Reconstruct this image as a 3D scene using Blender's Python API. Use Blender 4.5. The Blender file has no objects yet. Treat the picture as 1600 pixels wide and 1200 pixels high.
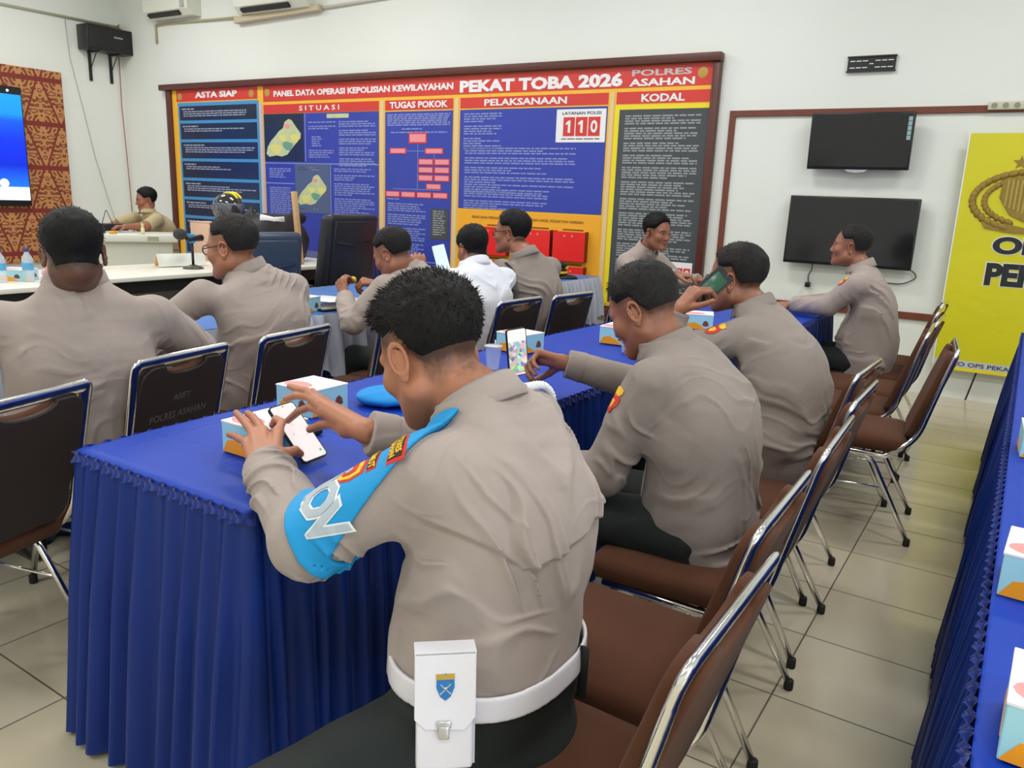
import bpy, bmesh, math, random
import numpy as np
from mathutils import Vector, Matrix, Euler

SC = bpy.context.scene
COL = SC.collection
PI = math.pi

# ------------------------------------------------------------------ camera
F_PX, PITCH, ROLL, YAW, CAM_H = 1229.33, 0.2326, 0.0395, 0.5708, 1.3866
_fw = np.array([-math.sin(YAW)*math.cos(PITCH), math.cos(YAW)*math.cos(PITCH), -math.sin(PITCH)])
_rt = np.array([math.cos(YAW), math.sin(YAW), 0.0])
_up = np.cross(_rt, _fw)
_r2 = math.cos(ROLL)*_rt + math.sin(ROLL)*_up
_u2 = -math.sin(ROLL)*_rt + math.cos(ROLL)*_up
cam_d = bpy.data.cameras.new('camera')
cam = bpy.data.objects.new('camera', cam_d); COL.objects.link(cam)
cam_d.sensor_width = 36.0; cam_d.lens = 36.0*F_PX/1600.0; cam_d.clip_start = 0.05; cam_d.clip_end = 60
_m = Matrix.Identity(4)
for _i in range(3):
    _m[_i][0] = _r2[_i]; _m[_i][1] = _u2[_i]; _m[_i][2] = -_fw[_i]
_m[2][3] = CAM_H
cam.matrix_world = _m
SC.camera = cam

# ------------------------------------------------------------------ colour management, world, room lights
vs = SC.view_settings
vs.view_transform = 'Standard'; vs.look = 'None'; vs.gamma = 1.0; vs.use_curve_mapping = False
vs.exposure = 0.35
w = bpy.data.worlds.new('world'); SC.world = w; w.use_nodes = True
w.node_tree.nodes['Background'].inputs[0].default_value = (0.9, 0.95, 1.0, 1)
w.node_tree.nodes['Background'].inputs[1].default_value = 0.35

def area_light(name, loc, sx, sy, power, col=(1, 0.97, 0.93), rot=(0, 0, 0)):
    l = bpy.data.lights.new(name, 'AREA'); l.shape = 'RECTANGLE'; l.size = sx; l.size_y = sy
    l.energy = power; l.color = col
    o = bpy.data.objects.new(name, l); COL.objects.link(o); o.location = loc; o.rotation_euler = rot
    return o
LAMPS = []
for lx in (-8.6, -5.6, -2.6, 0.9):
    for ly in (-1.2, 1.9, 4.8):
        LAMPS.append((lx, ly))
for i, (lx, ly) in enumerate(LAMPS):
    area_light('ceiling_light_lamp', (lx, ly, 4.02), 1.15, 0.55, 34, (1.0, 0.985, 0.95))
area_light('daylight_from_doorway', (3.3, -0.6, 1.7), 2.6, 2.4, 60, (0.86, 0.94, 1.0), (0, math.radians(90), 0))

def at(px, py, z=None, X=None, Y=None, D=None):
    """a point of the room seen at a pixel of the 1600x1200 frame, on a level, a plane or at a depth"""
    d = _fw*F_PX + _r2*(px-800) - _u2*(py-600)
    c = np.array([0, 0, CAM_H])
    if z is not None: t = (z-CAM_H)/d[2]
    elif X is not None: t = X/d[0]
    elif Y is not None: t = Y/d[1]
    else: t = D/F_PX
    return c+t*d
# ------------------------------------------------------------------ object helpers
def tag(o, label=None, cat=None, group=None, kind=None):
    if label: o['label'] = label
    if cat: o['category'] = cat
    if group: o['group'] = group
    if kind: o['kind'] = kind
    return o

def empty(name, loc, rz=0.0):
    o = bpy.data.objects.new(name, None); COL.objects.link(o)
    o.location = loc; o.rotation_euler = (0, 0, rz); o.empty_display_size = 0.05
    return o

def obj(name, me, mat=None, parent=None, loc=None, rot=None):
    o = bpy.data.objects.new(name, me); COL.objects.link(o)
    if mat is not None:
        for m in (mat if isinstance(mat, (list, tuple)) else [mat]): me.materials.append(m)
    if parent is not None: o.parent = parent
    if loc is not None: o.location = loc
    if rot is not None: o.rotation_euler = rot
    return o

def bm_mesh(bm, name='mesh', smooth=False):
    me = bpy.data.meshes.new(name); bm.normal_update(); bm.to_mesh(me); bm.free()
    if smooth:
        me.polygons.foreach_set('use_smooth', [True]*len(me.polygons))
    return me

def np_mesh(name, V, Fq, smooth=True, col=None):
    me = bpy.data.meshes.new(name)
    V = np.asarray(V, dtype=np.float32); Fq = np.asarray(Fq, dtype=np.int32)
    n = len(Fq); k = Fq.shape[1] if n else 4
    me.vertices.add(len(V)); me.vertices.foreach_set('co', V.ravel())
    me.loops.add(n*k); me.loops.foreach_set('vertex_index', Fq.ravel())
    me.polygons.add(n)
    me.polygons.foreach_set('loop_start', np.arange(0, n*k, k, dtype=np.int32))
    me.polygons.foreach_set('use_smooth', np.full(n, smooth))
    me.update(calc_edges=True)
    if col is not None:
        a = me.color_attributes.new('Col', 'FLOAT_COLOR', 'POINT')
        c = np.ones((len(V), 4), dtype=np.float32); c[:, :3] = col
        a.data.foreach_set('color', c.ravel())
    return me

def box(bm, lo, hi, M=None):
    x0, y0, z0 = lo; x1, y1, z1 = hi
    vs_ = [bm.verts.new(p) for p in ((x0,y0,z0),(x1,y0,z0),(x1,y1,z0),(x0,y1,z0),(x0,y0,z1),(x1,y0,z1),(x1,y1,z1),(x0,y1,z1))]
    fs = [bm.faces.new([vs_[i] for i in f]) for f in ((0,3,2,1),(4,5,6,7),(0,1,5,4),(1,2,6,5),(2,3,7,6),(3,0,4,7))]
    if M is not None: bmesh.ops.transform(bm, matrix=M, verts=vs_)
    return vs_

def bevel_all(bm, r, seg=3, verts=None):
    es = bm.edges[:] if verts is None else list({e for v in verts for e in v.link_edges})
    bmesh.ops.bevel(bm, geom=es, offset=r, segments=seg, profile=0.5, affect='EDGES')

def box_mesh(lo, hi, r=0.0, seg=3, smooth=None):
    bm = bmesh.new(); box(bm, lo, hi)
    if r > 0: bevel_all(bm, r, seg)
    return bm_mesh(bm, smooth=(r > 0) if smooth is None else smooth)

def tube(bm, pts, r, n=10, closed=False, flat=None, ends=True, ref=None):
    """tube along a polyline; r a number or a list; flat=(sx,sy) squashes the section"""
    P = [Vector(p) for p in pts]; N = len(P); rs = r if isinstance(r, (list, tuple)) else [r]*N
    fl = flat if isinstance(flat, list) else [flat]*N
    rings = []; prev = Vector(ref) if ref is not None else None
    for i in range(N):
        if closed: t = (P[(i+1) % N]-P[i-1])
        elif i == 0: t = P[1]-P[0]
        elif i == N-1: t = P[-1]-P[-2]
        else: t = (P[i+1]-P[i]).normalized()+(P[i]-P[i-1]).normalized()
        t.normalize()
        if prev is None:
            a = Vector((0, 0, 1)) if abs(t.z) < 0.9 else Vector((0, 1, 0))
        else: a = prev
        x = (a - t*a.dot(t))
        if x.length < 1e-6: x = t.orthogonal()
        x.normalize()
        if ref is None: prev = x
        y = t.cross(x)
        f = fl[i] or (1, 1)
        rings.append([bm.verts.new(P[i]+x*(math.cos(2*PI*k/n)*rs[i]*f[0])+y*(math.sin(2*PI*k/n)*rs[i]*f[1])) for k in range(n)])
    m = N if closed else N-1
    for i in range(m):
        A, B = rings[i], rings[(i+1) % N]
        for k in range(n): bm.faces.new((A[k], A[(k+1) % n], B[(k+1) % n], B[k]))
    if ends and not closed:
        bm.faces.new(rings[0][::-1]); bm.faces.new(rings[-1])

def tube_mesh(pts, r, n=10, **k):
    bm = bmesh.new(); tube(bm, pts, r, n, **k); return bm_mesh(bm, smooth=True)

def arc_pts(pts, rad, seg=6):
    """round the corners of a polyline"""
    P = [Vector(p) for p in pts]; out = [P[0]]
    rr = rad if isinstance(rad, (list, tuple)) else [rad]*len(P)
    for i in range(1, len(P)-1):
        a = (P[i-1]-P[i]); b = (P[i+1]-P[i]); la, lb = a.length, b.length
        d = min(rr[i], la*0.49, lb*0.49); a.normalize(); b.normalize()
        for k in range(seg+1):
            t = k/seg
            p0 = P[i]+a*d; p2 = P[i]+b*d
            out.append(p0*(1-t)**2+P[i]*2*t*(1-t)+p2*t*t)
    out.append(P[-1]); return out

def lathe(bm, prof, n=24, c=(0, 0, 0)):
    rings = []
    for (r, z) in prof:
        rings.append([bm.verts.new((c[0]+r*math.cos(2*PI*k/n), c[1]+r*math.sin(2*PI*k/n), c[2]+z)) for k in range(n)])
    for i in range(len(rings)-1):
        for k in range(n): bm.faces.new((rings[i][k], rings[i][(k+1) % n], rings[i+1][(k+1) % n], rings[i+1][k]))
    if prof[0][0] > 1e-5: bm.faces.new(rings[0][::-1])
    if prof[-1][0] > 1e-5: bm.faces.new(rings[-1])

def lathe_mesh(prof, n=24, c=(0, 0, 0)):
    bm = bmesh.new(); lathe(bm, prof, n, c); return bm_mesh(bm, smooth=True)

def poly_prism(bm, pts, y0, y1, plane='xz'):
    """closed outline extruded; plane 'xz' outline extruded in y, 'xy' extruded in z"""
    def mk(p, d): return (p[0], d, p[1]) if plane == 'xz' else (p[0], p[1], d)
    a = [bm.verts.new(mk(p, y0)) for p in pts]; b = [bm.verts.new(mk(p, y1)) for p in pts]
    n = len(pts)
    fs = [bm.faces.new(a), bm.faces.new(b[::-1])]
    for i in range(n): fs.append(bm.faces.new((a[i], b[i], b[(i+1) % n], a[(i+1) % n])))
    bmesh.ops.recalc_face_normals(bm, faces=fs)

def text_mesh(s, size, bold=0.0, depth=0.001, align='CENTER', sx=1.0, spacing=1.0, name='lettering', res=2):
    """letters as a mesh in the XY plane, facing +Z, centred"""
    cu = bpy.data.curves.new(name, 'FONT'); cu.body = s; cu.size = size; cu.extrude = depth/2
    cu.offset = bold; cu.align_x = align; cu.align_y = 'CENTER'; cu.resolution_u = res; cu.space_character = spacing
    o = bpy.data.objects.new(name, cu); COL.objects.link(o)
    dg = bpy.context.evaluated_depsgraph_get()
    me = bpy.data.meshes.new_from_object(o.evaluated_get(dg))
    bpy.data.objects.remove(o, do_unlink=True)
    if sx != 1.0: me.transform(Matrix.Diagonal((sx, 1, 1, 1)))
    me.materials.clear()
    return me

def join_meshes(mes, name='mesh'):
    bm = bmesh.new()
    for m in mes: bm.from_mesh(m)
    return bm_mesh(bm, name)

# ------------------------------------------------------------------ materials
def nodes_of(name):
    m = bpy.data.materials.new(name); m.use_nodes = True
    nt = m.node_tree; b = nt.nodes['Principled BSDF']
    return m, nt, b

def mat(name, col, rough=0.5, metal=0.0, spec=0.5, bump=0.0, bscale=200, var=0.0, vscale=8.0, sheen=0.0, coat=0.0, emit=None, estr=0.0, alpha=None, trans=0.0, ior=1.45, sub=0.0):
    m, nt, b = nodes_of(name)
    b.inputs['Base Color'].default_value = (*col, 1); b.inputs['Roughness'].default_value = rough
    b.inputs['Metallic'].default_value = metal; b.inputs['Specular IOR Level'].default_value = spec
    b.inputs['IOR'].default_value = ior
    if sheen: b.inputs['Sheen Weight'].default_value = sheen
    if coat: b.inputs['Coat Weight'].default_value = coat; b.inputs['Coat Roughness'].default_value = 0.1
    if trans: b.inputs['Transmission Weight'].default_value = trans
    if sub: b.inputs['Subsurface Weight'].default_value = sub; b.inputs['Subsurface Radius'].default_value = (0.02, 0.008, 0.004); b.inputs['Subsurface Scale'].default_value = 0.3
    if emit: b.inputs['Emission Color'].default_value = (*emit, 1); b.inputs['Emission Strength'].default_value = estr
    tc = nt.nodes.new('ShaderNodeTexCoord')
    if bump:
        n = nt.nodes.new('ShaderNodeTexNoise'); n.inputs['Scale'].default_value = bscale; n.inputs['Detail'].default_value = 3
        bp = nt.nodes.new('ShaderNodeBump'); bp.inputs['Strength'].default_value = bump; bp.inputs['Distance'].default_value = 0.002
        nt.links.new(tc.outputs['Object'], n.inputs['Vector']); nt.links.new(n.outputs['Fac'], bp.inputs['Height'])
        nt.links.new(bp.outputs['Normal'], b.inputs['Normal'])
    if var:
        n = nt.nodes.new('ShaderNodeTexNoise'); n.inputs['Scale'].default_value = vscale; n.inputs['Detail'].default_value = 4
        nt.links.new(tc.outputs['Object'], n.inputs['Vector'])
        mx = nt.nodes.new('ShaderNodeMix'); mx.data_type = 'RGBA'
        mx.inputs[6].default_value = (*[c*(1-var) for c in col], 1); mx.inputs[7].default_value = (*[min(1, c*(1+var)) for c in col], 1)
        nt.links.new(n.outputs['Fac'], mx.inputs[0]); nt.links.new(mx.outputs[2], b.inputs['Base Color'])
    return m

def mat_vcol(name, rough=0.5, spec=0.4, bump=0.0, bscale=300, sub=0.0):
    m, nt, b = nodes_of(name)
    a = nt.nodes.new('ShaderNodeVertexColor'); a.layer_name = 'Col'
    nt.links.new(a.outputs['Color'], b.inputs['Base Color'])
    b.inputs['Roughness'].default_value = rough; b.inputs['Specular IOR Level'].default_value = spec
    if sub: b.inputs['Subsurface Weight'].default_value = sub; b.inputs['Subsurface Radius'].default_value = (0.02, 0.007, 0.004); b.inputs['Subsurface Scale'].default_value = 0.25
    if bump:
        tc = nt.nodes.new('ShaderNodeTexCoord')
        n = nt.nodes.new('ShaderNodeTexNoise'); n.inputs['Scale'].default_value = bscale; n.inputs['Detail'].default_value = 3
        bp = nt.nodes.new('ShaderNodeBump'); bp.inputs['Strength'].default_value = bump; bp.inputs['Distance'].default_value = 0.001
        nt.links.new(tc.outputs['Object'], n.inputs['Vector']); nt.links.new(n.outputs['Fac'], bp.inputs['Height'])
        nt.links.new(bp.outputs['Normal'], b.inputs['Normal'])
    return m

class NT:
    """tiny node maths helper"""
    def __init__(s, nt): s.nt = nt
    def m(s, op, a, b=None, c=None, clamp=False):
        n = s.nt.nodes.new('ShaderNodeMath'); n.operation = op; n.use_clamp = clamp
        for i, v in enumerate((a, b, c)):
            if v is None: continue
            if isinstance(v, (int, float)): n.inputs[i].default_value = v
            else: s.nt.links.new(v, n.inputs[i])
        return n.outputs[0]
    def xyz(s, kind='Object'):
        tc = s.nt.nodes.new('ShaderNodeTexCoord'); sp = s.nt.nodes.new('ShaderNodeSeparateXYZ')
        s.nt.links.new(tc.outputs[kind], sp.inputs[0]); return sp.outputs[0], sp.outputs[1], sp.outputs[2], tc.outputs[kind]
    def comb(s, x, y, z):
        n = s.nt.nodes.new('ShaderNodeCombineXYZ')
        for i, v in enumerate((x, y, z)):
            if isinstance(v, (int, float)): n.inputs[i].default_value = v
            else: s.nt.links.new(v, n.inputs[i])
        return n.outputs[0]
    def noise(s, vec, scale, detail=2, rough=0.5):
        n = s.nt.nodes.new('ShaderNodeTexNoise'); n.inputs['Scale'].default_value = scale; n.inputs['Detail'].default_value = detail; n.inputs['Roughness'].default_value = rough
        s.nt.links.new(vec, n.inputs['Vector']); return n.outputs['Fac']
    def mix(s, f, a, b):
        n = s.nt.nodes.new('ShaderNodeMix'); n.data_type = 'RGBA'
        if isinstance(f, (int, float)): n.inputs[0].default_value = f
        else: s.nt.links.new(f, n.inputs[0])
        for i, v in ((6, a), (7, b)):
            if isinstance(v, tuple): n.inputs[i].default_value = (*v, 1)
            else: s.nt.links.new(v, n.inputs[i])
        return n.outputs[2]
    def bump(s, h, strength, dist):
        n = s.nt.nodes.new('ShaderNodeBump'); n.inputs['Strength'].default_value = strength; n.inputs['Distance'].default_value = dist
        s.nt.links.new(h, n.inputs['Height']); return n.outputs['Normal']

def lin(r, g, b):
    f = lambda c: ((c/255+0.055)/1.055)**2.4 if c/255 > 0.04045 else c/255/12.92
    return (f(r), f(g), f(b))
# ------------------------------------------------------------------ implicit surfaces -> one continuous mesh
f32 = np.float32
def V3(*a): return np.array(a, dtype=np.float64)
def unit(v): v = np.asarray(v, float); return v/np.linalg.norm(v)

def smin(a, b, k):
    h = np.clip(0.5+0.5*(b-a)/k, 0, 1); return b+(a-b)*h-k*h*(1-h)
def smax(a, b, k): return -smin(-a, -b, k)

def cone(p, a, b, ra, rb):
    a = np.asarray(a, f32); b = np.asarray(b, f32); ba = b-a
    pa = p-a; h = np.clip(pa@ba/float(ba@ba), 0, 1)
    d = pa-h[:, None]*ba
    return np.sqrt((d*d).sum(1))-(ra+(rb-ra)*h)

def ell(p, c, r, ax=None):
    q = p-np.asarray(c, f32)
    if ax is not None: q = q@np.asarray(ax, f32).T
    r = np.asarray(r, f32)
    k0 = np.sqrt(((q/r)**2).sum(1)); k1 = np.sqrt(((q/(r*r))**2).sum(1))+1e-9
    return k0*(k0-1)/k1

_rs = np.random.RandomState(7); _LAT = _rs.rand(64, 64, 64).astype(f32)*2-1
def vnoise(q):
    i = np.floor(q).astype(np.int64); f = (q-i).astype(f32); f = f*f*(3-2*f); i &= 63; j = (i+1) & 63
    L = _LAT; x0, y0, z0 = i[:, 0], i[:, 1], i[:, 2]; x1, y1, z1 = j[:, 0], j[:, 1], j[:, 2]
    fx, fy, fz = f[:, 0], f[:, 1], f[:, 2]
    a = L[x0, y0, z0]*(1-fx)+L[x1, y0, z0]*fx; b = L[x0, y1, z0]*(1-fx)+L[x1, y1, z0]*fx
    c = L[x0, y0, z1]*(1-fx)+L[x1, y0, z1]*fx; d = L[x0, y1, z1]*(1-fx)+L[x1, y1, z1]*fx
    return (a*(1-fy)+b*fy)*(1-fz)+(c*(1-fy)+d*fy)*fz
def ridge(q):
    n = vnoise(q); return (1-np.abs(n)*2.2).clip(-0.6, 1)

def crease(q, w_=0.17):
    n = vnoise(q); return np.exp(-(n/w_)**2)

def mesh_sdf(fn, lo, hi, h, slack=0.02, smooth=1, newton=True):
    B = 8
    lo = np.asarray(lo, float)-2*h; hi = np.asarray(hi, float)+2*h
    nb = np.ceil((hi-lo)/(h*B)).astype(int)
    n = nb*B
    bx = [(np.arange(k)*B+(B-1)/2)*h for k in nb]
    C = np.stack(np.meshgrid(*bx, indexing='ij'), -1).reshape(-1, 3)+lo
    dc = fn(C.astype(f32)).astype(f32)
    act = np.abs(dc) < h*B*0.87*1.25+slack
    G = np.repeat(np.repeat(np.repeat(dc.reshape(nb), B, 0), B, 1), B, 2)
    ai = np.argwhere(act.reshape(nb))
    o = np.stack(np.meshgrid(*[np.arange(B)]*3, indexing='ij'), -1).reshape(-1, 3)
    for s in range(0, len(ai), 600):
        I = (ai[s:s+600, None, :]*B+o[None]).reshape(-1, 3)
        G[I[:, 0], I[:, 1], I[:, 2]] = fn((I*h+lo).astype(f32))
    S = G < 0
    c = np.zeros(tuple(n-1), dtype=np.int8)
    for dx in (0, 1):
        for dy in (0, 1):
            for dz in (0, 1):
                c += S[dx:n[0]-1+dx, dy:n[1]-1+dy, dz:n[2]-1+dz]
    A = (c > 0) & (c < 8); del c
    idx = np.argwhere(A)
    ids = np.full(A.shape, -1, dtype=np.int32); ids[A] = np.arange(len(idx), dtype=np.int32)
    acc = np.zeros((len(idx), 3), f32); cnt = np.zeros(len(idx), f32)
    for ax in range(3):
        oth = [k for k in range(3) if k != ax]
        for u in (0, 1):
            for v in (0, 1):
                a = idx.copy(); a[:, oth[0]] += u; a[:, oth[1]] += v
                b = a.copy(); b[:, ax] += 1
                ga = G[a[:, 0], a[:, 1], a[:, 2]]; gb = G[b[:, 0], b[:, 1], b[:, 2]]
                m = (ga < 0) != (gb < 0)
                t = np.where(m, ga/(ga-gb+1e-12), 0)
                pt = (a-idx).astype(f32); pt[:, ax] += t
                acc[m] += pt[m]; cnt[m] += 1
    V = (idx+acc/cnt[:, None].clip(1))*h+lo
    Q = []
    for ax in range(3):
        s0 = [slice(None)]*3; s1 = [slice(None)]*3
        s0[ax] = slice(0, n[ax]-1); s1[ax] = slice(1, n[ax])
        a = S[tuple(s0)]; b = S[tuple(s1)]
        E = np.argwhere(a != b)
        u, v = [(1, 2), (2, 0), (0, 1)][ax]
        E = E[(E[:, u] > 0) & (E[:, v] > 0) & (E[:, u] < n[u]-1) & (E[:, v] < n[v]-1)]
        fl = a[E[:, 0], E[:, 1], E[:, 2]]
        def cid(du, dv):
            k = E.copy(); k[:, u] -= du; k[:, v] -= dv
            return ids[k[:, 0], k[:, 1], k[:, 2]]
        q = np.stack([cid(1, 1), cid(0, 1), cid(0, 0), cid(1, 0)], 1)
        q[~fl] = q[~fl][:, ::-1]
        Q.append(q)
    Q = np.concatenate(Q); Q = Q[(Q >= 0).all(1)]
    for _ in range(smooth):
        s = np.zeros_like(V); k = np.zeros(len(V))
        for i in range(4):
            a, b = Q[:, i], Q[:, (i+1) % 4]
            for d in range(3): s[:, d] += np.bincount(a, V[b, d], len(V))
            k += np.bincount(a, minlength=len(V))
        V = V*0.5+0.5*s/k[:, None].clip(1)
    if newton:
        e = h*0.5; p = V.astype(f32); d0 = fn(p); g = np.zeros_like(p)
        for i in range(3):
            q = p.copy(); q[:, i] += e; g[:, i] = (fn(q)-d0)/e
        gn = (g*g).sum(1).clip(0.2)
        V = V-(np.clip(d0/gn, -h*0.7, h*0.7))[:, None]*g
    return V, Q

def sdf_grad(fn, p, e=0.002):
    g = np.zeros_like(p); d0 = fn(p)
    for i in range(3):
        q = p.copy(); q[:, i] += e; g[:, i] = (fn(q)-d0)/e
    return d0, g/np.sqrt((g*g).sum(1)).clip(1e-6)[:, None]

def snap_to(fn, V, dirv, off, steps=30):
    """slide points along a direction onto a surface"""
    p = np.asarray(V, f32).copy(); d = np.asarray(unit(dirv), f32)
    for _ in range(steps):
        p = p+d*(np.clip(fn(p)-off, -0.05, 0.05)*0.8)[:, None]
    return p
# ------------------------------------------------------------------ the room
WA = 0.0327                         # the far wall is a couple of degrees off the tile grid
YW = 6.9
def wall_T(x, z, off=0.0):
    """point on the far wall: x along it (as its X in the room), z up, off = distance out into the room"""
    ca, sa = math.cos(WA), math.sin(WA)
    return Vector((x+sa*off, YW+math.tan(WA)*x-ca*off, z))
def on_wall(name, me, m, x, z, off=0.0, parent=None, rz=0.0):
    o = obj(name, me, m, parent)
    if parent is None: o.location = wall_T(x, z, off); o.rotation_euler = (0, 0, WA+rz)
    return o

# wall paint: off-white, a little uneven, scuffed
m, nt, b = nodes_of('wall_paint'); N = NT(nt); x, y, z, P = N.xyz()
c1 = N.mix(N.noise(P, 0.9, 4), lin(226, 231, 224), lin(238, 241, 236))
sc = N.m('GREATER_THAN', N.noise(P, 7.0, 6, 0.7), 0.735)
c1 = N.mix(N.m('MULTIPLY', sc, 0.35), c1, lin(176, 178, 168))
nt.links.new(c1, b.inputs['Base Color']); b.inputs['Roughness'].default_value = 0.7
nt.links.new(N.bump(N.noise(P, 6.0, 4), 0.25, 0.01), b.inputs['Normal'])
M_WALL = m
# floor: 40 cm polished cream tiles, thin dark grout
m, nt, b = nodes_of('floor_tiles'); N = NT(nt); x, y, z, P = N.xyz()
TS = 0.4; X0, Y0 = -0.43304, 2.14944
fx = N.m('FRACT', N.m('ADD', N.m('MULTIPLY', N.m('SUBTRACT', x, X0), 1/TS), 100.0)); fy = N.m('FRACT', N.m('ADD', N.m('MULTIPLY', N.m('SUBTRACT', y, Y0), 1/TS), 100.0))
ex_ = N.m('MINIMUM', fx, N.m('SUBTRACT', 1.0, fx)); ey_ = N.m('MINIMUM', fy, N.m('SUBTRACT', 1.0, fy))
g = N.m('LESS_THAN', N.m('MINIMUM', ex_, ey_), 0.0062)
ix = N.m('FLOOR', N.m('MULTIPLY', N.m('SUBTRACT', x, X0), 1/TS)); iy = N.m('FLOOR', N.m('MULTIPLY', N.m('SUBTRACT', y, Y0), 1/TS))
wn = nt.nodes.new('ShaderNodeTexWhiteNoise'); nt.links.new(N.comb(ix, iy, 0.0), wn.inputs['Vector'])
base = N.mix(wn.outputs['Value'], lin(192, 182, 158), lin(208, 199, 176))
base = N.mix(N.m('MULTIPLY', N.noise(P, 3.0, 5, 0.6), 0.35), base, lin(164, 152, 126))
col_ = N.mix(g, base, lin(84, 80, 70))
nt.links.new(col_, b.inputs['Base Color'])
rg = N.m('ADD', N.m('MULTIPLY', N.noise(P, 5.0, 4), 0.12), N.m('ADD', N.m('MULTIPLY', g, 0.5), 0.10))
nt.links.new(rg, b.inputs['Roughness']); b.inputs['Specular IOR Level'].default_value = 0.6
nt.links.new(N.bump(N.m('MULTIPLY', g, -1.0), 0.4, 0.002), b.inputs['Normal'])
M_FLOOR = m
M_BLACK = mat('black_plastic', (0.012, 0.012, 0.014), 0.35)
M_CEIL = mat('ceiling_paint', lin(232, 234, 230), 0.85)
M_TRIMW = mat('brown_wood_trim', lin(116, 62, 46), 0.45, bump=0.15, bscale=60, var=0.2, vscale=12)
M_FRAME = mat('dark_red_wood', lin(88, 44, 36), 0.4, bump=0.15, bscale=60, var=0.2, vscale=10)

def struct(name, me, m, loc=None, rz=None):
    o = obj(name, me, m); o['kind'] = 'structure'
    if loc is not None: o.location = loc
    if rz is not None: o.rotation_euler = (0, 0, rz)
    return o
struct('floor', box_mesh((-10.65, -3.6, -0.1), (3.4, 7.25, 0)), M_FLOOR)
struct('ceiling', box_mesh((-10.8, -3.7, 4.15), (3.5, 7.2, 4.25)), M_CEIL)
struct('wall_back', box_mesh((-10.85, 0, 0), (3.5, 0.15, 4.15)), M_WALL, (0, YW, 0), WA)
struct('wall_left', box_mesh((-10.8, -3.7, 0), (-10.65, 6.75, 4.15)), M_WALL)
struct('wall_front', box_mesh((-10.8, -3.75, 0), (3.5, -3.6, 4.15)), M_WALL)
bm = bmesh.new()
for lo, hi in (((3.4, -3.6, 0), (3.55, -1.9, 4.15)), ((3.4, 0.7, 0), (3.55, 7.2, 4.15)), ((3.4, -1.9, 2.9), (3.55, 0.7, 4.15))): box(bm, lo, hi)
struct('wall_right', bm_mesh(bm), M_WALL)
# wooden strip framing the bay with the televisions
st = empty('trim_1', wall_T(0, 0)); st.rotation_euler = (0, 0, WA); st['kind'] = 'structure'
bm = bmesh.new()
box(bm, (-2.305, -0.022, 2.115), (0.9, -0.001, 2.165)); box(bm, (-2.305, -0.0215, 0.575), (-2.255, -0.001, 2.115))
box(bm, (-2.255, -0.022, 0.575), (0.9, -0.001, 0.63))
bevel_all(bm, 0.003, 2); obj('trim_strip', bm_mesh(bm), M_TRIMW, st)

# ------------------------------------------------------------------ the big information board
M_RED = mat('board_red', lin(214, 62, 56), 0.3); M_YEL = mat('board_yellow', lin(246, 190, 62), 0.3); M_YEL2 = mat('board_lemon', lin(240, 222, 40), 0.3)
M_BLUE = mat('board_blue', lin(54, 70, 172), 0.28, var=0.08, vscale=1.2); M_NAVY = mat('board_charcoal_blue', lin(38, 50, 72), 0.25, var=0.3, vscale=0.9)
M_SKYB = mat('board_sky_blue', lin(72, 150, 208), 0.3); M_GREYP = mat('board_grey', lin(72, 76, 80), 0.28)
M_CREAM = mat('board_cream', lin(226, 202, 150), 0.4); M_WHT = mat('board_white', lin(240, 240, 242), 0.35)
M_TXTB = mat('board_pale_print', lin(134, 146, 204), 0.4); M_TXTG = mat('board_grey_print', lin(150, 156, 158), 0.4)
M_PINK = mat('board_pink', lin(240, 150, 160), 0.4); M_MAPG = mat('map_green', lin(196, 208, 160), 0.4, var=0.2, vscale=9); M_MAPT = mat('map_teal', lin(110, 160, 140), 0.4)
M_MAPY = mat('map_yellow', lin(224, 218, 130), 0.4); M_MAPBG = mat('map_slate', lin(66, 78, 116), 0.3); M_DKTXT = mat('board_dark_print', lin(120, 84, 40), 0.5)
M_GOLD = mat('dull_gold', lin(186, 152, 70), 0.4)

BRD = empty('information_board', wall_T(0, 0.0)); BRD.rotation_euler = (0, 0, WA)
tag(BRD, 'very wide police operation data board in a dark wood frame on the far wall', 'notice board')
def flat(x0, z0, x1, z1, y, t=0.002):
    bm = bmesh.new(); box(bm, (x0, -y-t, z0), (x1, -y, z1)); return bm_mesh(bm)
def bpart(name, me, m, parent=BRD): return obj(name, me, m, parent)
bpart('backing_panel', flat(-9.60, 0.42, -2.46, 2.56, 0.02, 0.02), M_YEL)
bpart('frame_rail', box_mesh((-9.78, -0.10, 2.555), (-2.40, -0.005, 2.625), 0.006, 2), M_FRAME)
bpart('frame_stile', box_mesh((-9.68, -0.075, 0.36), (-9.59, -0.005, 2.555), 0.006, 2), M_FRAME)
bpart('frame_stile', box_mesh((-2.47, -0.075, 0.36), (-2.405, -0.005, 2.555), 0.006, 2), M_FRAME)
bpart('frame_rail', box_mesh((-9.68, -0.075, 0.32), (-2.405, -0.005, 0.40), 0.006, 2), M_FRAME)
YB = 0.042
bpart('header_strip', flat(-9.50, 2.415, -8.0, 2.552, YB), M_RED)
bpart('header_strip', flat(-7.90, 2.375, -2.475, 2.552, YB), M_RED)
bpart('column_edge', flat(-7.97, 0.44, -7.925, 2.36, YB), mat('board_silver', lin(188, 190, 214), 0.3))
for x0, x1 in ((-6.12, -6.03), (-5.14, -5.05), (-3.42, -3.34)): bpart('column_edge', flat(x0+0.02, 0.44, x1-0.02, 2.34, YB), M_CREAM)
bpart('column_edge', flat(-3.345, 0.44, -2.472, 2.225, YB), M_YEL2)
for x0, x1 in ((-7.90, -6.12), (-6.03, -5.14), (-5.05, -3.42), (-3.34, -2.50)): bpart('title_strip', flat(x0, 2.24, x1 if x1 < -2.6 else -2.475, 2.34, YB), M_RED)
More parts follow.
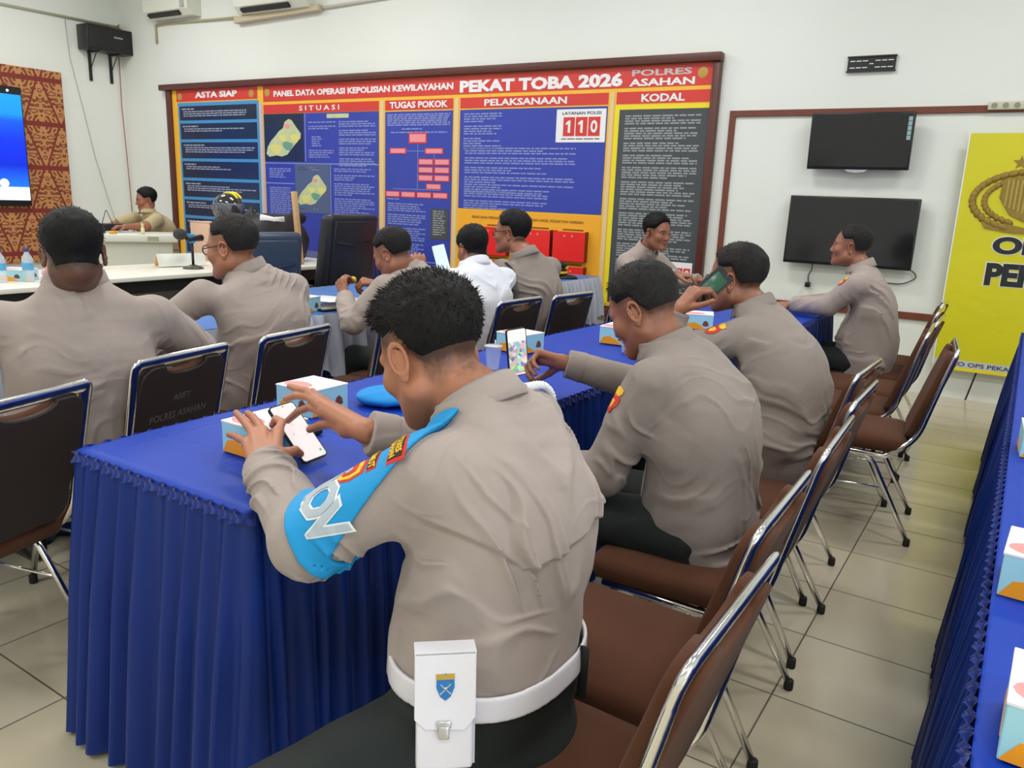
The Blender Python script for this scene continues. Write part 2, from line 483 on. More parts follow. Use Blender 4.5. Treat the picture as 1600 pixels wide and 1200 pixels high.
def btext(s, xc, zc, width, height, m=None, bold=0.02, y=YB+0.004, name='lettering'):
    me = text_mesh(s, 1.0, bold=bold, depth=0.004)
    co = np.array([v.co[:] for v in me.vertices]); w0 = co[:, 0].max()-co[:, 0].min(); h0 = co[:, 1].max()-co[:, 1].min()
    cx, cy = (co[:, 0].max()+co[:, 0].min())/2, (co[:, 1].max()+co[:, 1].min())/2
    me.transform(Matrix.Translation((-cx, -cy, 0))); me.transform(Matrix.Diagonal((width/w0, height/h0, 0.3, 1)))
    me.transform(Matrix.Rotation(PI/2, 4, 'X')); me.transform(Matrix.Translation((xc, -y, zc)))
    return bpart(name, me, m or M_WHT)
btext('ASTA SIAP', -8.74, 2.487, 0.78, 0.075, bold=0.045)
btext('PANEL DATA OPERASI KEPOLISIAN KEWILAYAHAN', -6.43, 2.458, 2.58, 0.066, bold=0.042)
btext('PEKAT TOBA 2026', -4.175, 2.447, 1.77, 0.118, bold=0.05)
btext('POLRES', -2.93, 2.495, 0.55, 0.055, bold=0.03, m=mat('board_grey_white', lin(200, 190, 192), 0.4)); btext('ASAHAN', -2.925, 2.415, 0.60, 0.062, bold=0.03)
btext('S I T U A S I', -7.0, 2.29, 0.62, 0.055, bold=0.02); btext('TUGAS POKOK', -5.585, 2.29, 0.76, 0.068, bold=0.035)
btext('PELAKSANAAN', -4.30, 2.288, 0.92, 0.064, bold=0.03); btext('KODAL', -2.90, 2.285, 0.40, 0.066, bold=0.03)
for xc in (-9.43, -8.10, -7.83, -2.56):
    bm = bmesh.new(); lathe(bm, [(0.045, 0), (0.045, 0.003), (0.02, 0.006)], 14)
    bmesh.ops.transform(bm, matrix=Matrix.Translation((xc, -YB-0.002, 2.475)) @ Matrix.Rotation(PI/2, 4, 'X'), verts=bm.verts[:])
    bpart('crest', bm_mesh(bm), M_GOLD)
def digit(ch, xc, zc, h_, y):
    bm = bmesh.new(); s = h_
    if ch == '1': poly_prism(bm, [(xc+a*s, zc+b_*s) for a, b_ in ((0.14, -0.5), (0.14, 0.5), (-0.04, 0.5), (-0.30, 0.30), (-0.30, 0.12), (-0.08, 0.22), (-0.08, -0.5))], -y-0.002, -y)
    else:
        o_ = [(0.31*math.cos(2*PI*k/20), 0.5*math.sin(2*PI*k/20)) for k in range(20)]
        A_ = [bm.verts.new((xc+a*s, -y-0.002, zc+b_*s)) for a, b_ in o_]; B_ = [bm.verts.new((xc+a*s*0.42, -y-0.002, zc+b_*s*0.55)) for a, b_ in o_]
        A2 = [bm.verts.new((xc+a*s, -y, zc+b_*s)) for a, b_ in o_]
        for i in range(20): j = (i+1) % 20; bm.faces.new((A_[i], A_[j], B_[j], B_[i])); bm.faces.new((A_[j], A_[i], A2[i], A2[j]))
        bmesh.ops.recalc_face_normals(bm, faces=bm.faces[:])
    bpart('number', bm_mesh(bm), M_WHT)
RS = random.Random(11)
def para(x0, x1, zt, rows, pitch=0.024, hgt=0.013, ragged=0.35, y=YB+0.003, indent=0.0, gap=None):
    bm = bmesh.new(); zz = zt
    for r in range(rows):
        if gap and r in gap: zz -= pitch*0.9
        xa = x0+(indent if r else 0); xe = x1-(RS.random()*(x1-x0)*ragged if RS.random() < 0.6 or r == rows-1 else 0)
        xx = xa
        while xx < xe-0.01:
            ww = min(RS.uniform(0.03, 0.10), xe-xx)
            box(bm, (xx, -y-0.001, zz-hgt), (xx+ww, -y, zz)); xx += ww+0.012
        zz -= pitch
    return bm
def paras(lst, m, name='printed_text'):
    bm = bmesh.new()
    for a in lst:
        b2 = para(*a[:4], **(a[4] if len(a) > 4 else {})); tmp = bm_mesh(b2); bm.from_mesh(tmp); bpy.data.meshes.remove(tmp)
    bpart(name, bm_mesh(bm), m)
# left column: eight charcoal rows between sky blue bars
bpart('poster_panel', flat(-9.48, 0.46, -7.985, 2.40, YB), M_SKYB)
zs = [2.375, 2.165, 1.935, 1.70, 1.458, 1.218, 0.98, 0.74, 0.50]
for i in range(8): bpart('text_row_panel', flat(-9.445, zs[i+1]+0.02, -8.02, zs[i]-0.018, YB+0.002), M_NAVY)
L = []
for i in range(8):
    L.append((-9.40, -9.15+0.08*(i % 3), zs[i]-0.045, 1, dict(hgt=0.018, ragged=0.1)))
    L.append((-9.37, -8.07, zs[i]-0.078, 3 if i % 2 == 0 else 2, dict(pitch=0.026, hgt=0.014, ragged=0.5)))
M_TXTW = mat('board_faint_white_print', lin(150, 160, 184), 0.4)
paras([(a[0], a[1], a[2], a[3], dict(a[4], y=YB+0.006)) for a in L], M_TXTW)
# SITUASI column
bpart('poster_panel', flat(-7.90, 0.46, -6.12, 2.235, YB), M_BLUE)
bpart('map_panel', flat(-7.90, 1.70, -7.25, 2.235, YB+0.002), M_NAVY); bpart('map_panel', flat(-7.40, 1.12, -6.85, 1.67, YB+0.002), mat('map_panel_slate', lin(84, 100, 136), 0.3))
bpart('rule_lines', flat(-7.90, 1.672, -6.12, 1.684, YB+0.003), M_TXTB)
bpart('rule_lines', flat(-7.225, 1.70, -7.213, 2.235, YB+0.003), M_TXTB); bpart('rule_lines', flat(-6.84, 0.9, -6.828, 1.67, YB+0.003), M_TXTB); bpart('rule_lines', flat(-7.9, 1.44, -7.41, 1.452, YB+0.003), M_TXTB)
MAP = [(0.02, 0.10), (0.10, 0.02), (0.30, 0.06), (0.45, 0.03), (0.60, 0.08), (0.78, 0.30), (0.97, 0.50), (0.98, 0.62), (0.86, 0.78), (0.74, 0.96), (0.66, 0.99), (0.55, 0.92), (0.50, 0.76), (0.38, 0.68), (0.28, 0.56), (0.16, 0.44), (0.06, 0.28)]
def map_shape(x0, z0, sx, sz, y):
    bm = bmesh.new(); poly_prism(bm, [(x0+px*sx, z0+pz*sz) for px, pz in MAP], -y-0.001, -y); bpart('map', bm_mesh(bm), M_MAPG)
    for (cx, cz, r, mm) in ((0.62, 0.30, 0.13, M_MAPT), (0.82, 0.50, 0.12, M_MAPY), (0.30, 0.22, 0.15, M_MAPY), (0.62, 0.80, 0.07, M_PINK), (0.5, 0.5, 0.1, M_MAPY)):
        bm = bmesh.new(); pts = [(x0+(cx+r*math.cos(a)*(1+0.25*math.sin(3*a)))*sx, z0+(cz+r*math.sin(a)*(1+0.2*math.cos(2*a+cx)))*sz) for a in [2*PI*k/14 for k in range(14)]]
        poly_prism(bm, pts, -y-0.002, -y-0.0012); bpart('map_district', bm_mesh(bm), mm)
map_shape(-7.88, 1.74, 0.60, 0.44, YB+0.004); map_shape(-7.37, 1.20, 0.48, 0.36, YB+0.004)
bpart('heading_tag', flat(-6.88, 2.175, -6.55, 2.22, YB+0.003), M_MAPG)
paras([(-7.17, -6.75, 2.14, 3, dict(gap=[1])), (-7.12, -6.95, 1.98, 5), (-7.17, -6.78, 1.83, 4), (-6.70, -6.16, 2.14, 17, dict(gap=[3, 6, 9, 13])), (-7.83, -7.47, 1.62, 5), (-7.83, -7.47, 1.40, 22, dict(ragged=0.15)),
       (-6.78, -6.18, 1.63, 24, dict(gap=[2, 5, 11], ragged=0.6)), (-7.35, -6.9, 1.64, 2), (-7.35, -6.9, 1.17, 1)], M_TXTB)
# TUGAS POKOK column
bpart('poster_panel', flat(-6.03, 0.46, -5.14, 2.225, YB), M_BLUE)
paras([(-6.0, -5.17, 2.20, 6, dict(ragged=0.05, pitch=0.021)), (-5.80, -5.42, 2.055, 1), (-5.95, -5.2, 2.02, 1, dict(ragged=0.02)), (-6.0, -5.75, 1.33, 1), (-5.99, -5.47, 1.28, 24, dict(gap=[4, 9, 15], ragged=0.2)), (-6.0, -5.2, 0.64, 5)], M_TXTB)
bpart('rule_lines', flat(-6.03, 0.665, -5.14, 0.675, YB+0.003), M_TXTB)
def chip(xc, zc, w_, h_):
    bpart('chart_box', flat(xc-w_/2, zc-h_/2, xc+w_/2, zc+h_/2, YB+0.003), M_RED)
    bpart('chart_box_face', flat(xc-w_*0.43, zc-h_*0.36, xc+w_*0.43, zc+h_*0.36, YB+0.0045), M_PINK)
chip(-5.585, 1.955, 0.24, 0.11)
chip(-5.85, 1.825, 0.23, 0.06); chip(-5.37, 1.825, 0.24, 0.06)
for r in range(3):
    for s in (-1, 1): chip(-5.37+s*0.105, 1.715-0.082*r, 0.20, 0.065)
chip(-5.37, 1.465, 0.20, 0.06)
for k in range(4): chip(-5.92+0.213*k, 1.375, 0.20, 0.062)
bm = bmesh.new()
for lo, hi in (((-5.588, 1.43), (-5.582, 1.90)), ((-5.74, 1.822), (-5.49, 1.828)), ((-5.373, 1.74), (-5.367, 1.80)), ((-5.92, 1.428), (-5.28, 1.434))): box(bm, (lo[0], -YB-0.003, lo[1]), (hi[0], -YB-0.002, hi[1]))
bpart('chart_lines', bm_mesh(bm), M_TXTB)
bpart('table_panel', flat(-5.40, 0.92, -5.17, 1.24, YB+0.003), M_GREYP); paras([(-5.37, -5.20, 1.22, 11, dict(y=YB+0.006))], M_TXTG)
# PELAKSANAAN column
bpart('poster_panel', flat(-5.05, 1.26, -3.42, 2.225, YB), M_BLUE)
paras([(-5.0, -4.55, 2.19, 13, dict(gap=[4, 8], ragged=0.7)), (-4.98, -3.72, 1.86, 16, dict(gap=[3, 6, 9], ragged=0.75)), (-4.98, -4.0, 1.44, 7, dict(ragged=0.7, gap=[3]))], M_TXTB)
bpart('hotline_panel', flat(-3.94, 1.91, -3.43, 2.205, YB+0.003), M_WHT)
btext('LAYANAN POLISI', -3.68, 2.17, 0.40, 0.028, m=M_GREYP, y=YB+0.006)
for k in range(3):
    bm = bmesh.new(); box(bm, (-3.865+0.13*k, -YB-0.006, 1.965), (-3.745+0.13*k, -YB-0.003, 2.135)); bpart('number_tile', bm_mesh(bm), M_RED)
    digit('110'[k], -3.805+0.13*k, 2.05, 0.11, YB+0.007)
paras([(-3.88, -3.48, 1.945, 1, dict(hgt=0.008, ragged=0.02, y=YB+0.006))], M_GREYP)
bpart('poster_panel', flat(-5.05, 0.46, -3.42, 1.245, YB), mat('board_orange', lin(246, 176, 50), 0.3))
btext('RENCANA PENGAMANAN DAN LAPORAN HASIL KEGIATAN HARIAN', -4.235, 1.18, 1.27, 0.026, m=M_DKTXT, bold=0.01)
# KODAL column
bpart('poster_panel', flat(-3.30, 0.46, -2.475, 2.19, YB+0.003), M_GREYP)
paras([(-3.24, -2.54, 2.14, 68, dict(gap=[4, 9, 13, 17, 22, 28, 33, 39, 44, 50, 56], ragged=0.35, pitch=0.0215, y=YB+0.007))], M_TXTG)
bpart('hotline_panel', flat(-2.74, 0.70, -2.50, 0.88, YB+0.008), M_WHT)
for k in range(3):
    bpart('number_tile', flat(-2.715+0.07*k, 0.735, -2.655+0.07*k, 0.83, YB+0.011), M_RED); digit('110'[k], -2.685+0.07*k, 0.783, 0.062, YB+0.012)
# red document holders screwed to the board
M_HOLD = mat('red_acrylic', lin(236, 44, 44), 0.25); M_HOLDD = mat('red_acrylic_edge', lin(120, 20, 24), 0.3)
names = ['red document holder high on the orange panel, leftmost, behind the man in the white shirt', 'red document holder high on the orange panel, just right of the officer with glasses', 'red document holder high on the orange panel, nearest the dark grey column',
         'red document holder in the lower row, leftmost', 'red document holder in the lower row, the middle one', 'red document holder in the lower row, nearest the dark grey column']
hx = [-4.57, -4.075, -3.70]
for r in range(2):
    for k in range(3):
        t = empty('document_holder', wall_T(hx[k], 0.815-0.33*r, 0.046)); t.rotation_euler = (0, 0, WA)
        tag(t, names[r*3+k], 'document holder', 'red document holders')
        bm = bmesh.new(); box(bm, (-0.175, -0.075, 0.0), (0.165, -0.069, 0.275)); obj('front_plate', bm_mesh(bm), M_HOLD, t)
        bm = bmesh.new(); box(bm, (-0.175, -0.069, 0.0), (-0.169, 0, 0.28)); box(bm, (0.159, -0.069, 0.0), (0.165, 0, 0.28)); box(bm, (-0.169, -0.069, 0), (0.159, 0, 0.006)); obj('holder_body', bm_mesh(bm), M_HOLDD, t)
        bm = bmesh.new(); box(bm, (-0.15, -0.05, 0.01), (0.15, -0.03, 0.262)); obj('paper_stack', bm_mesh(bm), M_WHT, t)
        for s in (-0.05, 0.03):
            bm = bmesh.new(); lathe(bm, [(0.012, 0), (0.012, 0.003), (0.0, 0.004)], 12); bmesh.ops.transform(bm, matrix=Matrix.Translation((s, -0.075, 0.235)) @ Matrix.Rotation(PI/2, 4, 'X'), verts=bm.verts[:]); obj('eyelet', bm_mesh(bm), mat('pink_print', lin(240, 120, 120), 0.4), t)
        bm = bmesh.new(); box(bm, (-0.11, -0.003, 0.286), (0.11, 0.0, 0.298)); obj('caption', bm_mesh(bm), M_DKTXT, t)

# ------------------------------------------------------------------ televisions, bracket, socket strip, banner
M_SCR = mat('television_screen', (0.008, 0.009, 0.012), 0.12, spec=0.6); M_BZL = mat('television_bezel', (0.012, 0.012, 0.014), 0.3)
M_SIL = mat('silver_plastic', (0.6, 0.6, 0.62), 0.25, metal=0.8)
def tv(xc, zt, zb, w_, label, tilt, stickers):
    h_ = (zt-zb)/math.cos(tilt); t = empty('television', wall_T(xc, zb, 0.10)); t.rotation_euler = (tilt, 0, WA)
    tag(t, label, 'television')
    obj('television_body', box_mesh((-w_/2, -0.02, 0), (w_/2, 0.03, h_), 0.006, 2), M_BZL, t)
    obj('screen', box_mesh((-w_/2+0.012, -0.0215, 0.022), (w_/2-0.012, -0.019, h_-0.012)), M_SCR, t)
    obj('wall_mount', box_mesh((-0.18, 0.03, h_*0.25), (0.18, 0.085, h_*0.75), 0.004, 2), M_BLACK, t)
    return t, h_
t, h_ = tv(-1.245, 2.12, 1.70, 0.735, 'smaller dark television mounted above the other one on the white wall', math.radians(4), True)
bm = bmesh.new()
for k in range(5): box(bm, (0.325, -0.0235, 0.22+0.034*k), (0.352, -0.0222, 0.25+0.034*k))
obj('stickers', bm_mesh(bm), mat('pale_stickers', lin(150, 180, 186), 0.4), t)
bm = bmesh.new(); poly_prism(bm, [(-0.085, 0.0), (0.085, 0.0), (0.06, -0.016), (0, -0.024), (-0.06, -0.016)], -0.022, 0.0); obj('chin_light', bm_mesh(bm), M_SIL, t)
t, h_ = tv(-1.235, 1.492, 0.955, 0.955, 'larger black television low on the white wall', math.radians(-2), False)
for (x0, dz, s) in ((-1.50, 0.16, 1), (-0.83, 0.10, 1)):
    pts = [wall_T(x0, 0.97, 0.02), wall_T(x0+0.01, 0.90, 0.03), wall_T(x0-0.02, 0.86, 0.015), wall_T(x0-0.01, 0.80, 0.02)] if x0 < -1 else [wall_T(x0-0.14, 0.97, 0.02), wall_T(x0+0.08, 0.955, 0.02), wall_T(x0+0.12, 0.90, 0.02), wall_T(x0+0.02, 0.84, 0.02), wall_T(x0-0.12, 0.845, 0.02)]
    o = obj('power_cable', tube_mesh(arc_pts(pts, 0.05), 0.004, 6), M_BLACK)
    tag(o, 'short black cable with a plug hanging under the lower television' if x0 < -1 else 'thin dark cable looping on the wall right of the lower television', 'cable')
    if x0 < -1: obj('plug', box_mesh((-0.02, -0.02, -0.03), (0.02, 0.02, 0.01), 0.005, 2), M_BLACK, o, wall_T(x0-0.01, 0.79, 0.03))
t = empty('wall_bracket', wall_T(-1.25, 2.485, 0.0)); t.rotation_euler = (0, 0, WA); tag(t, 'black slotted metal bracket with no screen, high on the wall', 'wall bracket')
bm = bmesh.new(); box(bm, (-0.17, -0.02, -0.055), (0.17, -0.012, 0.055)); box(bm, (-0.175, -0.03, 0.048), (0.175, -0.004, 0.058)); box(bm, (-0.175, -0.03, -0.058), (0.175, -0.004, -0.048))
obj('bracket_plate', bm_mesh(bm), M_BLACK, t)
bm = bmesh.new()
for zz in (0.022, -0.026):
    for k in (-3, -2, -1, 1, 2, 3): box(bm, (k*0.045-0.018, -0.0215, zz-0.003), (k*0.045+0.018, -0.0202, zz+0.003))
box(bm, (-0.015, -0.0215, -0.003), (0.015, -0.0202, 0.003)); obj('slots', bm_mesh(bm), M_WHT, t)
t = empty('socket_strip', wall_T(-0.26, 2.16, 0.0)); t.rotation_euler = (0, 0, WA); tag(t, 'cream multi-socket power strip on the wooden trim above the yellow banner', 'power strip')
obj('strip_body', box_mesh((-0.17, -0.05, -0.03), (0.42, -0.0225, 0.025), 0.006, 2), mat('cream_plastic', lin(206, 200, 178), 0.4), t)
for k in range(8):
    bm = bmesh.new(); lathe(bm, [(0.020, 0), (0.020, 0.001), (0.013, 0.0012), (0.013, -0.003), (0, -0.003)], 16); bmesh.ops.transform(bm, matrix=Matrix.Translation((-0.13+0.07*k, -0.0505, -0.002)) @ Matrix.Rotation(PI/2, 4, 'X'), verts=bm.verts[:])
    obj('socket', bm_mesh(bm), mat('socket_grey', lin(150, 146, 130), 0.5) if k == 0 else bpy.data.materials['socket_grey'], t)

BAN = empty('banner_stand', wall_T(-0.05, 0.0, 0.10)); BAN.rotation_euler = (0, 0, WA); tag(BAN, 'tall lemon yellow upright banner with a gold police emblem, at the right edge', 'banner')
m, nt, b = nodes_of('banner_yellow'); N = NT(nt); x, y, z, P = N.xyz()
nt.links.new(N.mix(N.noise(P, 2.0, 3), lin(206, 202, 40), lin(222, 214, 26)), b.inputs['Base Color']); b.inputs['Roughness'].default_value = 0.35
nt.links.new(N.bump(N.noise(P, 5.0, 3), 0.35, 0.02), b.inputs['Normal']); M_BANY = m
BX0, BX1 = -0.455, 0.40
obj('banner_sheet', box_mesh((BX0, -0.004, 0.315), (BX1, 0, 1.965)), M_BANY, BAN)
obj('banner_edge', box_mesh((BX0-0.008, -0.005, 0.27), (BX0, 0.001, 1.97)), M_WHT, BAN)
obj('banner_footer', box_mesh((BX0, -0.004, 0.26), (BX1, 0, 0.315)), mat('banner_pale_grey', lin(196, 204, 208), 0.4), BAN)
obj('banner_footer_line', box_mesh((BX0, -0.004, 0.235), (BX1, 0, 0.26)), M_YEL2, BAN)
def ban_text(s, xc, zc, width, height, m, bold, y=0.006, name='lettering'):
    me = text_mesh(s, 1.0, bold=bold, depth=0.004, res=8)
    co = np.array([v.co[:] for v in me.vertices]); w0 = co[:, 0].max()-co[:, 0].min(); h0 = co[:, 1].max()-co[:, 1].min()
    me.transform(Matrix.Translation((-(co[:, 0].max()+co[:, 0].min())/2, -(co[:, 1].max()+co[:, 1].min())/2, 0))); me.transform(Matrix.Diagonal((width/w0, height/h0, 0.3, 1)))
    me.transform(Matrix.Rotation(PI/2, 4, 'X')); me.transform(Matrix.Translation((xc, -y, zc))); return obj(name, me, m, BAN)
ban_text('SKO OPS PEKAT TOBA', -0.05, 0.288, 0.62, 0.030, M_GREYP, 0.01)
M_BTX = mat('banner_black', lin(38, 42, 40), 0.4)
for (zc, hh, s, x0, ww) in ((1.185, 0.125, 'OPS', -0.20, 0.40), (0.975, 0.165, 'PEKAT', -0.215, 0.60)):
    ban_text(s, x0+ww/2, zc, ww+0.014, hh+0.012, M_WHT, 0.075, 0.0055, 'lettering_outline'); ban_text(s, x0+ww/2, zc, ww, hh, M_BTX, 0.05, 0.008)
# emblem: wreath of scales round a shield, stars above
EX, EZ = 0.0, 1.50
for sg in (-1, 1):
    bm = bmesh.new()
    for k in range(16):
        a = math.radians(104+k*9.4) if sg < 0 else math.radians(76-k*9.4)
        for rr, s in ((1.0, 1.0), (0.80, 0.8)):
            cx, cz = 0.375*rr*math.cos(a), 0.205*math.sin(a)*rr
            v = bmesh.ops.create_icosphere(bm, subdivisions=1, radius=0.037*s)['verts']
            bmesh.ops.transform(bm, matrix=Matrix.Translation((cx, -0.009, cz)) @ Matrix.Rotation(-a, 4, 'Y') @ Matrix.Diagonal((0.75, 0.3, 1.15, 1)), verts=v)
    if sg < 0: M_EMB = mat('emblem_bronze', lin(150, 122, 52), 0.45, var=0.3, vscale=40)
    obj('emblem_branch', bm_mesh(bm, smooth=True), M_EMB, BAN, (EX, 0, EZ))
bm = bmesh.new(); poly_prism(bm, [(-0.20, 0.15), (-0.07, 0.175), (0, 0.19), (0.07, 0.175), (0.20, 0.15), (0.21, 0.02), (0.13, -0.10), (0, -0.16), (-0.13, -0.10), (-0.21, 0.02)], -0.016, -0.004); bevel_all(bm, 0.004, 2); obj('emblem_shield', bm_mesh(bm), M_EMB, BAN, (EX, 0, EZ))
bm = bmesh.new()
for k in range(-6, 7):
    x_ = k*0.028; box(bm, (x_-0.006, -0.020, -0.11+0.012*abs(k)), (x_+0.006, -0.016, 0.145))
box(bm, (-0.06, -0.022, -0.01), (0.06, -0.017, 0.09)); obj('emblem_shield_relief', bm_mesh(bm), mat('emblem_light', lin(176, 160, 74), 0.5), BAN, (EX, 0, EZ))
bm = bmesh.new(); poly_prism(bm, [(-0.30, -0.15), (-0.12, -0.165), (0, -0.19), (0.12, -0.165), (0.30, -0.15), (0.27, -0.20), (0.1, -0.225), (-0.1, -0.225), (-0.27, -0.20)], -0.014, -0.004); obj('emblem_ribbon', bm_mesh(bm), M_EMB, BAN, (EX, 0, EZ))
def star(cx, cz, r):
    return [(cx+(r if k % 2 == 0 else r*0.4)*math.sin(PI*k/5), cz+(r if k % 2 == 0 else r*0.4)*math.cos(PI*k/5)) for k in range(10)]
for cx, cz in ((-0.115, 0.265), (0.0, 0.335), (0.115, 0.265)):
    bm = bmesh.new(); poly_prism(bm, star(cx, cz, 0.05), -0.010, -0.004); obj('emblem_star', bm_mesh(bm), M_EMB, BAN, (EX, 0, EZ))
bm = bmesh.new(); tube(bm, [(-0.2, 0.03, 0.01), (0.0, 0.03, 1.1), (0.28, 0.03, 1.95)], 0.006, 8); tube(bm, [(0.2, 0.04, 0.01), (-0.03, 0.04, 1.0), (-0.34, 0.03, 1.95)], 0.006, 8)
obj('stand_poles', bm_mesh(bm), M_BLACK, BAN)

# ------------------------------------------------------------------ air conditioners and pipes, top left
M_AC = mat('air_conditioner_white', lin(226, 228, 216), 0.4); M_ACD = mat('air_conditioner_vent', (0.02, 0.02, 0.018), 0.5)
def aircon(xc, zb, w_, lab):
    t = empty('air_conditioner', wall_T(xc, zb, 0)); t.rotation_euler = (0, 0, WA); tag(t, lab, 'air conditioner')
    bm = bmesh.new(); poly_prism(bm, [(0.0, 0.0), (0.0, 0.29), (-0.17, 0.28), (-0.21, 0.20), (-0.20, 0.07), (-0.13, 0.0)], -w_/2, w_/2)
    bmesh.ops.transform(bm, matrix=Matrix(((0, 1, 0, 0), (1, 0, 0, 0), (0, 0, 1, 0), (0, 0, 0, 1))), verts=bm.verts[:]); bmesh.ops.recalc_face_normals(bm, faces=bm.faces[:])
    bevel_all(bm, 0.008, 2); obj('housing', bm_mesh(bm), M_AC, t)
    bm = bmesh.new(); box(bm, (-w_*0.40, -0.196, 0.012), (w_*0.30, -0.145, 0.05)); bmesh.ops.rotate(bm, verts=bm.verts[:], cent=(0, -0.17, 0.03), matrix=Matrix.Rotation(math.radians(-32), 3, 'X')); obj('air_vent', bm_mesh(bm), M_ACD, t)
    bm = bmesh.new(); box(bm, (-w_*0.41, -0.225, 0.055), (w_*0.31, -0.205, 0.062)); obj('vent_flap', bm_mesh(bm), M_AC, t)
    bm = bmesh.new(); box(bm, (w_*0.36, -0.214, 0.08), (w_*0.44, -0.208, 0.24)); obj('display_panel', bm_mesh(bm), mat('display_grey', lin(176, 180, 172), 0.4), t)
aircon(-9.42, 3.40, 0.86, 'white wall air conditioner, the smaller-looking one nearest the room corner')
aircon(-7.62, 3.335, 1.10, 'white wall air conditioner right of the corner unit')
bm = bmesh.new(); tube(bm, arc_pts([wall_T(-9.86, 3.14, 0.02), wall_T(-9.86, 3.36, 0.02), wall_T(-9.6, 3.365, 0.02), wall_T(-8.30, 3.335, 0.03)], 0.03), 0.014, 8)
o = obj('drain_pipe', bm_mesh(bm, smooth=True), mat('pipe_ochre', lin(176, 168, 130), 0.5)); tag(o, 'thin beige drain pipe running under the corner air conditioner', 'pipe')
bm = bmesh.new(); box(bm, (-0.02, -0.09, -0.05), (1.35, -0.01, 0.02)); bevel_all(bm, 0.01, 2)
o = obj('pipe_trunking', bm_mesh(bm), mat('trunking_beige', lin(200, 186, 158), 0.6)); o.location = wall_T(-8.29, 3.31, 0); o.rotation_euler = (0, math.radians(-1.5), WA); tag(o, 'boxy beige pipe cover under the second air conditioner', 'pipe cover')
bm = bmesh.new(); tube(bm, [wall_T(-6.95, 3.33, 0.03), wall_T(-6.0, 3.36, 0.025), wall_T(-4.9, 3.42, 0.02)], 0.016, 8)
o = obj('wall_pipe', bm_mesh(bm, smooth=True), mat('pipe_pale', lin(214, 212, 196), 0.5)); tag(o, 'pale horizontal pipe on the far wall right of the air conditioners', 'pipe')

# ------------------------------------------------------------------ left wall: patterned panel, screen, speaker, cables
m, nt, b = nodes_of('batik_print'); N = NT(nt); x, y, z, P = N.xyz()
pu, pv = 0.47, 0.53
u = N.m('FRACT', N.m('ADD', N.m('MULTIPLY', y, 1/pu), 20.0)); vv = N.m('ADD', N.m('MULTIPLY', z, 1/pv), 20.13); vf = N.m('FRACT', vv)
row = N.m('FLOOR', vv); odd = N.m('MODULO', row, 2.0); u = N.m('FRACT', N.m('ADD', u, N.m('MULTIPLY', odd, 0.5)))
d1 = N.m('ABSOLUTE', N.m('SUBTRACT', u, 0.5)); d2 = N.m('MINIMUM', u, N.m('SUBTRACT', 1.0, u))
h1 = N.m('SUBTRACT', N.m('MULTIPLY', N.m('SUBTRACT', 1.0, vf), 0.42), -0.025); h2 = N.m('SUBTRACT', N.m('MULTIPLY', vf, 0.42), -0.025)
in1 = N.m('LESS_THAN', d1, h1); in2 = N.m('MULTIPLY', N.m('LESS_THAN', d2, h2), N.m('GREATER_THAN', d1, N.m('ADD', h1, 0.055)))
edge = N.m('MULTIPLY', N.m('GREATER_THAN', vf, 0.06), N.m('LESS_THAN', vf, 0.95))
inside = N.m('MULTIPLY', N.m('MAXIMUM', in1, in2), edge)
sel = N.mix(in1, (0, 0, 0), (1, 1, 1))
mu = N.m('ADD', N.m('MULTIPLY', d1, in1), N.m('MULTIPLY', d2, N.m('SUBTRACT', 1.0, in1)))
mv = N.m('ADD', N.m('MULTIPLY', vf, in1), N.m('MULTIPLY', N.m('SUBTRACT', 1.0, vf), N.m('SUBTRACT', 1.0, in1)))
swv = N.comb(N.m('MULTIPLY', mu, 8.0), N.m('MULTIPLY', mv, 8.5), 3.0)
nz = N.noise(swv, 1.0, 0, 0.4); sw = N.m('SINE', N.m('MULTIPLY', nz, 17.0)); swm = N.m('GREATER_THAN', sw, -0.45)
gold = N.mix(N.noise(P, 5.0, 2), lin(196, 142, 72), lin(186, 126, 92))
inner = N.mix(swm, lin(120, 60, 34), gold)
nt.links.new(N.mix(inside, lin(126, 44, 36), inner), b.inputs['Base Color']); b.inputs['Roughness'].default_value = 0.6
M_BATIK = m
o = obj('patterned_wall_panel', box_mesh((-10.645, 2.2, 0.35), (-10.60, 5.69, 2.70)), M_BATIK); tag(o, 'tall red and gold batik-patterned panel on the left wall behind the screen', 'wall panel')
t = empty('display_screen', (-10.59, 4.0, 1.05)); tag(t, 'large wall screen with a glowing blue picture at the left edge', 'screen')
obj('screen_housing', box_mesh((0.0, -0.95, 0.0), (0.05, 1.16, 1.40), 0.008, 2), M_BZL, t)
m, nt, b = nodes_of('screen_picture'); N = NT(nt); x, y, z, P = N.xyz()
cr_ = nt.nodes.new('ShaderNodeValToRGB'); e = cr_.color_ramp.elements
e[0].position = 0.0; e[0].color = (0.80, 0.88, 0.95, 1); e[1].position = 1.0; e[1].color = (0.0, 0.30, 1.0, 1)
for p_, c_ in ((0.118, (0.80, 0.88, 0.95, 1)), (0.125, (0.01, 0.16, 0.9, 1)), (0.32, (0.0, 0.02, 0.55, 1)), (0.55, (0.0, 0.03, 0.95, 1)), (0.72, (0.0, 0.09, 1.0, 1)), (0.78, (0.0, 0.26, 1.0, 1))):
    n_ = cr_.color_ramp.elements.new(p_); n_.color = c_
nt.links.new(N.m('MULTIPLY', z, 1/1.30), cr_.inputs[0]); nt.links.new(cr_.outputs[0], b.inputs['Emission Color']); b.inputs['Emission Strength'].default_value = 1.15
b.inputs['Base Color'].default_value = (0.01, 0.01, 0.01, 1); b.inputs['Roughness'].default_value = 0.2
obj('screen_picture', box_mesh((0.0505, -0.93, 0.0), (0.052, 1.145, 1.24)), m, t, (0, 0, 0.07))
bm = bmesh.new()
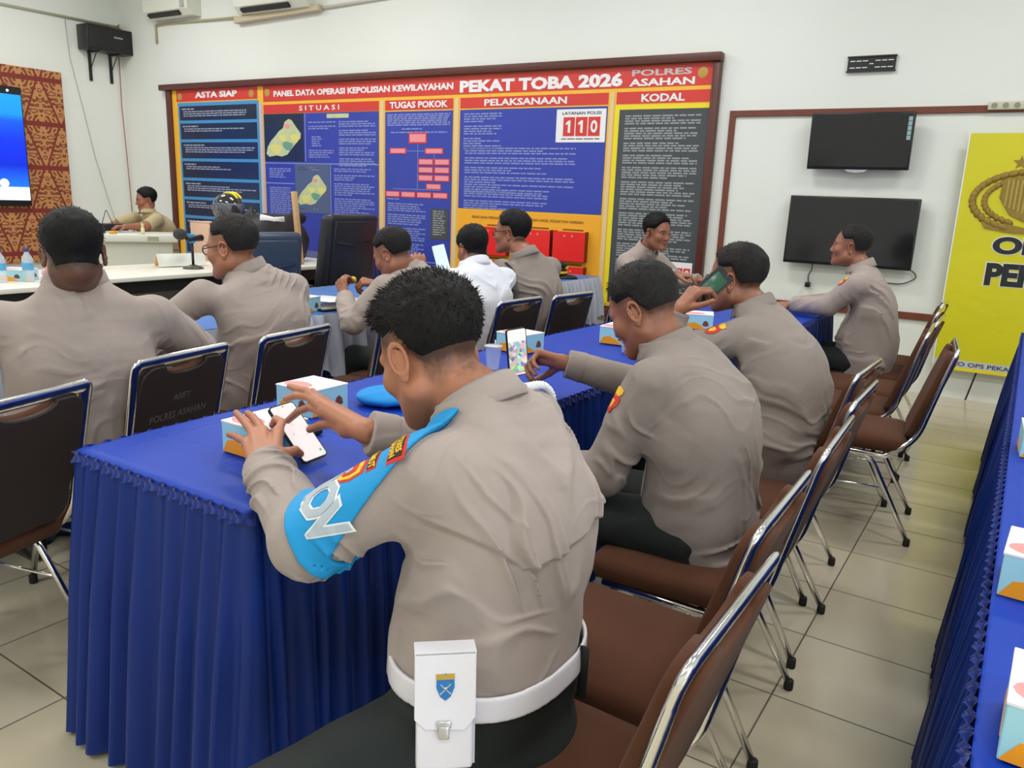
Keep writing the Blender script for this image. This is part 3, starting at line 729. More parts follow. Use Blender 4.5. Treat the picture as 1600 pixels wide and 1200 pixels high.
for yy in (0.55, 0.72, 0.86, 1.0): v = bmesh.ops.create_icosphere(bm, subdivisions=1, radius=0.018)['verts']; bmesh.ops.translate(bm, verts=v, vec=(0.05, yy, 1.35))
obj('indicator_lights', bm_mesh(bm), mat('indicator_white', (0.5, 0.7, 1), 0.3, emit=(0.6, 0.8, 1), estr=0.8), t)
bm = bmesh.new(); v = bmesh.ops.create_icosphere(bm, subdivisions=2, radius=0.055)['verts']; bmesh.ops.transform(bm, matrix=Matrix.Translation((0.054, 0.86, 0.27)) @ Matrix.Diagonal((0.05, 1, 1, 1)), verts=v); obj('picture_figure', bm_mesh(bm), mat('picture_white', (0.8, 0.8, 0.85), 0.4, emit=(0.8, 0.85, 0.95), estr=0.7), t)

t = empty('loudspeaker', (-10.65, 6.28, 3.02)); tag(t, 'black box loudspeaker on two brackets high in the left corner', 'loudspeaker')
obj('cabinet', box_mesh((0.02, -0.33, 0.0), (0.26, 0.28, 0.30), 0.01, 2), M_BLACK, t)
obj('front_grille', box_mesh((0.258, -0.31, 0.02), (0.268, 0.26, 0.28), 0.006, 2), mat('speaker_grille', (0.02, 0.02, 0.022), 0.7, bump=0.6, bscale=400), t)
obj('badge', box_mesh((0.268, 0.02, 0.175), (0.271, 0.14, 0.195)), mat('badge_grey', (0.35, 0.35, 0.36), 0.4), t)
for yy in (-0.18, 0.10):
    bm = bmesh.new(); box(bm, (0.002, yy-0.018, -0.36), (0.02, yy+0.018, 0.0)); box(bm, (0.0, yy-0.018, -0.02), (0.24, yy+0.018, -0.001)); tube(bm, [(0.02, yy, -0.22), (0.18, yy, -0.02)], 0.006, 6); obj('bracket', bm_mesh(bm), M_BLACK, t)
M_CBL = mat('cable_duct', lin(176, 176, 150), 0.6)
o = obj('cable_duct', tube_mesh([(-10.635, 3.2, 3.335), (-10.635, 5.0, 3.375), (-10.63, 6.5, 3.385)], 0.016, 6), M_CBL); tag(o, 'thin cable duct running high along the left wall to the corner', 'cable duct')
bm = bmesh.new()
for k in range(7):
    a = 2*PI*k/7; tube(bm, [(-10.60+0.02*math.cos(a), 6.40+0.05*math.cos(a*2), 3.38), (-10.55+0.03*math.sin(a), 6.46+0.04*math.sin(a), 3.34+0.02*math.sin(3*a)), (-10.60, 6.50+0.02*k/7, 3.36+0.01*k)], 0.006, 5)
o = obj('cable_tangle', bm_mesh(bm, smooth=True), mat('cable_ochre', lin(150, 140, 90), 0.5)); tag(o, 'small tangle of cables at the corner above the loudspeaker', 'cables')
o = obj('hanging_cable', tube_mesh([(-10.64, 5.82, 3.38), (-10.63, 5.84, 2.9), (-10.62, 5.95, 2.3), (-10.62, 6.06, 1.7), (-10.6, 6.2, 1.1), (-10.5, 6.25, 0.7)], 0.0045, 6), mat('cable_grey', lin(168, 172, 168), 0.5)); tag(o, 'thin grey cable hanging down the left wall beside the patterned panel', 'cable')
o = obj('red_cable', tube_mesh([(-10.63, 6.50, 3.05), (-10.63, 6.49, 2.4), (-10.62, 6.505, 1.8), (-10.62, 6.52, 1.2), (-10.6, 6.52, 0.6)], 0.007, 6), mat('cable_red', lin(170, 110, 100), 0.5)); tag(o, 'thin reddish cable running down the room corner', 'cable')
# ------------------------------------------------------------------ cloth covered tables
def satin(name, col, rough=0.38, sheen=0.2, dark=0.8, folds=False):
    m, nt, b = nodes_of(name); N = NT(nt); x, y, z, P = N.xyz()
    nt.links.new(N.mix(N.noise(P, 4.0, 3), tuple(v*dark for v in col), col), b.inputs['Base Color'])
    b.inputs['Roughness'].default_value = rough; b.inputs['Sheen Weight'].default_value = sheen; b.inputs['Specular IOR Level'].default_value = 0.3
    h = N.m('ADD', N.noise(P, 16.0, 4), N.m('MULTIPLY', N.noise(P, 600.0, 2), 0.05))
    if folds:
        for q_ in (N.m('ADD', x, N.m('MULTIPLY', y, 0.03)), N.m('SUBTRACT', y, N.m('MULTIPLY', x, 0.03))):
            fr_ = N.m('ABSOLUTE', N.m('SUBTRACT', N.m('FRACT', N.m('ADD', N.m('MULTIPLY', q_, 3.7), 50.0)), 0.5)); h = N.m('ADD', h, N.m('MULTIPLY', N.m('SUBTRACT', 1.0, N.m('MULTIPLY', fr_, 22.0), clamp=True), 0.45))
    nt.links.new(N.bump(h, 0.3, 0.006), b.inputs['Normal'])
    return m
M_CLOTH = satin('royal_blue_satin', lin(8, 44, 124), 0.42, sheen=0.0); M_CLOTHT = satin('royal_blue_cover', lin(6, 60, 178), 0.5, sheen=0.0, folds=True)
M_SILVER = satin('silver_satin', lin(186, 192, 208), 0.30, dark=0.86); M_LBLUE = satin('bright_blue_cover', lin(20, 104, 190), 0.5, folds=True); M_TEAL = satin('deep_blue_skirt', lin(14, 66, 128), 0.45)
M_NAVYC = satin('navy_skirt', lin(26, 42, 110), 0.5)

def resample(pts, step, closed=False):
    P = [np.asarray(p, float) for p in pts]
    if closed: P.append(P[0])
    out = []; 
    for a, b in zip(P[:-1], P[1:]):
        n = max(1, int(round(np.linalg.norm(b-a)/step)))
        for k in range(n): out.append(a+(b-a)*k/n)
    if not closed: out.append(P[-1])
    return np.array(out)
def round_corners(pts, r, closed=True):
    n = len(pts); out = []
    for i in range(n):
        p = np.array(pts[i], float); a = np.array(pts[i-1], float)-p; b = np.array(pts[(i+1) % n], float)-p
        a = a/np.linalg.norm(a)*r; b = b/np.linalg.norm(b)*r
        for t in (0, .25, .5, .75, 1): out.append((p+a)*(1-t)**2+2*t*(1-t)*p+(p+b)*t*t)
    return out
def outward(L):
    t = np.roll(L, -1, 0)-np.roll(L, 1, 0); t /= np.linalg.norm(t, axis=1)[:, None].clip(1e-9)
    return np.stack([t[:, 1], -t[:, 0]], 1)       # loop runs counter-clockwise -> outward is right of travel
def skirt(loop, ztop, zbot, pitch=0.055, amp=0.014, flare=0.02, seed=1, rows=18, hem=None, top_gather=0.35, push=0.0, kick=0.0):
    """pleated cloth hung from a closed loop (counter-clockwise)"""
    L = resample(round_corners(loop, 0.02), 0.0075, True); n = len(L); nr = outward(L)
    s = np.arange(n)*0.0075; tot = n*0.0075; k = max(3, round(tot/pitch)); rs = np.random.RandomState(seed)
    jit = np.interp(s, np.linspace(0, tot, k+1), np.cumsum(np.r_[0, rs.uniform(0.55, 1.45, k)])); jit = jit/jit[-1]*k
    ph = jit*2*PI; am = np.interp(s, np.linspace(0, tot, 60), np.r_[rs.uniform(0.5, 1.5, 59), 1.0]); am[-8:] = am[:8][::-1]
    big = np.interp(s, np.linspace(0, tot, int(tot/0.22)+2), rs.uniform(-1, 1, int(tot/0.22)+2))
    V = []
    for r in range(rows+1):
        t = r/rows; zt = zbot if hem is None else zbot+hem(s)
        z = ztop+(zt-ztop)*t
        a = amp*(top_gather+(1-top_gather)*min(1, t*2.2))*am
        wob = np.sin(ph+0.6*np.sin(ph*0.31+t*1.2)); wob = np.sign(wob)*np.abs(wob)**0.75
        off = push+a*wob+flare*t**0.7+0.012*big*t+a*0.35*np.sin(ph*0.5+1.0+t)*t
        q = L+nr*off[:, None]; q[:, 1] -= kick*np.clip(-nr[:, 1], 0, 1)*t**1.1+kick*0.25*np.clip((1.4-L[:, 1])/0.45, 0, 1)*t
        V.append(np.column_stack([q, np.full(n, 1.0)*z]))
    V = np.concatenate(V); Q = []
    i = np.arange(n); j = (i+1) % n
    for r in range(rows): Q.append(np.stack([r*n+i, (r+1)*n+i, (r+1)*n+j, r*n+j], 1))
    return np_mesh('skirt', V, np.concatenate(Q), True)
def ruffle(loop, z, wdt=0.022, seed=2, amp=0.007, push=0.004):
    """the crimped frill sewn along a table edge"""
    L = resample(round_corners(loop, 0.02), 0.004, True); n = len(L); nr = outward(L); s = np.arange(n)*0.004
    rs = np.random.RandomState(seed); ph = s*2*PI/0.021+2.0*np.interp(s, np.linspace(0, s[-1], 200), rs.uniform(-1, 1, 200))
    V = []
    for (dz, of, k) in ((-wdt*0.62, 0.006, 1.0), (-wdt*0.25, 0.003, 0.35), (0.0, 0.001, 0.0), (wdt*0.22, 0.002, 0.5), (wdt*0.42, 0.003, 1.1)):
        q = L+nr*(push+of+amp*k*np.sin(ph+dz*60)[:, None]); V.append(np.column_stack([q, z+dz+0.004*k*np.cos(ph*0.5+dz*90)]))
    V = np.concatenate(V); i = np.arange(n); j = (i+1) % n; Q = []
    for r in range(4): Q.append(np.stack([r*n+i, r*n+j, (r+1)*n+j, (r+1)*n+i], 1))
    return np_mesh('ruffle', V, np.concatenate(Q), True)
def cover(loop, z, creases=True, thick=0.012, seed=5):
    """cloth top: grid clipped to a convex loop, faint fold creases"""
    L = np.array(round_corners(loop, 0.02)); c = L.mean(0); n = len(L); ks = np.linspace(0, 1, 60)
    R = resample(L.tolist(), 0.02, True); n = len(R); V = []
    for k in ks: V.append(np.column_stack([c+(R-c)*k, np.full(n, z)]))
    V = np.concatenate(V)
    w_ = vnoise((V*np.array([6, 6, 0])+seed).astype(f32))*0.0016+ridge((V*np.array([3.2, 3.2, 0])+seed*2).astype(f32))*0.0012
    V[:, 2] += w_
    V = np.concatenate([V, np.column_stack([R, np.full(n, z-thick)])])
    i = np.arange(n); j = (i+1) % n; Q = []
    for r in range(len(ks)): Q.append(np.stack([r*n+i, r*n+j, (r+1)*n+j, (r+1)*n+i], 1)[:, ::-1])
    return np_mesh('cover', V, np.concatenate(Q), True)
def cloth_table(name, loop, z, label, cat, top_m, skirt_m, ruf_m, zbot=0.015, pitch=0.055, amp=0.013, seed=1, origin=None, flare=0.02, kick=0.0):
    o = empty(name, (0, 0, 0)); tag(o, label, cat)
    bm = bmesh.new(); lp = [(p[0]*0.97+0.03*np.mean([q[0] for q in loop]), p[1]*0.99+0.01*np.mean([q[1] for q in loop])) for p in loop]
    poly_prism(bm, lp, z-0.045, z-0.016, 'xy'); obj('table_top', bm_mesh(bm), mat('table_board', (0.25, 0.18, 0.12), 0.6) if 'table_board' not in bpy.data.materials else bpy.data.materials['table_board'], o)
    obj('cloth_cover', cover(loop, z), top_m, o)
    obj('skirt', skirt(loop, z-0.012, zbot, pitch, amp, seed=seed, flare=flare, kick=kick), skirt_m, o)
    if ruf_m: obj('ruffle', ruffle(loop, z-0.010, seed=seed+3), ruf_m, o)
    return o
M_RUF = satin('dark_blue_frill', lin(20, 48, 138), 0.5)
MT = [(-1.87, 0.955), (-1.235, 0.955), (-1.205, 2.6), (-1.03, 4.4), (-1.02, 5.42), (-1.70, 5.45), (-1.83, 4.2), (-1.885, 3.0)]
cloth_table('skirted_table', MT, 0.75, 'long table under royal blue cloth with pleated skirt, in the middle', 'table', M_CLOTHT, M_CLOTH, M_RUF, seed=1, pitch=0.06, amp=0.016, kick=0.045)
RTB = [(0.035, 0.98), (0.72, 0.96), (0.72, 5.3), (0.035, 5.3)]
cloth_table('skirted_table', RTB, 0.75, 'royal blue cloth-covered table running along the right edge', 'table', M_CLOTHT, M_CLOTH, M_RUF, seed=9, pitch=0.032, amp=0.008, flare=0.075)
STB = [(-3.95, 0.35), (-3.06, 0.35), (-3.10, 6.12), (-3.98, 6.12)]
so_ = cloth_table('skirted_table', STB, 0.75, 'long table with bright blue top and silver swag skirt, behind the middle table', 'table', M_LBLUE, M_TEAL, None, seed=21, pitch=0.12, amp=0.018)
rs_ = np.random.RandomState(4); _hm = rs_.uniform(-0.08, 0.06, 90)
obj('silver_swag', skirt([(-3.95, 0.34), (-3.05, 0.34), (-3.09, 6.13), (-3.98, 6.13)], 0.752, 0.43, pitch=0.085, amp=0.026, flare=0.045, seed=33, rows=16, hem=lambda s: np.interp(s, np.linspace(0, s[-1], 90), np.r_[_hm[:89], _hm[0]])+0.02*np.sin(s*23), push=0.008), M_SILVER, so_)

# ------------------------------------------------------------------ white desks, lectern
M_DESK = mat('white_desk_laminate', lin(232, 230, 218), 0.25); M_DKPAN = mat('dark_desk_panel', lin(34, 34, 36), 0.5); M_GRPAN = mat('grey_desk_panel', lin(168, 170, 166), 0.4)
def desk(name, x0, x1, y0, y1, label):
    o = empty(name, ((x0+x1)/2, (y0+y1)/2, 0)); cx, cy = (x0+x1)/2, (y0+y1)/2; tag(o, label, 'desk')
    hx_, hy_ = (x1-x0)/2, (y1-y0)/2
    obj('desk_top', box_mesh((-hx_, -hy_, 0.715), (hx_, hy_, 0.75), 0.008, 3), M_DESK, o)
    obj('apron', box_mesh((hx_-0.10, -hy_+0.03, 0.62), (hx_-0.08, hy_-0.03, 0.714)), M_DKPAN, o)
    obj('front_panel', box_mesh((-hx_+0.12, -hy_+0.05, 0.05), (-hx_+0.14, hy_-0.05, 0.714)), M_GRPAN, o)
    for sy in (-1, 1): obj('side_panel', box_mesh((-hx_+0.05, sy*(hy_-0.06)-0.015, 0.0), (hx_-0.07, sy*(hy_-0.06)+0.015, 0.714)), M_DKPAN if sy > 0 else M_GRPAN, o)
    return o
desk('white_desk', -5.95, -5.02, 1.3, 2.72, 'white-topped desk at the far left holding the water bottles')
desk('white_desk', -5.98, -5.18, 2.74, 4.15, 'white-topped desk holding the microphone and orange name sign')
desk('white_desk', -5.95, -5.15, 4.18, 5.35, 'white-topped desk behind the two leather armchairs')
# lectern with the seated operator
t = empty('lectern', (-7.55, 4.45, 0)); t.rotation_euler = (0, 0, math.radians(-32)); tag(t, 'white panelled counter in front of the leaning man in tan', 'lectern')
obj('counter_top', box_mesh((-0.28, -0.62, 0.83), (0.30, 0.55, 0.90), 0.006, 2), mat('counter_white', lin(214, 218, 206), 0.35), t)
obj('front_panel', box_mesh((0.20, -0.16, 0.0), (0.25, 0.50, 0.829)), mat('counter_pale_grey', lin(206, 210, 200), 0.4), t)
bm = bmesh.new(); poly_prism(bm, [(0.25, -0.16), (0.20, -0.16), (-0.16, -0.56), (-0.12, -0.60)], 0.0, 0.829, 'xy'); obj('angled_panel', bm_mesh(bm), mat('counter_white_panel', lin(222, 226, 212), 0.4), t)
obj('side_panel', box_mesh((-0.24, 0.46, 0.0), (0.20, 0.50, 0.829)), bpy.data.materials['counter_pale_grey'], t)
obj('socket_plate', box_mesh((0.30, 0.28, 0.845), (0.304, 0.38, 0.885)), mat('plate_grey', lin(160, 162, 140), 0.5), t)
bs = empty('skirted_side_table', (-6.9, 5.55, 0)); tag(bs, 'small navy-skirted table between the lectern and the board', 'table')
lp = [(-7.5, 5.42), (-5.4, 5.42), (-5.4, 6.0), (-7.5, 6.0)]
o = obj('skirt', skirt(lp, 0.735, 0.02, 0.07, 0.012, seed=44), M_NAVYC, bs, (6.9, -5.55, 0)); obj('cloth_cover', cover(lp, 0.745), M_NAVYC, bs, (6.9, -5.55, 0))

# ------------------------------------------------------------------ chairs
m, nt, b = nodes_of('brown_chair_fabric'); N = NT(nt); x, y, z, P = N.xyz()
nt.links.new(N.mix(N.noise(P, 5.0, 4), lin(72, 43, 29), lin(94, 59, 41)), b.inputs['Base Color']); b.inputs['Roughness'].default_value = 0.9; b.inputs['Sheen Weight'].default_value = 0.05
b.inputs['Specular IOR Level'].default_value = 0.2; nt.links.new(N.bump(N.noise(P, 700.0, 2), 0.5, 0.001), b.inputs['Normal']); M_SEAT = m
M_BACKD = mat('dark_chair_back', lin(44, 33, 32), 0.55, bump=0.25, bscale=500, var=0.12, vscale=6)  # left row's back shells: same chair, back coloured darker than the right row's
m, nt, b = nodes_of('chrome'); N = NT(nt); x, y, z, P = N.xyz()
b.inputs['Base Color'].default_value = (0.86, 0.86, 0.85, 1); b.inputs['Metallic'].default_value = 1.0
nt.links.new(N.m('ADD', N.m('MULTIPLY', N.noise(P, 30.0, 3), 0.16), 0.07), b.inputs['Roughness']); nt.links.new(N.bump(N.noise(P, 60.0, 3), 0.25, 0.0015), b.inputs['Normal']); M_CHROME = m
M_RUBBER = mat('black_rubber', (0.015, 0.015, 0.015), 0.7)
def pad_outline(w_top, w_bot, z0, z1, notch, n=10):
    """upholstered back outline with a scooped handhold at the top"""
    P = []
    def corner(cx, cz, r, a0, a1):
        for k in range(6):
            a = math.radians(a0+(a1-a0)*k/5); P.append((cx+r*math.cos(a), cz+r*math.sin(a)))
    corner(-w_bot+0.03, z0+0.03, 0.03, 180, 270); corner(w_bot-0.03, z0+0.03, 0.03, 270, 360)
    P.append((w_top*1.03, z0+(z1-z0)*0.55)); corner(w_top-0.05, z1-0.05, 0.05, 0, 90)
    for k in range(n+1):
        a = PI*k/n; P.append((math.cos(a)*0.085, z1-notch*math.sin(a)**0.8 if 0 < k < n else z1))
    corner(-w_top+0.05, z1-0.05, 0.05, 90, 180); P.append((-w_top*1.03, z0+(z1-z0)*0.55))
    return P
def build_chair(shell_m):
    """stacking chair, faces -X, origin on the floor under the seat"""
    t = empty('banquet_chair', (0, 0, 0)); HW = 0.188
    # seat
    bm = bmesh.new(); out = []
    for cx, cy, a0 in ((0.155, -0.155, 270), (0.155, 0.155, 0), (-0.175, 0.165, 90), (-0.175, -0.165, 180)):
        for k in range(7):
            a = math.radians(a0+90*k/6); out.append((cx+0.055*math.cos(a), cy+0.045*math.sin(a)))
    V = []; Q = []; n = len(out); prof = [(0.86, 0.0), (0.97, 0.004), (1.0, 0.022), (1.0, 0.040), (0.965, 0.056), (0.90, 0.066), (0.70, 0.072), (0.35, 0.0755), (0.0004, 0.0765)]
    for (s, z_) in prof:
        for (px, py) in out: V.append((px*s, py*s, 0.392+z_))
    for r in range(len(prof)-1):
        for k in range(n): Q.append((r*n+k, r*n+(k+1) % n, (r+1)*n+(k+1) % n, (r+1)*n+k))
    obj('seat', np_mesh('seat', V, Q, True), M_SEAT, t)
    # back pad in its own reclined plane
    def plane(y, z_, off): # z_ height along back from the seat; recline
        th = math.radians(17); return (0.195+z_*math.sin(th)+off*math.cos(th), y, 0.40+z_*math.cos(th)-off*math.sin(th))
    for nm, o0, o1, mm_, sh in (('backrest', -0.026, 0.004, M_SEAT, 1.0), ('backrest_shell', 0.004, 0.018, shell_m, 0.985)):
        O = pad_outline(0.178*sh, 0.164*sh, 0.06, 0.452, 0.034); bm = bmesh.new()
        a_ = [bm.verts.new(plane(py, pz, o0)) for py, pz in O]; b_ = [bm.verts.new(plane(py, pz, o1)) for py, pz in O]
        f1 = bm.faces.new(a_); f2 = bm.faces.new(b_[::-1]); k_ = len(O)
        for i in range(k_): bm.faces.new((a_[i], b_[i], b_[(i+1) % k_], a_[(i+1) % k_]))
        bmesh.ops.recalc_face_normals(bm, faces=bm.faces[:]); es = [e for e in (f1.edges[:] if nm == 'backrest' else f2.edges[:])]
        bmesh.ops.bevel(bm, geom=es, offset=0.008 if nm == 'backrest' else 0.004, segments=3, profile=0.5, affect='EDGES'); obj(nm, bm_mesh(bm, smooth=True), mm_, t)
    # frame: hoop over the back running down and forward under the seat
    hoop = []
    sidep = [(-0.19, 0.383), (0.11, 0.376)]
    A = [(-0.185, -HW, 0.384), (0.13, -HW, 0.374), (0.235, -HW, 0.46), plane(-HW, 0.43, 0.0), plane(-HW, 0.465, 0.0)]
    top = plane(0, 0.465, 0.0)
    B = [(p[0], -p[1], p[2]) for p in A[::-1]]
    pts = arc_pts(A[:-1]+[plane(-HW, 0.465, 0.0)]+[plane(HW, 0.465, 0.0)]+B[1:], [0, 0.02, 0.12, 0.02, 0.055, 0.055, 0.02, 0.12, 0.02, 0], 7)
    bm = bmesh.new(); fl = []
    for p in pts:
        h_ = max(0, min(1, (p[2]-0.70)/0.10)); fl.append((1.0+0.0*h_, 1.0+0.75*h_))
    # flattened wide tube towards the top rail
    rad = [0.0120]*len(pts); th = math.radians(17); tube(bm, pts, rad, 12, flat=[(f[0]*(1-0.25*(f[1]-1)/0.75), f[1]) for f in fl], ref=None)
    obj('back_frame', bm_mesh(bm, smooth=True), M_CHROME, t)
    for s in (-1, 1):
        y = s*0.182
        fr = [(-0.225, s*0.205, 0.02), (-0.165, y, 0.365), (-0.10, y, 0.372)]
        rr = [(-0.02, y, 0.372), (0.075, y, 0.365), (0.262, s*0.205, 0.02)]
        for nm, q in (('front', fr), ('rear', rr)):
            bm = bmesh.new(); tube(bm, arc_pts(q, 0.06, 6), 0.0105, 10)
            l = obj('leg', bm_mesh(bm, smooth=True), M_CHROME, t)
            foot = q[0] if nm == 'front' else q[-1]
            bm = bmesh.new(); lathe(bm, [(0.0125, 0), (0.014, 0.006), (0.0135, 0.03), (0.012, 0.032)], 12, (foot[0], foot[1], 0.0)); obj('rubber_foot', bm_mesh(bm, smooth=True), M_RUBBER, l)
    bm = bmesh.new()
    for xx, zz in ((-0.12, 0.378), (0.08, 0.372)): tube(bm, [(xx, -HW+0.005, zz), (xx, HW-0.005, zz)], 0.009, 8)
    tube(bm, [(-0.188, -0.17, 0.23), (-0.188, 0.17, 0.23)], 0.006, 8)
    for s in (-1, 1): tube(bm, [(-0.188, s*0.19, 0.23), (0.145, s*0.19, 0.235)], 0.005, 8)
    obj('stretcher', bm_mesh(bm, smooth=True), M_CHROME, t)
    return t
def dup(root):
    r = root.copy(); COL.objects.link(r)
    for ch in [o for o in root.children]:
        c = ch.copy(); COL.objects.link(c); c.parent = r
        for g in ch.children:
            d = g.copy(); COL.objects.link(d); d.parent = c
    return r
PROTO = {}
def chair(x, y, rz, label, group):
    if group not in PROTO: o = PROTO[group] = build_chair(M_SEAT if group == G1 else M_BACKD)
    else: o = dup(PROTO[group])
    o.location = (x, y, 0); o.rotation_euler = (0, 0, math.radians(rz)); tag(o, label, 'chair', group); return o
G1 = 'brown chairs along the right side of the middle table'; G2 = 'dark-backed chairs along the left of the middle table'
bot = -0.335
CH = [(-0.26, 1.01, 0, 'empty-backed brown chair nearest the camera, under the man with the blue armband'), (-0.31, 1.45, 1, 'empty brown chair right behind the man with the blue armband'),
      (-0.32, 1.99, 2, 'brown chair under the officer holding the phone out'), (-0.35, 2.53, 0, 'empty brown chair between the two officers with phones'), (-0.41, 2.97, -2, 'brown chair under the officer phoning'),
      (-0.20, 3.74, 6, 'turned-out empty brown chair standing nearest the aisle'), (-0.34, 4.20, 2, 'empty brown chair just behind the turned-out one'), (-0.34, 4.67, 0, 'empty brown chair, second behind the turned-out one'), (-0.38, 5.13, 0, 'brown chair under the officer at the far end of the blue table'), (-0.40, 5.62, 0, 'last brown chair of the right-hand row, nearest the wall')]
for (xt, yc, rz, lab) in CH: chair(xt+bot, yc, rz, lab, G1)
CL = [(-2.04, 0.86, 14, 'dark chair at the left edge of the frame, nearest of its row'), (-2.24, 1.47, 10, 'dark chair with faded stencilled words behind the broad officer'), (-2.31, 2.02, 8, 'dark chair behind the officer with glasses at the left'),
      (-2.33, 2.72, 4, 'dark chair mostly hidden behind the spiky-haired head'), (-2.36, 3.10, 4, 'dark chair half hidden behind the spiky-haired head, beside the white shirt'), (-2.24, 3.57, -3, 'dark chair between white shirt and the officer with the shoulder cord'), (-2.17, 4.05, -6, 'empty dark chair standing right of the officer with the shoulder cord'), (-2.10, 4.75, -10, 'dark chair farthest right of its row, by the grey column')]
CHL = [chair(xt+bot, yc, rz, lab, G2) for (xt, yc, rz, lab) in CL]
# faded stencil on the back shell of one chair
c0 = CHL[1]; th = math.radians(17)
for s_, zz, ww, hh in (('ASET', 0.33, 0.075, 0.022), ('POLRES ASAHAN', 0.265, 0.24, 0.026), ('TAHUN ANGGARAN', 0.185, 0.25, 0.026)):
    me = text_mesh(s_, 1.0, bold=0.02, depth=0.002); co = np.array([v.co[:] for v in me.vertices]); w0 = np.ptp(co[:, 0]); h0 = np.ptp(co[:, 1])
    me.transform(Matrix.Translation((-(co[:, 0].max()+co[:, 0].min())/2, -(co[:, 1].max()+co[:, 1].min())/2, 0))); me.transform(Matrix.Diagonal((ww/w0, hh/h0, 0.4, 1)))
    R_ = Matrix(((0, math.sin(th), math.cos(th)), (1, 0, 0), (0, math.cos(th), -math.sin(th)))).to_4x4()
    me.transform(Matrix.Translation((0.195+zz*math.sin(th)+0.0190*math.cos(th), 0, 0.40+zz*math.cos(th)-0.0190*math.sin(th))) @ R_)
    obj('stencil', me, mat('stencil_paint', lin(92, 84, 82), 0.7) if 'stencil_paint' not in bpy.data.materials else bpy.data.materials['stencil_paint'], c0)

# high-backed leather armchairs
M_LEATH = mat('black_leather', (0.012, 0.013, 0.02), 0.35, bump=0.3, bscale=120); M_LEATHB = mat('slate_leather', lin(48, 62, 82), 0.35, bump=0.3, bscale=90)
def armchair(x, y, rz, w_, zt, m_, lab, piping=None):
    t = empty('leather_armchair', (x, y, 0), math.radians(rz)); tag(t, lab, 'armchair')
    bm = bmesh.new(); box(bm, (0.20, -w_/2, 0.42), (0.32, w_/2, zt)); bevel_all(bm, 0.045, 4)
    for v in bm.verts: v.co.x += max(0, v.co.z-0.45)*0.14; v.co.y *= 1-0.10*max(0, (v.co.z-0.6))
    obj('backrest', bm_mesh(bm, smooth=True), m_, t)
    bm = bmesh.new(); box(bm, (0.312, -w_/2+0.05, 0.50), (0.335, w_/2-0.05, zt-0.05)); bevel_all(bm, 0.01, 2)
    for v in bm.verts: v.co.x += max(0, v.co.z-0.45)*0.14; v.co.y *= 1-0.10*max(0, (v.co.z-0.6))
    obj('back_panel', bm_mesh(bm, smooth=True), m_, t)
    obj('headrest_seam', tube_mesh([(0.345+0.14*(zt-0.22-0.45), -w_/2+0.08, zt-0.21), (0.350+0.14*(zt-0.24-0.45), 0, zt-0.24), (0.345+0.14*(zt-0.22-0.45), w_/2-0.08, zt-0.21)], 0.006, 6), m_, t)
    obj('seat', box_mesh((-0.30, -w_/2+0.03, 0.36), (0.26, w_/2-0.03, 0.50), 0.05, 4), m_, t)
    for s in (-1, 1): obj('armrest', box_mesh((-0.22, s*w_/2-0.035, 0.60), (0.24, s*w_/2+0.035, 0.67), 0.02, 3), m_, t); obj('arm_post', tube_mesh([(0.0, s*w_/2, 0.42), (0.0, s*w_/2, 0.61)], 0.018, 8), M_CHROME, t)
    obj('gas_column', tube_mesh([(0, 0, 0.08), (0, 0, 0.38)], 0.028, 12), M_CHROME, t)
    bm = bmesh.new()
    for k in range(5): a = 2*PI*k/5; tube(bm, [(0, 0, 0.10), (0.28*math.cos(a), 0.28*math.sin(a), 0.065)], 0.018, 8)
    obj('star_base', bm_mesh(bm, smooth=True), M_BLACK, t)
    for k in range(5):
        a = 2*PI*k/5; bm = bmesh.new(); v = bmesh.ops.create_icosphere(bm, subdivisions=2, radius=0.028)['verts']; bmesh.ops.translate(bm, verts=v, vec=(0.28*math.cos(a), 0.28*math.sin(a), 0.0285)); obj('castor', bm_mesh(bm, smooth=True), M_BLACK, t)
    return t
armchair(-4.86, 4.55, 4, 0.62, 1.21, M_LEATH, 'tall black leather armchair facing away, in the middle of the room')
armchair(-4.62, 3.62, -12, 0.56, 1.10, M_LEATHB, 'slate leather armchair behind the officer with glasses')

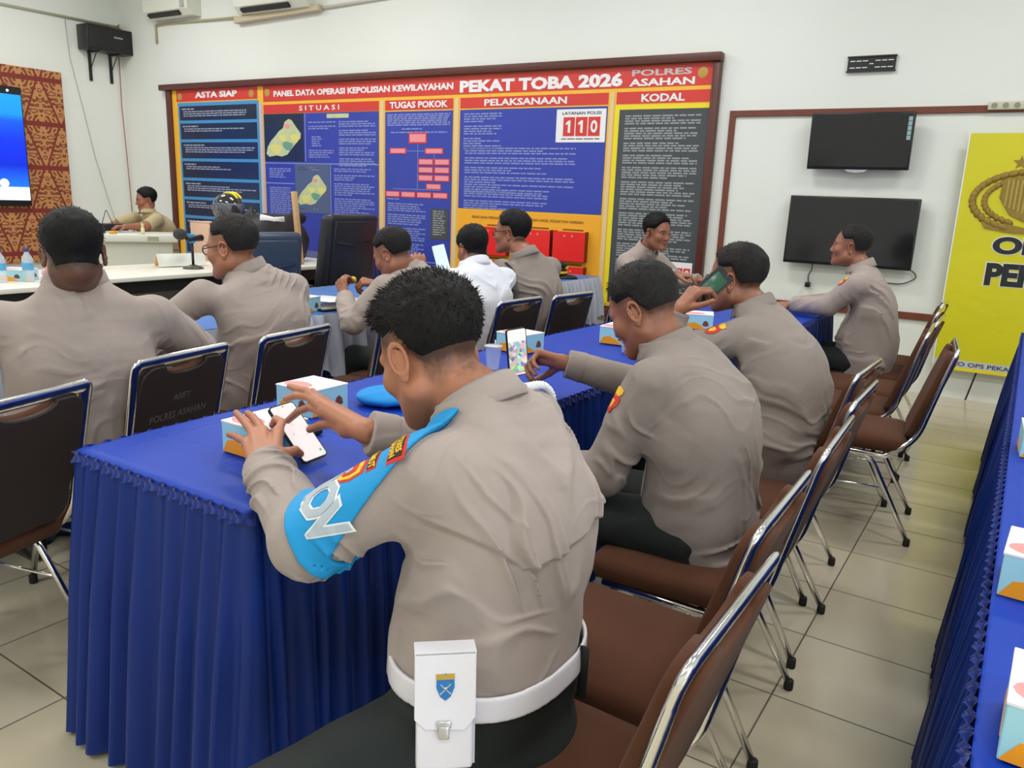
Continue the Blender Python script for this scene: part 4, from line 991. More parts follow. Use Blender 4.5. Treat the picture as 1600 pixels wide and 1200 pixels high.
# ------------------------------------------------------------------ snack boxes
M_BXB = mat('box_pale_blue', lin(164, 218, 232), 0.4); M_BXW = mat('box_white', lin(232, 236, 240), 0.4); M_BXO = mat('box_orange', lin(246, 160, 24), 0.4); M_BXP = mat('box_pink', lin(244, 150, 150), 0.4); M_BXK = mat('box_brown_print', lin(120, 70, 50), 0.5)
def build_box(sx=0.145, sy=0.145, sz=0.078):
    t = empty('snack_box', (0, 0, 0)); a, b_ = sx/2, sy/2
    obj('carton', box_mesh((-a, -b_, 0), (a, b_, sz), 0.0015, 1, False), M_BXB, t)
    obj('lid', box_mesh((-a-0.0012, -b_-0.0012, sz-0.004), (a+0.0012, b_+0.0012, sz+0.0015), 0.001, 1, False), M_BXW, t)
    e = 0.0008
    bm = bmesh.new()     # orange wedges on the sides, white upper corner flash
    def side(pts, face):
        def mk(u, v, d):
            return {0: (a+d, u*b_, v*sz), 1: (-u*a, b_+d, v*sz), 2: (-a-d, -u*b_, v*sz), 3: (u*a, -b_-d, v*sz)}[face]
        A_ = [bm.verts.new(mk(u, v, 0)) for u, v in pts]; B_ = [bm.verts.new(mk(u, v, e)) for u, v in pts]; n = len(pts)
        bm.faces.new(B_)
        for i in range(n): bm.faces.new((A_[i], A_[(i+1) % n], B_[(i+1) % n], B_[i]))
    for f in (0, 2): side([(-0.96, 0.02), (0.3, 0.02), (-0.55, 0.42), (-0.85, 0.30)], f)
    for f in (1, 3): side([(-0.98, 0.02), (0.55, 0.02), (0.15, 0.30), (-0.3, 0.48), (-0.72, 0.40)], f)
    obj('orange_print', bm_mesh(bm), M_BXO, t)
    bm = bmesh.new(); poly_prism(bm, [(0.045*math.cos(k*PI/8)*1.1-0.02, 0.030*math.sin(k*PI/8)-0.035) for k in range(16)], sz+0.0015, sz+0.0022, 'xy'); obj('pink_print', bm_mesh(bm), M_BXP, t)
    bm = bmesh.new(); side([(0.25, 0.30), (0.35, 0.55), (0.5, 0.62), (0.66, 0.5), (0.72, 0.28), (0.5, 0.22)], 0); side([(0.25, 0.30), (0.35, 0.55), (0.5, 0.62), (0.66, 0.5), (0.72, 0.28), (0.5, 0.22)], 3); obj('small_print', bm_mesh(bm), M_BXK, t)
    return t
BX0_ = build_box(); bx_first = [True]
def snack(x, y, z, rz, lab, s=(1, 1, 1)):
    o = BX0_ if bx_first[0] else dup(BX0_); bx_first[0] = False
    o.location = (x, y, z); o.rotation_euler = (0, 0, math.radians(rz)); o.scale = s; tag(o, lab, 'snack box', 'snack boxes on the tables')
Z7 = 0.753
snack(-1.515, 1.240, Z7, 0, 'pale blue snack box under the left hand of the man with the armband', (1, 1, 1))
snack(-1.710, 1.575, Z7, 0, 'pale blue snack box behind the raised right hand of the man with the armband')
snack(-1.765, 2.80, Z7, -8, 'pale blue and orange snack box behind the held-out phone')
snack(-1.53, 3.29, Z7, 4, 'pale blue snack box before the face of the officer holding out his phone')
snack(-1.42, 4.02, Z7, 20, 'pale blue snack box half hidden below the hand of the phoning officer')
snack(0.118, 1.575, Z7, -3, 'snack box on the right-edge table, the middle one of three')
snack(0.135, 1.085, Z7, -2, 'snack box on the right-edge table, nearest the camera')
snack(0.128, 2.55, Z7, 3, 'snack box on the right-edge table, farthest of three')
snack(-3.22, 2.90, Z7, 10, 'pale blue snack box on the silver-skirted table beside the officer with glasses')
snack(-5.42, 2.52, 0.751, 30, 'pale blue snack box on the white desk beside the water bottles', (1.25, 1.0, 0.9))

# ------------------------------------------------------------------ small things
def thin_glass(name, col=(0.85, 0.92, 1.0), a=0.28):
    m, nt, b = nodes_of(name); b.inputs['Base Color'].default_value = (*col, 1); b.inputs['Roughness'].default_value = 0.12; b.inputs['Alpha'].default_value = a; b.inputs['Specular IOR Level'].default_value = 0.8
    return m
M_CUP = thin_glass('clear_plastic'); M_BOT = thin_glass('bottle_plastic', (0.8, 0.9, 0.98), 0.42); M_CAPB = mat('bottle_cap_blue', lin(40, 60, 130), 0.4); M_LABL = mat('bottle_label', lin(96, 170, 216), 0.4)
def cup(x, y, lab):
    t = empty('plastic_cup', (x, y, Z7)); tag(t, lab, 'cup')
    obj('cup_body', lathe_mesh([(0.021, 0.0), (0.022, 0.002), (0.032, 0.086), (0.034, 0.088), (0.034, 0.092), (0.031, 0.090), (0.0205, 0.004), (0.0, 0.004)], 24), M_CUP, t)
    obj('film_lid', lathe_mesh([(0.0, 0.0935), (0.034, 0.0925), (0.035, 0.091)], 24), thin_glass('film_lid', (0.9, 0.9, 0.95), 0.5) if 'film_lid' not in bpy.data.materials else bpy.data.materials['film_lid'], t)
    obj('drinking_straw', tube_mesh([(0.0, 0.012, 0.088), (0.004, 0.006, 0.112)], 0.0025, 8), M_WHT, t)
cup(-1.63, 2.40, 'clear plastic water cup beside the back of the spiky-haired head'); cup(-1.40, 3.09, 'clear plastic cup in front of the chin of the officer with the phone')
for k, (bx_, by_) in enumerate(((-5.33, 2.38), (-5.28, 2.52))):
    t = empty('water_bottle', (bx_, by_, 0.751)); tag(t, ['clear water bottle with blue cap on the white desk, the left one', 'clear water bottle with blue cap on the white desk, the one beside the snack box'][k], 'bottle', 'water bottles on the white desk')
    obj('bottle_body', lathe_mesh([(0.028, 0.0), (0.033, 0.006), (0.033, 0.06), (0.031, 0.065), (0.033, 0.07), (0.033, 0.135), (0.028, 0.155), (0.014, 0.178), (0.013, 0.19)], 20), M_BOT, t)
    obj('label', lathe_mesh([(0.0335, 0.075), (0.0338, 0.077), (0.0338, 0.118), (0.0335, 0.12)], 20), M_LABL, t); obj('cap', lathe_mesh([(0.0145, 0.188), (0.015, 0.19), (0.015, 0.208), (0.012, 0.21), (0, 0.21)], 16), M_CAPB, t)
o = obj('pink_packet', box_mesh((-0.05, -0.035, 0), (0.05, 0.035, 0.13), 0.015, 3), M_BXP); o.location = (-5.6, 2.85, 0.751); o.rotation_euler = (0.1, -0.2, 0.3); tag(o, 'pink packet on the white desk left of the broad officer', 'packet')
o = obj('pink_pouch', box_mesh((-0.08, -0.06, 0), (0.08, 0.06, 0.05), 0.02, 3), M_BXP); o.location = (-5.42, 2.76, 0.751); tag(o, 'low pink pouch lying on the white desk by the snack box', 'packet')
# table microphone
t = empty('table_microphone', (-5.46, 3.83, 0.751)); tag(t, 'black table microphone on a round base standing on the white desk', 'microphone')
obj('base', lathe_mesh([(0.0, 0), (0.078, 0), (0.078, 0.006), (0.05, 0.018), (0.018, 0.03), (0.0, 0.032)], 28), mat('mic_base_grey', lin(70, 68, 60), 0.4), t)
obj('stem', tube_mesh([(0, 0, 0.02), (0, 0, 0.20)], 0.010, 10), M_BLACK, t); obj('blue_clip', box_mesh((-0.014, -0.02, 0.195), (0.014, 0.02, 0.265), 0.004, 2), mat('clip_blue', lin(30, 150, 220), 0.4), t)
obj('microphone_body', tube_mesh([(0, 0.09, 0.235), (0, -0.02, 0.225), (0, -0.05, 0.23)], [0.026, 0.022, 0.014], 14), M_BLACK, t)
bm = bmesh.new(); v = bmesh.ops.create_icosphere(bm, subdivisions=3, radius=0.052)['verts']; bmesh.ops.transform(bm, matrix=Matrix.Translation((0, -0.10, 0.265)) @ Matrix.Diagonal((0.9, 1, 0.85, 1)), verts=v); obj('foam_windshield', bm_mesh(bm, smooth=True), mat('foam_grey', lin(62, 60, 60), 0.9, bump=0.6, bscale=300), t)
t = empty('name_sign', (-5.66, 3.86, 0.751), math.radians(-12)); tag(t, 'folded desk sign with a blank orange face on the white desk', 'sign')
for s, mm_ in ((1, mat('sign_orange', lin(240, 184, 100), 0.5)), (-1, mat('sign_clear', lin(214, 218, 210), 0.3))):
    bm = bmesh.new(); box(bm, (-0.002, -0.19, 0), (0.002, 0.19, 0.105)); bmesh.ops.rotate(bm, verts=bm.verts[:], cent=(0, 0, 0.105), matrix=Matrix.Rotation(s*0.42, 3, 'Y')); bmesh.ops.translate(bm, verts=bm.verts[:], vec=(0, 0, -0.004)); obj('sign_face' if s > 0 else 'sign_back', bm_mesh(bm), mm_, t)
# helmet on a cardboard carton, bag, bundle, stick
t = empty('cardboard_carton', (-6.25, 4.70, 0)); tag(t, 'plain cardboard carton standing behind the officer with glasses', 'carton'); obj('carton_body', box_mesh((-0.18, -0.20, 0.02), (0.18, 0.20, 1.06), 0.004, 1), mat('cardboard', lin(206, 172, 148), 0.7), t); obj('carton_flap', box_mesh((-0.181, -0.201, 1.06), (0.181, 0.0, 1.066)), bpy.data.materials['cardboard'], t)
t = empty('motorcycle_helmet', (-6.22, 4.76, 1.068)); tag(t, 'glossy black motorcycle helmet with yellow stripe on a carton', 'helmet')
def hsd(p):
    d = ell(p, (0, 0, 0.125), (0.155, 0.125, 0.135)); return smax(smax(d, -p[:, 2]+0.004, 0.01), -ell(p, (0.12, -0.09, 0.09), (0.09, 0.10, 0.05)), 0.008)
V, Q = mesh_sdf(hsd, V3(-.2, -.2, -.02), V3(.2, .2, .3), 0.008); obj('shell', np_mesh('shell', V, Q), mat('helmet_black', (0.015, 0.016, 0.02), 0.08, coat=1.0), t)
def hvs(p): return smax(smax(ell(p, (0, 0, 0.125), (0.160, 0.130, 0.139)), -ell(p, (0, 0, 0.125), (0.154, 0.124, 0.133)), 0.002), np.maximum(p[:, 1]*0.6+0.02-p[:, 0]*0.3, np.abs(p[:, 2]-0.10)-0.07), 0.004)
V, Q = mesh_sdf(hvs, V3(-.2, -.2, -.02), V3(.2, .2, .3), 0.006); obj('visor', np_mesh('visor', V, Q), mat('visor_smoke', lin(90, 96, 108), 0.05, coat=1.0), t)
bm = bmesh.new()
for yy in (0.01, 0.05): tube(bm, [(0.16*math.cos(a), yy, 0.125+0.138*math.sin(a)) for a in [math.radians(40+k*12) for k in range(9)]], 0.010, 8)
obj('yellow_stripe', bm_mesh(bm, smooth=True), M_YEL2, t)
t = empty('folded_jackets', (-5.62, 4.66, 0.752)); tag(t, 'heap of black jackets and a backpack piled on the white desk', 'backpack')
def bag(p):
    d = ell(p, (0, 0.05, 0.16), (0.20, 0.42, 0.26)); d = smin(d, cone(p, (-0.02, -0.26, 0.36), (0.0, -0.30, 0.47), 0.05, 0.012), 0.03); d = smin(d, cone(p, (0, -0.14, 0.38), (0, -0.12, 0.47), 0.05, 0.014), 0.03)
    d = smin(d, cone(p, (0, 0.10, 0.36), (0, 0.42, 0.38), 0.05, 0.04), 0.04); d = d-ridge((p*np.array([9, 9, 7])).astype(f32))*0.012
    return smax(d, -p[:, 2]+0.002, 0.01)
V, Q = mesh_sdf(bag, V3(-.35, -.5, -.02), V3(.35, .55, .55), 0.011); obj('jacket_heap', np_mesh('heap', V, Q), mat('black_nylon', (0.010, 0.010, 0.013), 0.55, bump=0.3, bscale=80), t)
bm = bmesh.new(); tube(bm, [(0.10, -0.12, 0.385), (0.13, 0.0, 0.360), (0.12, 0.12, 0.365)], 0.020, 8, flat=(1.6, 0.5)); obj('white_trim', bm_mesh(bm, smooth=True), M_WHT, t)
o = obj('wooden_stick', box_mesh((-0.018, -0.022, 0), (0.018, 0.022, 0.62), 0.003, 2), mat('bare_wood', lin(196, 160, 112), 0.6, var=0.15, vscale=20)); o.location = (-5.30, 4.78, 0.752); o.rotation_euler = (-0.05, -0.16, 0); tag(o, 'flat bare wooden stick leaning on the heap of black jackets', 'stick')
# lectern clutter
t = empty('laptop', (-7.72, 4.25, 0.902), math.radians(-30)); tag(t, 'dark open laptop on the white counter before the man in tan', 'laptop')
obj('keyboard_base', box_mesh((-0.12, -0.17, 0), (0.12, 0.17, 0.02), 0.004, 2), M_BLACK, t); bm = bmesh.new(); box(bm, (0.115, -0.17, 0.0), (0.124, 0.17, 0.06)); obj('laptop_lid', bm_mesh(bm), M_BLACK, t)
t = empty('projector', (-7.90, 4.62, 0.902)); tag(t, 'small black device with looped strap on the counter', 'device'); obj('device_body', box_mesh((-0.08, -0.14, 0), (0.08, 0.14, 0.07), 0.01, 2), M_BLACK, t); obj('device_screen', box_mesh((0.081, 0.0, 0.02), (0.083, 0.10, 0.055)), mat('device_glow', lin(120, 150, 190), 0.3), t)
o = obj('strap', tube_mesh([(0.05, -0.13, 0.06), (0.05, -0.08, 0.20), (0.05, -0.07, 0.20), (0.05, -0.01, 0.06)], 0.004, 6), M_BLACK, t)
o = obj('orange_marker', tube_mesh([(0, 0, 0.014), (0.0, 0.07, 0.014)], 0.013, 10), M_BXO); o.location = (-7.36, 4.28, 0.902); tag(o, 'orange marker lying on the white counter', 'marker')
o = obj('small_bottle', lathe_mesh([(0.0, 0), (0.018, 0.0), (0.018, 0.05), (0.012, 0.06), (0.012, 0.085), (0.014, 0.086), (0.014, 0.10), (0, 0.10)], 14), mat('bottle_cream', lin(226, 222, 170), 0.4)); o.location = (-7.25, 4.55, 0.902); tag(o, 'tiny cream bottle on the white counter beside the forearm of the man in tan', 'bottle')
# on the silver table
t = empty('peaked_cap', (-3.32, 5.72, Z7), math.radians(20)); tag(t, 'black police cap with yellow band lying on the bright blue table', 'cap')
def capsd(p):
    d = smax(ell(p, (0, 0, 0.04), (0.125, 0.10, 0.085)), -p[:, 2]+0.003, 0.01); d = smin(d, ell(p, (-0.02, 0, 0.105), (0.15, 0.125, 0.032)), 0.02); return d
V, Q = mesh_sdf(capsd, V3(-.2, -.2, -.02), V3(.2, .2, .2), 0.007); obj('cap_crown', np_mesh('cap', V, Q), mat('cap_black', (0.012, 0.012, 0.013), 0.6), t)
def peak(p): return smax(smax(ell(p, (0.09, 0, 0.0), (0.13, 0.10, 0.035)), -ell(p, (0.09, 0, -0.006), (0.13, 0.10, 0.035)), 0.002), -p[:, 0]+0.06, 0.004)
V, Q = mesh_sdf(peak, V3(-.1, -.2, -.02), V3(.3, .2, .1), 0.004); obj('cap_peak', np_mesh('peak', V, Q), mat('peak_gloss', (0.01, 0.01, 0.01), 0.15), t)
bm = bmesh.new(); tube(bm, [(0.130*math.cos(a), 0.105*math.sin(a), 0.045) for a in [math.radians(-85+k*10) for k in range(18)]], 0.006, 8, flat=(1.8, 0.8)); obj('yellow_band', bm_mesh(bm, smooth=True), mat('cap_yellow', lin(240, 190, 40), 0.4), t)
bm = bmesh.new(); v = bmesh.ops.create_icosphere(bm, subdivisions=2, radius=0.022)['verts']; bmesh.ops.translate(bm, verts=v, vec=(0.115, 0, 0.085)); obj('cap_badge', bm_mesh(bm, smooth=True), bpy.data.materials['cap_yellow'], t)
def phone(name, me_size, loc, M3, lab, screen, case=M_BLACK):
    t = empty(name, loc); t.rotation_euler = M3.to_euler() if M3 is not None else (0, 0, 0); tag(t, lab, 'phone'); a, b_, c_ = me_size[0]/2, me_size[1]/2, me_size[2]
    bm = bmesh.new(); box(bm, (-a, -b_, 0), (a, b_, c_)); es = [e for e in bm.edges if abs(e.verts[0].co.z-e.verts[1].co.z) > c_*0.5]; bmesh.ops.bevel(bm, geom=es, offset=0.009, segments=5, profile=0.5, affect='EDGES')
    obj('phone_case', bm_mesh(bm, smooth=False), case, t)
    if screen:
        bm = bmesh.new(); box(bm, (-a+0.003, -b_+0.003, c_), (a-0.003, b_-0.003, c_+0.0006)); es = [e for e in bm.edges if abs(e.verts[0].co.z-e.verts[1].co.z) > 0.0003]; bmesh.ops.bevel(bm, geom=es, offset=0.007, segments=5, profile=0.5, affect='EDGES'); obj('phone_screen', bm_mesh(bm), screen, t)
    return t
o = phone('mobile_phone', (0.15, 0.072, 0.008), (-3.22, 5.35, Z7), Matrix.Rotation(0.4, 3, 'Z'), 'dark phone lying on the bright blue table below the cap', M_SCR)
# papers and plates in front of the man eating
o = obj('food_wrapper', box_mesh((-0.16, -0.12, 0), (0.16, 0.12, 0.004), 0.001, 1), M_WHT); o.location = (-3.42, 3.35, Z7); o.rotation_euler = (0, 0, 0.3); tag(o, 'white paper wrapper spread on the bright blue table by the man eating', 'paper')
o = obj('document_folder', box_mesh((-0.11, -0.16, 0), (0.11, 0.16, 0.012), 0.002, 1), M_BLACK); o.location = (-3.20, 3.12, Z7); o.rotation_euler = (0, 0, -0.1); tag(o, 'flat dark folder at the edge of the bright blue table', 'folder')
# beret
t = empty('beret', (-1.58, 1.80, Z7)); tag(t, 'sky blue beret lying on the royal blue cloth behind the chin', 'beret')
def ber(p): return smax(ell(p, (0, 0, 0.022), (0.125, 0.095, 0.026))-ridge((p*14).astype(f32))*0.003, -p[:, 2]+0.001, 0.004)
V, Q = mesh_sdf(ber, V3(-.16, -.13, -.01), V3(.16, .13, .07), 0.005); o = obj('beret_felt', np_mesh('beret', V, Q), mat('sky_blue_felt', lin(34, 140, 214), 0.85, bump=0.4, bscale=300), t); o.rotation_euler = (0, 0, 0.9)
t = empty('key_pouch', (-1.545, 1.395, Z7)); tag(t, 'small black and silver object on the cloth beside the phone', 'pouch'); obj('pouch_body', box_mesh((-0.04, -0.028, 0), (0.04, 0.028, 0.016), 0.006, 3), M_BLACK, t); obj('silver_cover', box_mesh((-0.036, -0.02, 0.016), (0.004, 0.024, 0.019), 0.001, 1), M_SIL, t)
# ------------------------------------------------------------------ people
SKIN_A = np.array(lin(178, 118, 88)); SKIN_B = np.array(lin(152, 98, 74)); SKIN_C = np.array(lin(112, 74, 58))
M_SKIN = mat_vcol('skin', 0.44, 0.5, bump=0.18, bscale=350, sub=0.04)
M_HAIR = mat_vcol('hair', 0.6, 0.18)
M_SHIRT = {}
def shirt_mat(name, col, rough=0.82):
    m, nt, b = nodes_of(name); N = NT(nt); x, y, z, P = N.xyz()
    n1 = N.noise(P, 9.0, 3); n2 = N.noise(P, 900.0, 2)
    c = N.mix(n1, tuple(v*0.93 for v in col), tuple(min(1, v*1.06) for v in col))
    nt.links.new(c, b.inputs['Base Color'])
    wv = N.noise(P, 38.0, 3)
    h = N.m('ADD', N.m('MULTIPLY', n2, 0.12), N.m('MULTIPLY', wv, 0.9))
    nt.links.new(N.bump(h, 0.35, 0.004), b.inputs['Normal'])
    b.inputs['Roughness'].default_value = rough; b.inputs['Specular IOR Level'].default_value = 0.25
    b.inputs['Sheen Weight'].default_value = 0.15
    return m
M_KHAKI = shirt_mat('khaki_grey_cloth', lin(164, 151, 145))
M_KHAKI_D = shirt_mat('khaki_dark_cloth', lin(143, 132, 126))
M_TAN = shirt_mat('tan_cloth', lin(176, 160, 122))
M_WHITE_SH = shirt_mat('white_shirt_cloth', lin(226, 228, 240))
M_TROUSER = mat('dark_trouser_cloth', lin(28, 34, 33), 0.8, bump=0.3, bscale=300, var=0.2, vscale=14)
M_TROUSER_K = mat('brown_trouser_cloth', lin(88, 72, 60), 0.8, bump=0.3, bscale=300)
M_SHOE = mat('black_shoe_leather', (0.012, 0.012, 0.013), 0.28)

M_EYE = mat('eye_white', (0.6, 0.57, 0.53), 0.2)

class Person: pass

def head_frame(c):
    F = unit(c['face']); U = np.asarray(c.get('hup', (0, 0, 1)), float); U = unit(U-F*U.dot(F)); L = np.cross(U, F)
    return F, L, U

def head_local(p, c):
    F, L, U = c['_hf']; q = (p-np.asarray(c['head'], f32))/c.get('hs', 1.0)
    return np.stack([q@F.astype(f32), q@L.astype(f32), q@U.astype(f32)], 1)

def head_base(q, c):
    """q in head axes: forward, left, up (metres, adult head)"""
    al = q.copy(); al[:, 1] = np.abs(al[:, 1])
    fat = c.get('fat', 0.0)
    d = ell(q, (-0.018, 0, 0.036), (0.098, 0.078, 0.088))
    d = smin(d, ell(q, (0.028, 0, -0.022), (0.066, 0.062+fat*0.5, 0.090)), 0.03)
    d = smin(d, cone(al, (-0.002, 0.050+fat, -0.060), (0.070, 0.016+fat*0.4, -0.098), 0.022+fat, 0.020+fat*0.5), 0.03)
    d = smin(d, ell(al, (0.058, 0.040, -0.026), (0.026, 0.025+fat, 0.026)), 0.02)
    return d
def head_sdf(q, c, fine):
    al = q.copy(); al[:, 1] = np.abs(al[:, 1])
    fat = c.get('fat', 0.0); d = head_base(q, c)
    if fine:
        d = smin(d, cone(al, (0.083, 0.010, 0.016), (0.070, 0.046, 0.020), 0.010, 0.009), 0.012)
        d = smax(d, -ell(al, (0.098, 0.032, 0.000), (0.016, 0.017, 0.011)), 0.010)
        d = smin(d, ell(al, (0.070, 0.031, 0.001), (0.0135, 0.0145, 0.0105)), 0.004)
        d = smin(d, cone(q, (0.086, 0, 0.010), (0.103, 0, -0.030), 0.0075, 0.0108), 0.012)
        d = smin(d, ell(al, (0.093, 0.0125, -0.034), (0.011, 0.009, 0.008)), 0.006)
        d = smin(d, cone(al, (0.0945, 0.0, -0.0590), (0.081, 0.023, -0.0640), 0.0062, 0.004), 0.006)
        d = smin(d, cone(al, (0.0925, 0.0, -0.0720), (0.080, 0.021, -0.0675), 0.0075, 0.004), 0.006)
        d = smax(d, -cone(al, (0.104, 0.0, -0.0652), (0.088, 0.022, -0.0655), 0.0030, 0.0015), 0.004)
        d = smin(d, ell(q, (0.078, 0, -0.098), (0.018, 0.021, 0.016)), 0.016)
    else:
        d = smin(d, cone(q, (0.086, 0, 0.008), (0.106, 0, -0.030), 0.008, 0.012), 0.012)
        d = smin(d, ell(q, (0.084, 0, -0.066), (0.015, 0.020, 0.014)), 0.01)
        d = smin(d, ell(q, (0.078, 0, -0.098), (0.018, 0.021, 0.016)), 0.016)
    # ears
    e = al-np.asarray((-0.014, 0.080+fat*0.7, -0.010), f32)
    # ear plane: tilts back and out
    a = math.radians(24); er = np.stack([e[:, 0]*math.cos(a)+e[:, 1]*math.sin(a), -e[:, 0]*math.sin(a)+e[:, 1]*math.cos(a), e[:, 2]], 1)
    rr = np.sqrt((er[:, 0]/0.0165)**2+((er[:, 2]-0.004)/0.029)**2)
    ring = np.sqrt(((rr-0.93)*0.019)**2+(er[:, 1]-0.0055)**2)-0.0036
    disc = ell(er, (0.001, 0.0, -0.002), (0.0160, 0.0030, 0.029))
    lobe = ell(er, (0.003, 0.002, -0.028), (0.0085, 0.005, 0.010))
    ear = smin(smin(disc, lobe, 0.004), ring, 0.003)
    d = smin(d, ear, 0.004)
    return d

def hair_line(q, c):
    """height (in head axes) above which hair grows, for every point"""
    f = q[:, 0]; l = np.abs(q[:, 1])
    s = np.clip((f+0.045)/0.03, 0, 1); s = s*s*(3-2*s)          # nape -> above ear
    h = c.get('nape_h', -0.050)*(1-s)+c.get('ear_h', 0.012)*s
    t = np.clip((f-0.028)/0.045, 0, 1); t = t*t*(3-2*t)          # temple -> forehead
    h = h*(1-t)+c.get('front_h', 0.072)*t
    return h

def hair_sdf(q, c, noise=True):
    t = c.get('hair_t', 0.012); ft = c.get('fade', 0.0)
    top = np.clip((q[:, 2]-0.0)/0.07, 0, 1)
    hl = hair_line(q, c); rmp = np.clip((q[:, 2]-hl)/(0.022+0.050*ft)-0.15-ft*0.3, 0, 1); rmp = rmp*rmp*(3-2*rmp)
    thk = t*(0.30+0.70*top)
    hb_ = head_base(q, c)
    if c.get('nape_h', 0) < -0.06: hb_ = smin(hb_, cone(q, (-0.022, 0, -0.055), (-0.030, 0, -0.120), 0.0545+c.get('neck_g', 0), 0.058+c.get('neck_g', 0)), 0.022)
    d = hb_-(thk*rmp-0.0045*(1-rmp))
    if c.get('quiff'): d = smin(d, ell(q, (0.045, 0, 0.100), (0.048, 0.055, 0.022)), 0.02)
    if noise:
        n = vnoise(q*f32(60))*0.12+vnoise(q*np.asarray((70, 220, 70), f32))*0.14
        d = d-n*thk*rmp
    return smax(d, (hl-0.004-q[:, 2]), 0.004)

def arm_part(p, S, E, W, rs, re, rw, wr=None, seed=0.0, cut=None):
    """upper arm and forearm of one sleeve, folds round the axis"""
    d1 = cone(p, S, E, rs, re); d2 = cone(p, E, W, re, rw)
    if wr:
        for (A, B, k) in ((S, E, 0), (E, W, 1)):
            A = np.asarray(A, f32); B = np.asarray(B, f32); L = float(np.linalg.norm(B-A)); ax = (B-A)/L
            t = (p-A)@ax; lat = p-A-t[:, None]*ax
            q = lat*f32(10.0); ww = vnoise((p*9+seed).astype(f32))
            qq = np.stack([q[:, 0]*1.1+seed, q[:, 1]*1.1+t*17+q[:, 2]*2.6+ww*1.2, q[:, 2]+k*9+t*7+ww], 1)
            r = 1.15*crease(qq.astype(f32), 0.2)*np.clip(vnoise((p*8+seed+5).astype(f32))*1.8+0.5, 0.1, 1.2)
            near = (np.clip(t/L, 0, 1) if k == 0 else 1-np.clip(t/L, 0, 1)*0.55)
            amp = wr*(0.25+0.75*near)
            if k == 0: d1 = d1-r*amp
            else: d2 = d2-r*amp
    if cut is not None:
        cp, cd = cut; tt = (p-cp.astype(f32))@cd.astype(f32)
        d2 = smax(d2, tt, 0.004)-0.002*((tt > -0.055) & (tt < 0))
    return smin(d1, d2, 0.025)

def cr(P, t):
    n = len(P)-1; i = min(int(t), n-1); u = t-i
    p0 = P[max(i-1, 0)]; p1 = P[i]; p2 = P[i+1]; p3 = P[min(i+2, n)]
    return 0.5*((2*p1)+(-p0+p2)*u+(2*p0-5*p1+4*p2-p3)*u*u+(-p0+3*p1-3*p2+p3)*u**3)

def torso_segments(c, grow=0.0, n=14):
    """stations: centre, lateral axis, half width, half depth -> polyline plus a fine smooth table"""
    st = c['torso']
    A = [np.concatenate([np.asarray(s[0], float), unit(s[1]), [s[2]+grow, s[3]+grow]]) for s in st]
    R = np.array([cr(A, (len(A)-1)*i/n) for i in range(n+1)])
    m = 240; T = np.array([cr(A, (len(A)-1)*i/m*0.99999) for i in range(m+1)])
    tan = np.gradient(T[:, :3], axis=0); tan /= np.linalg.norm(tan, axis=1)[:, None]
    lat = T[:, 3:6]-tan*(T[:, 3:6]*tan).sum(1)[:, None]; lat /= np.linalg.norm(lat, axis=1)[:, None]
    for arr in (tan, lat):
        for _ in range(8): arr[1:-1] = (arr[:-2]+arr[1:-1]*2+arr[2:])/4
    dep = np.cross(tan, lat)
    return dict(R=R.astype(f32), C=T[:, :3].astype(f32), tan=tan.astype(f32), lat=lat.astype(f32), dep=dep.astype(f32), a=T[:, 6].astype(f32), b=T[:, 7].astype(f32), m=m)

def torso_sdf(p, R, ex=2.3):
    S = R['R']; n = len(S)-1; D = np.empty((n, len(p)), f32); TT = np.empty((n, len(p)), f32)
    for i in range(n):
        a = S[i, :3]; ba = S[i+1, :3]-a; l2 = float(ba@ba); pa = p-a
        h = np.clip(pa@ba/l2, 0, 1); q = pa-h[:, None]*ba
        D[i] = np.sqrt((q*q).sum(1)); TT[i] = (i+h)/n
    mn = D.min(0); W_ = np.exp(-(D-mn)/0.012); t = (TT*W_).sum(0)/W_.sum(0)
    x = np.clip(t*R['m'], 0, R['m']-1e-3); k = x.astype(np.int64); fr = (x-k).astype(f32)
    def G(n_): A = R[n_]; return A[k]*(1-fr)+A[k+1]*fr if A.ndim == 1 else A[k]*(1-fr)[:, None]+A[k+1]*fr[:, None]
    q = p-G('C'); aa = G('a'); bb = G('b')
    u = (q*G('lat')).sum(1); v = (q*G('dep')).sum(1); w_ = (q*G('tan')).sum(1)
    w_ = np.maximum(0, np.maximum((p-R['C'][-1])@R['tan'][-1], -((p-R['C'][0])@R['tan'][0])))
    mn = np.minimum(aa, bb)
    r = ((np.abs(u)/aa)**ex+(np.abs(v)/bb)**ex+(w_/mn)**ex+1e-9)**(1/ex)
    return (r-1)*mn, t, u, v

def finger_pts(base, d, n, lens, curls):
    P = [np.asarray(base, float)]; d = unit(d); n = np.asarray(n, float); n = unit(n-d*n.dot(d))
    for L, a in zip(lens, curls):
        a = math.radians(a); d2 = d*math.cos(a)-n*math.sin(a); n = n*math.cos(a)+d*math.sin(a); d = d2
        P.append(P[-1]+d*L)
    return P

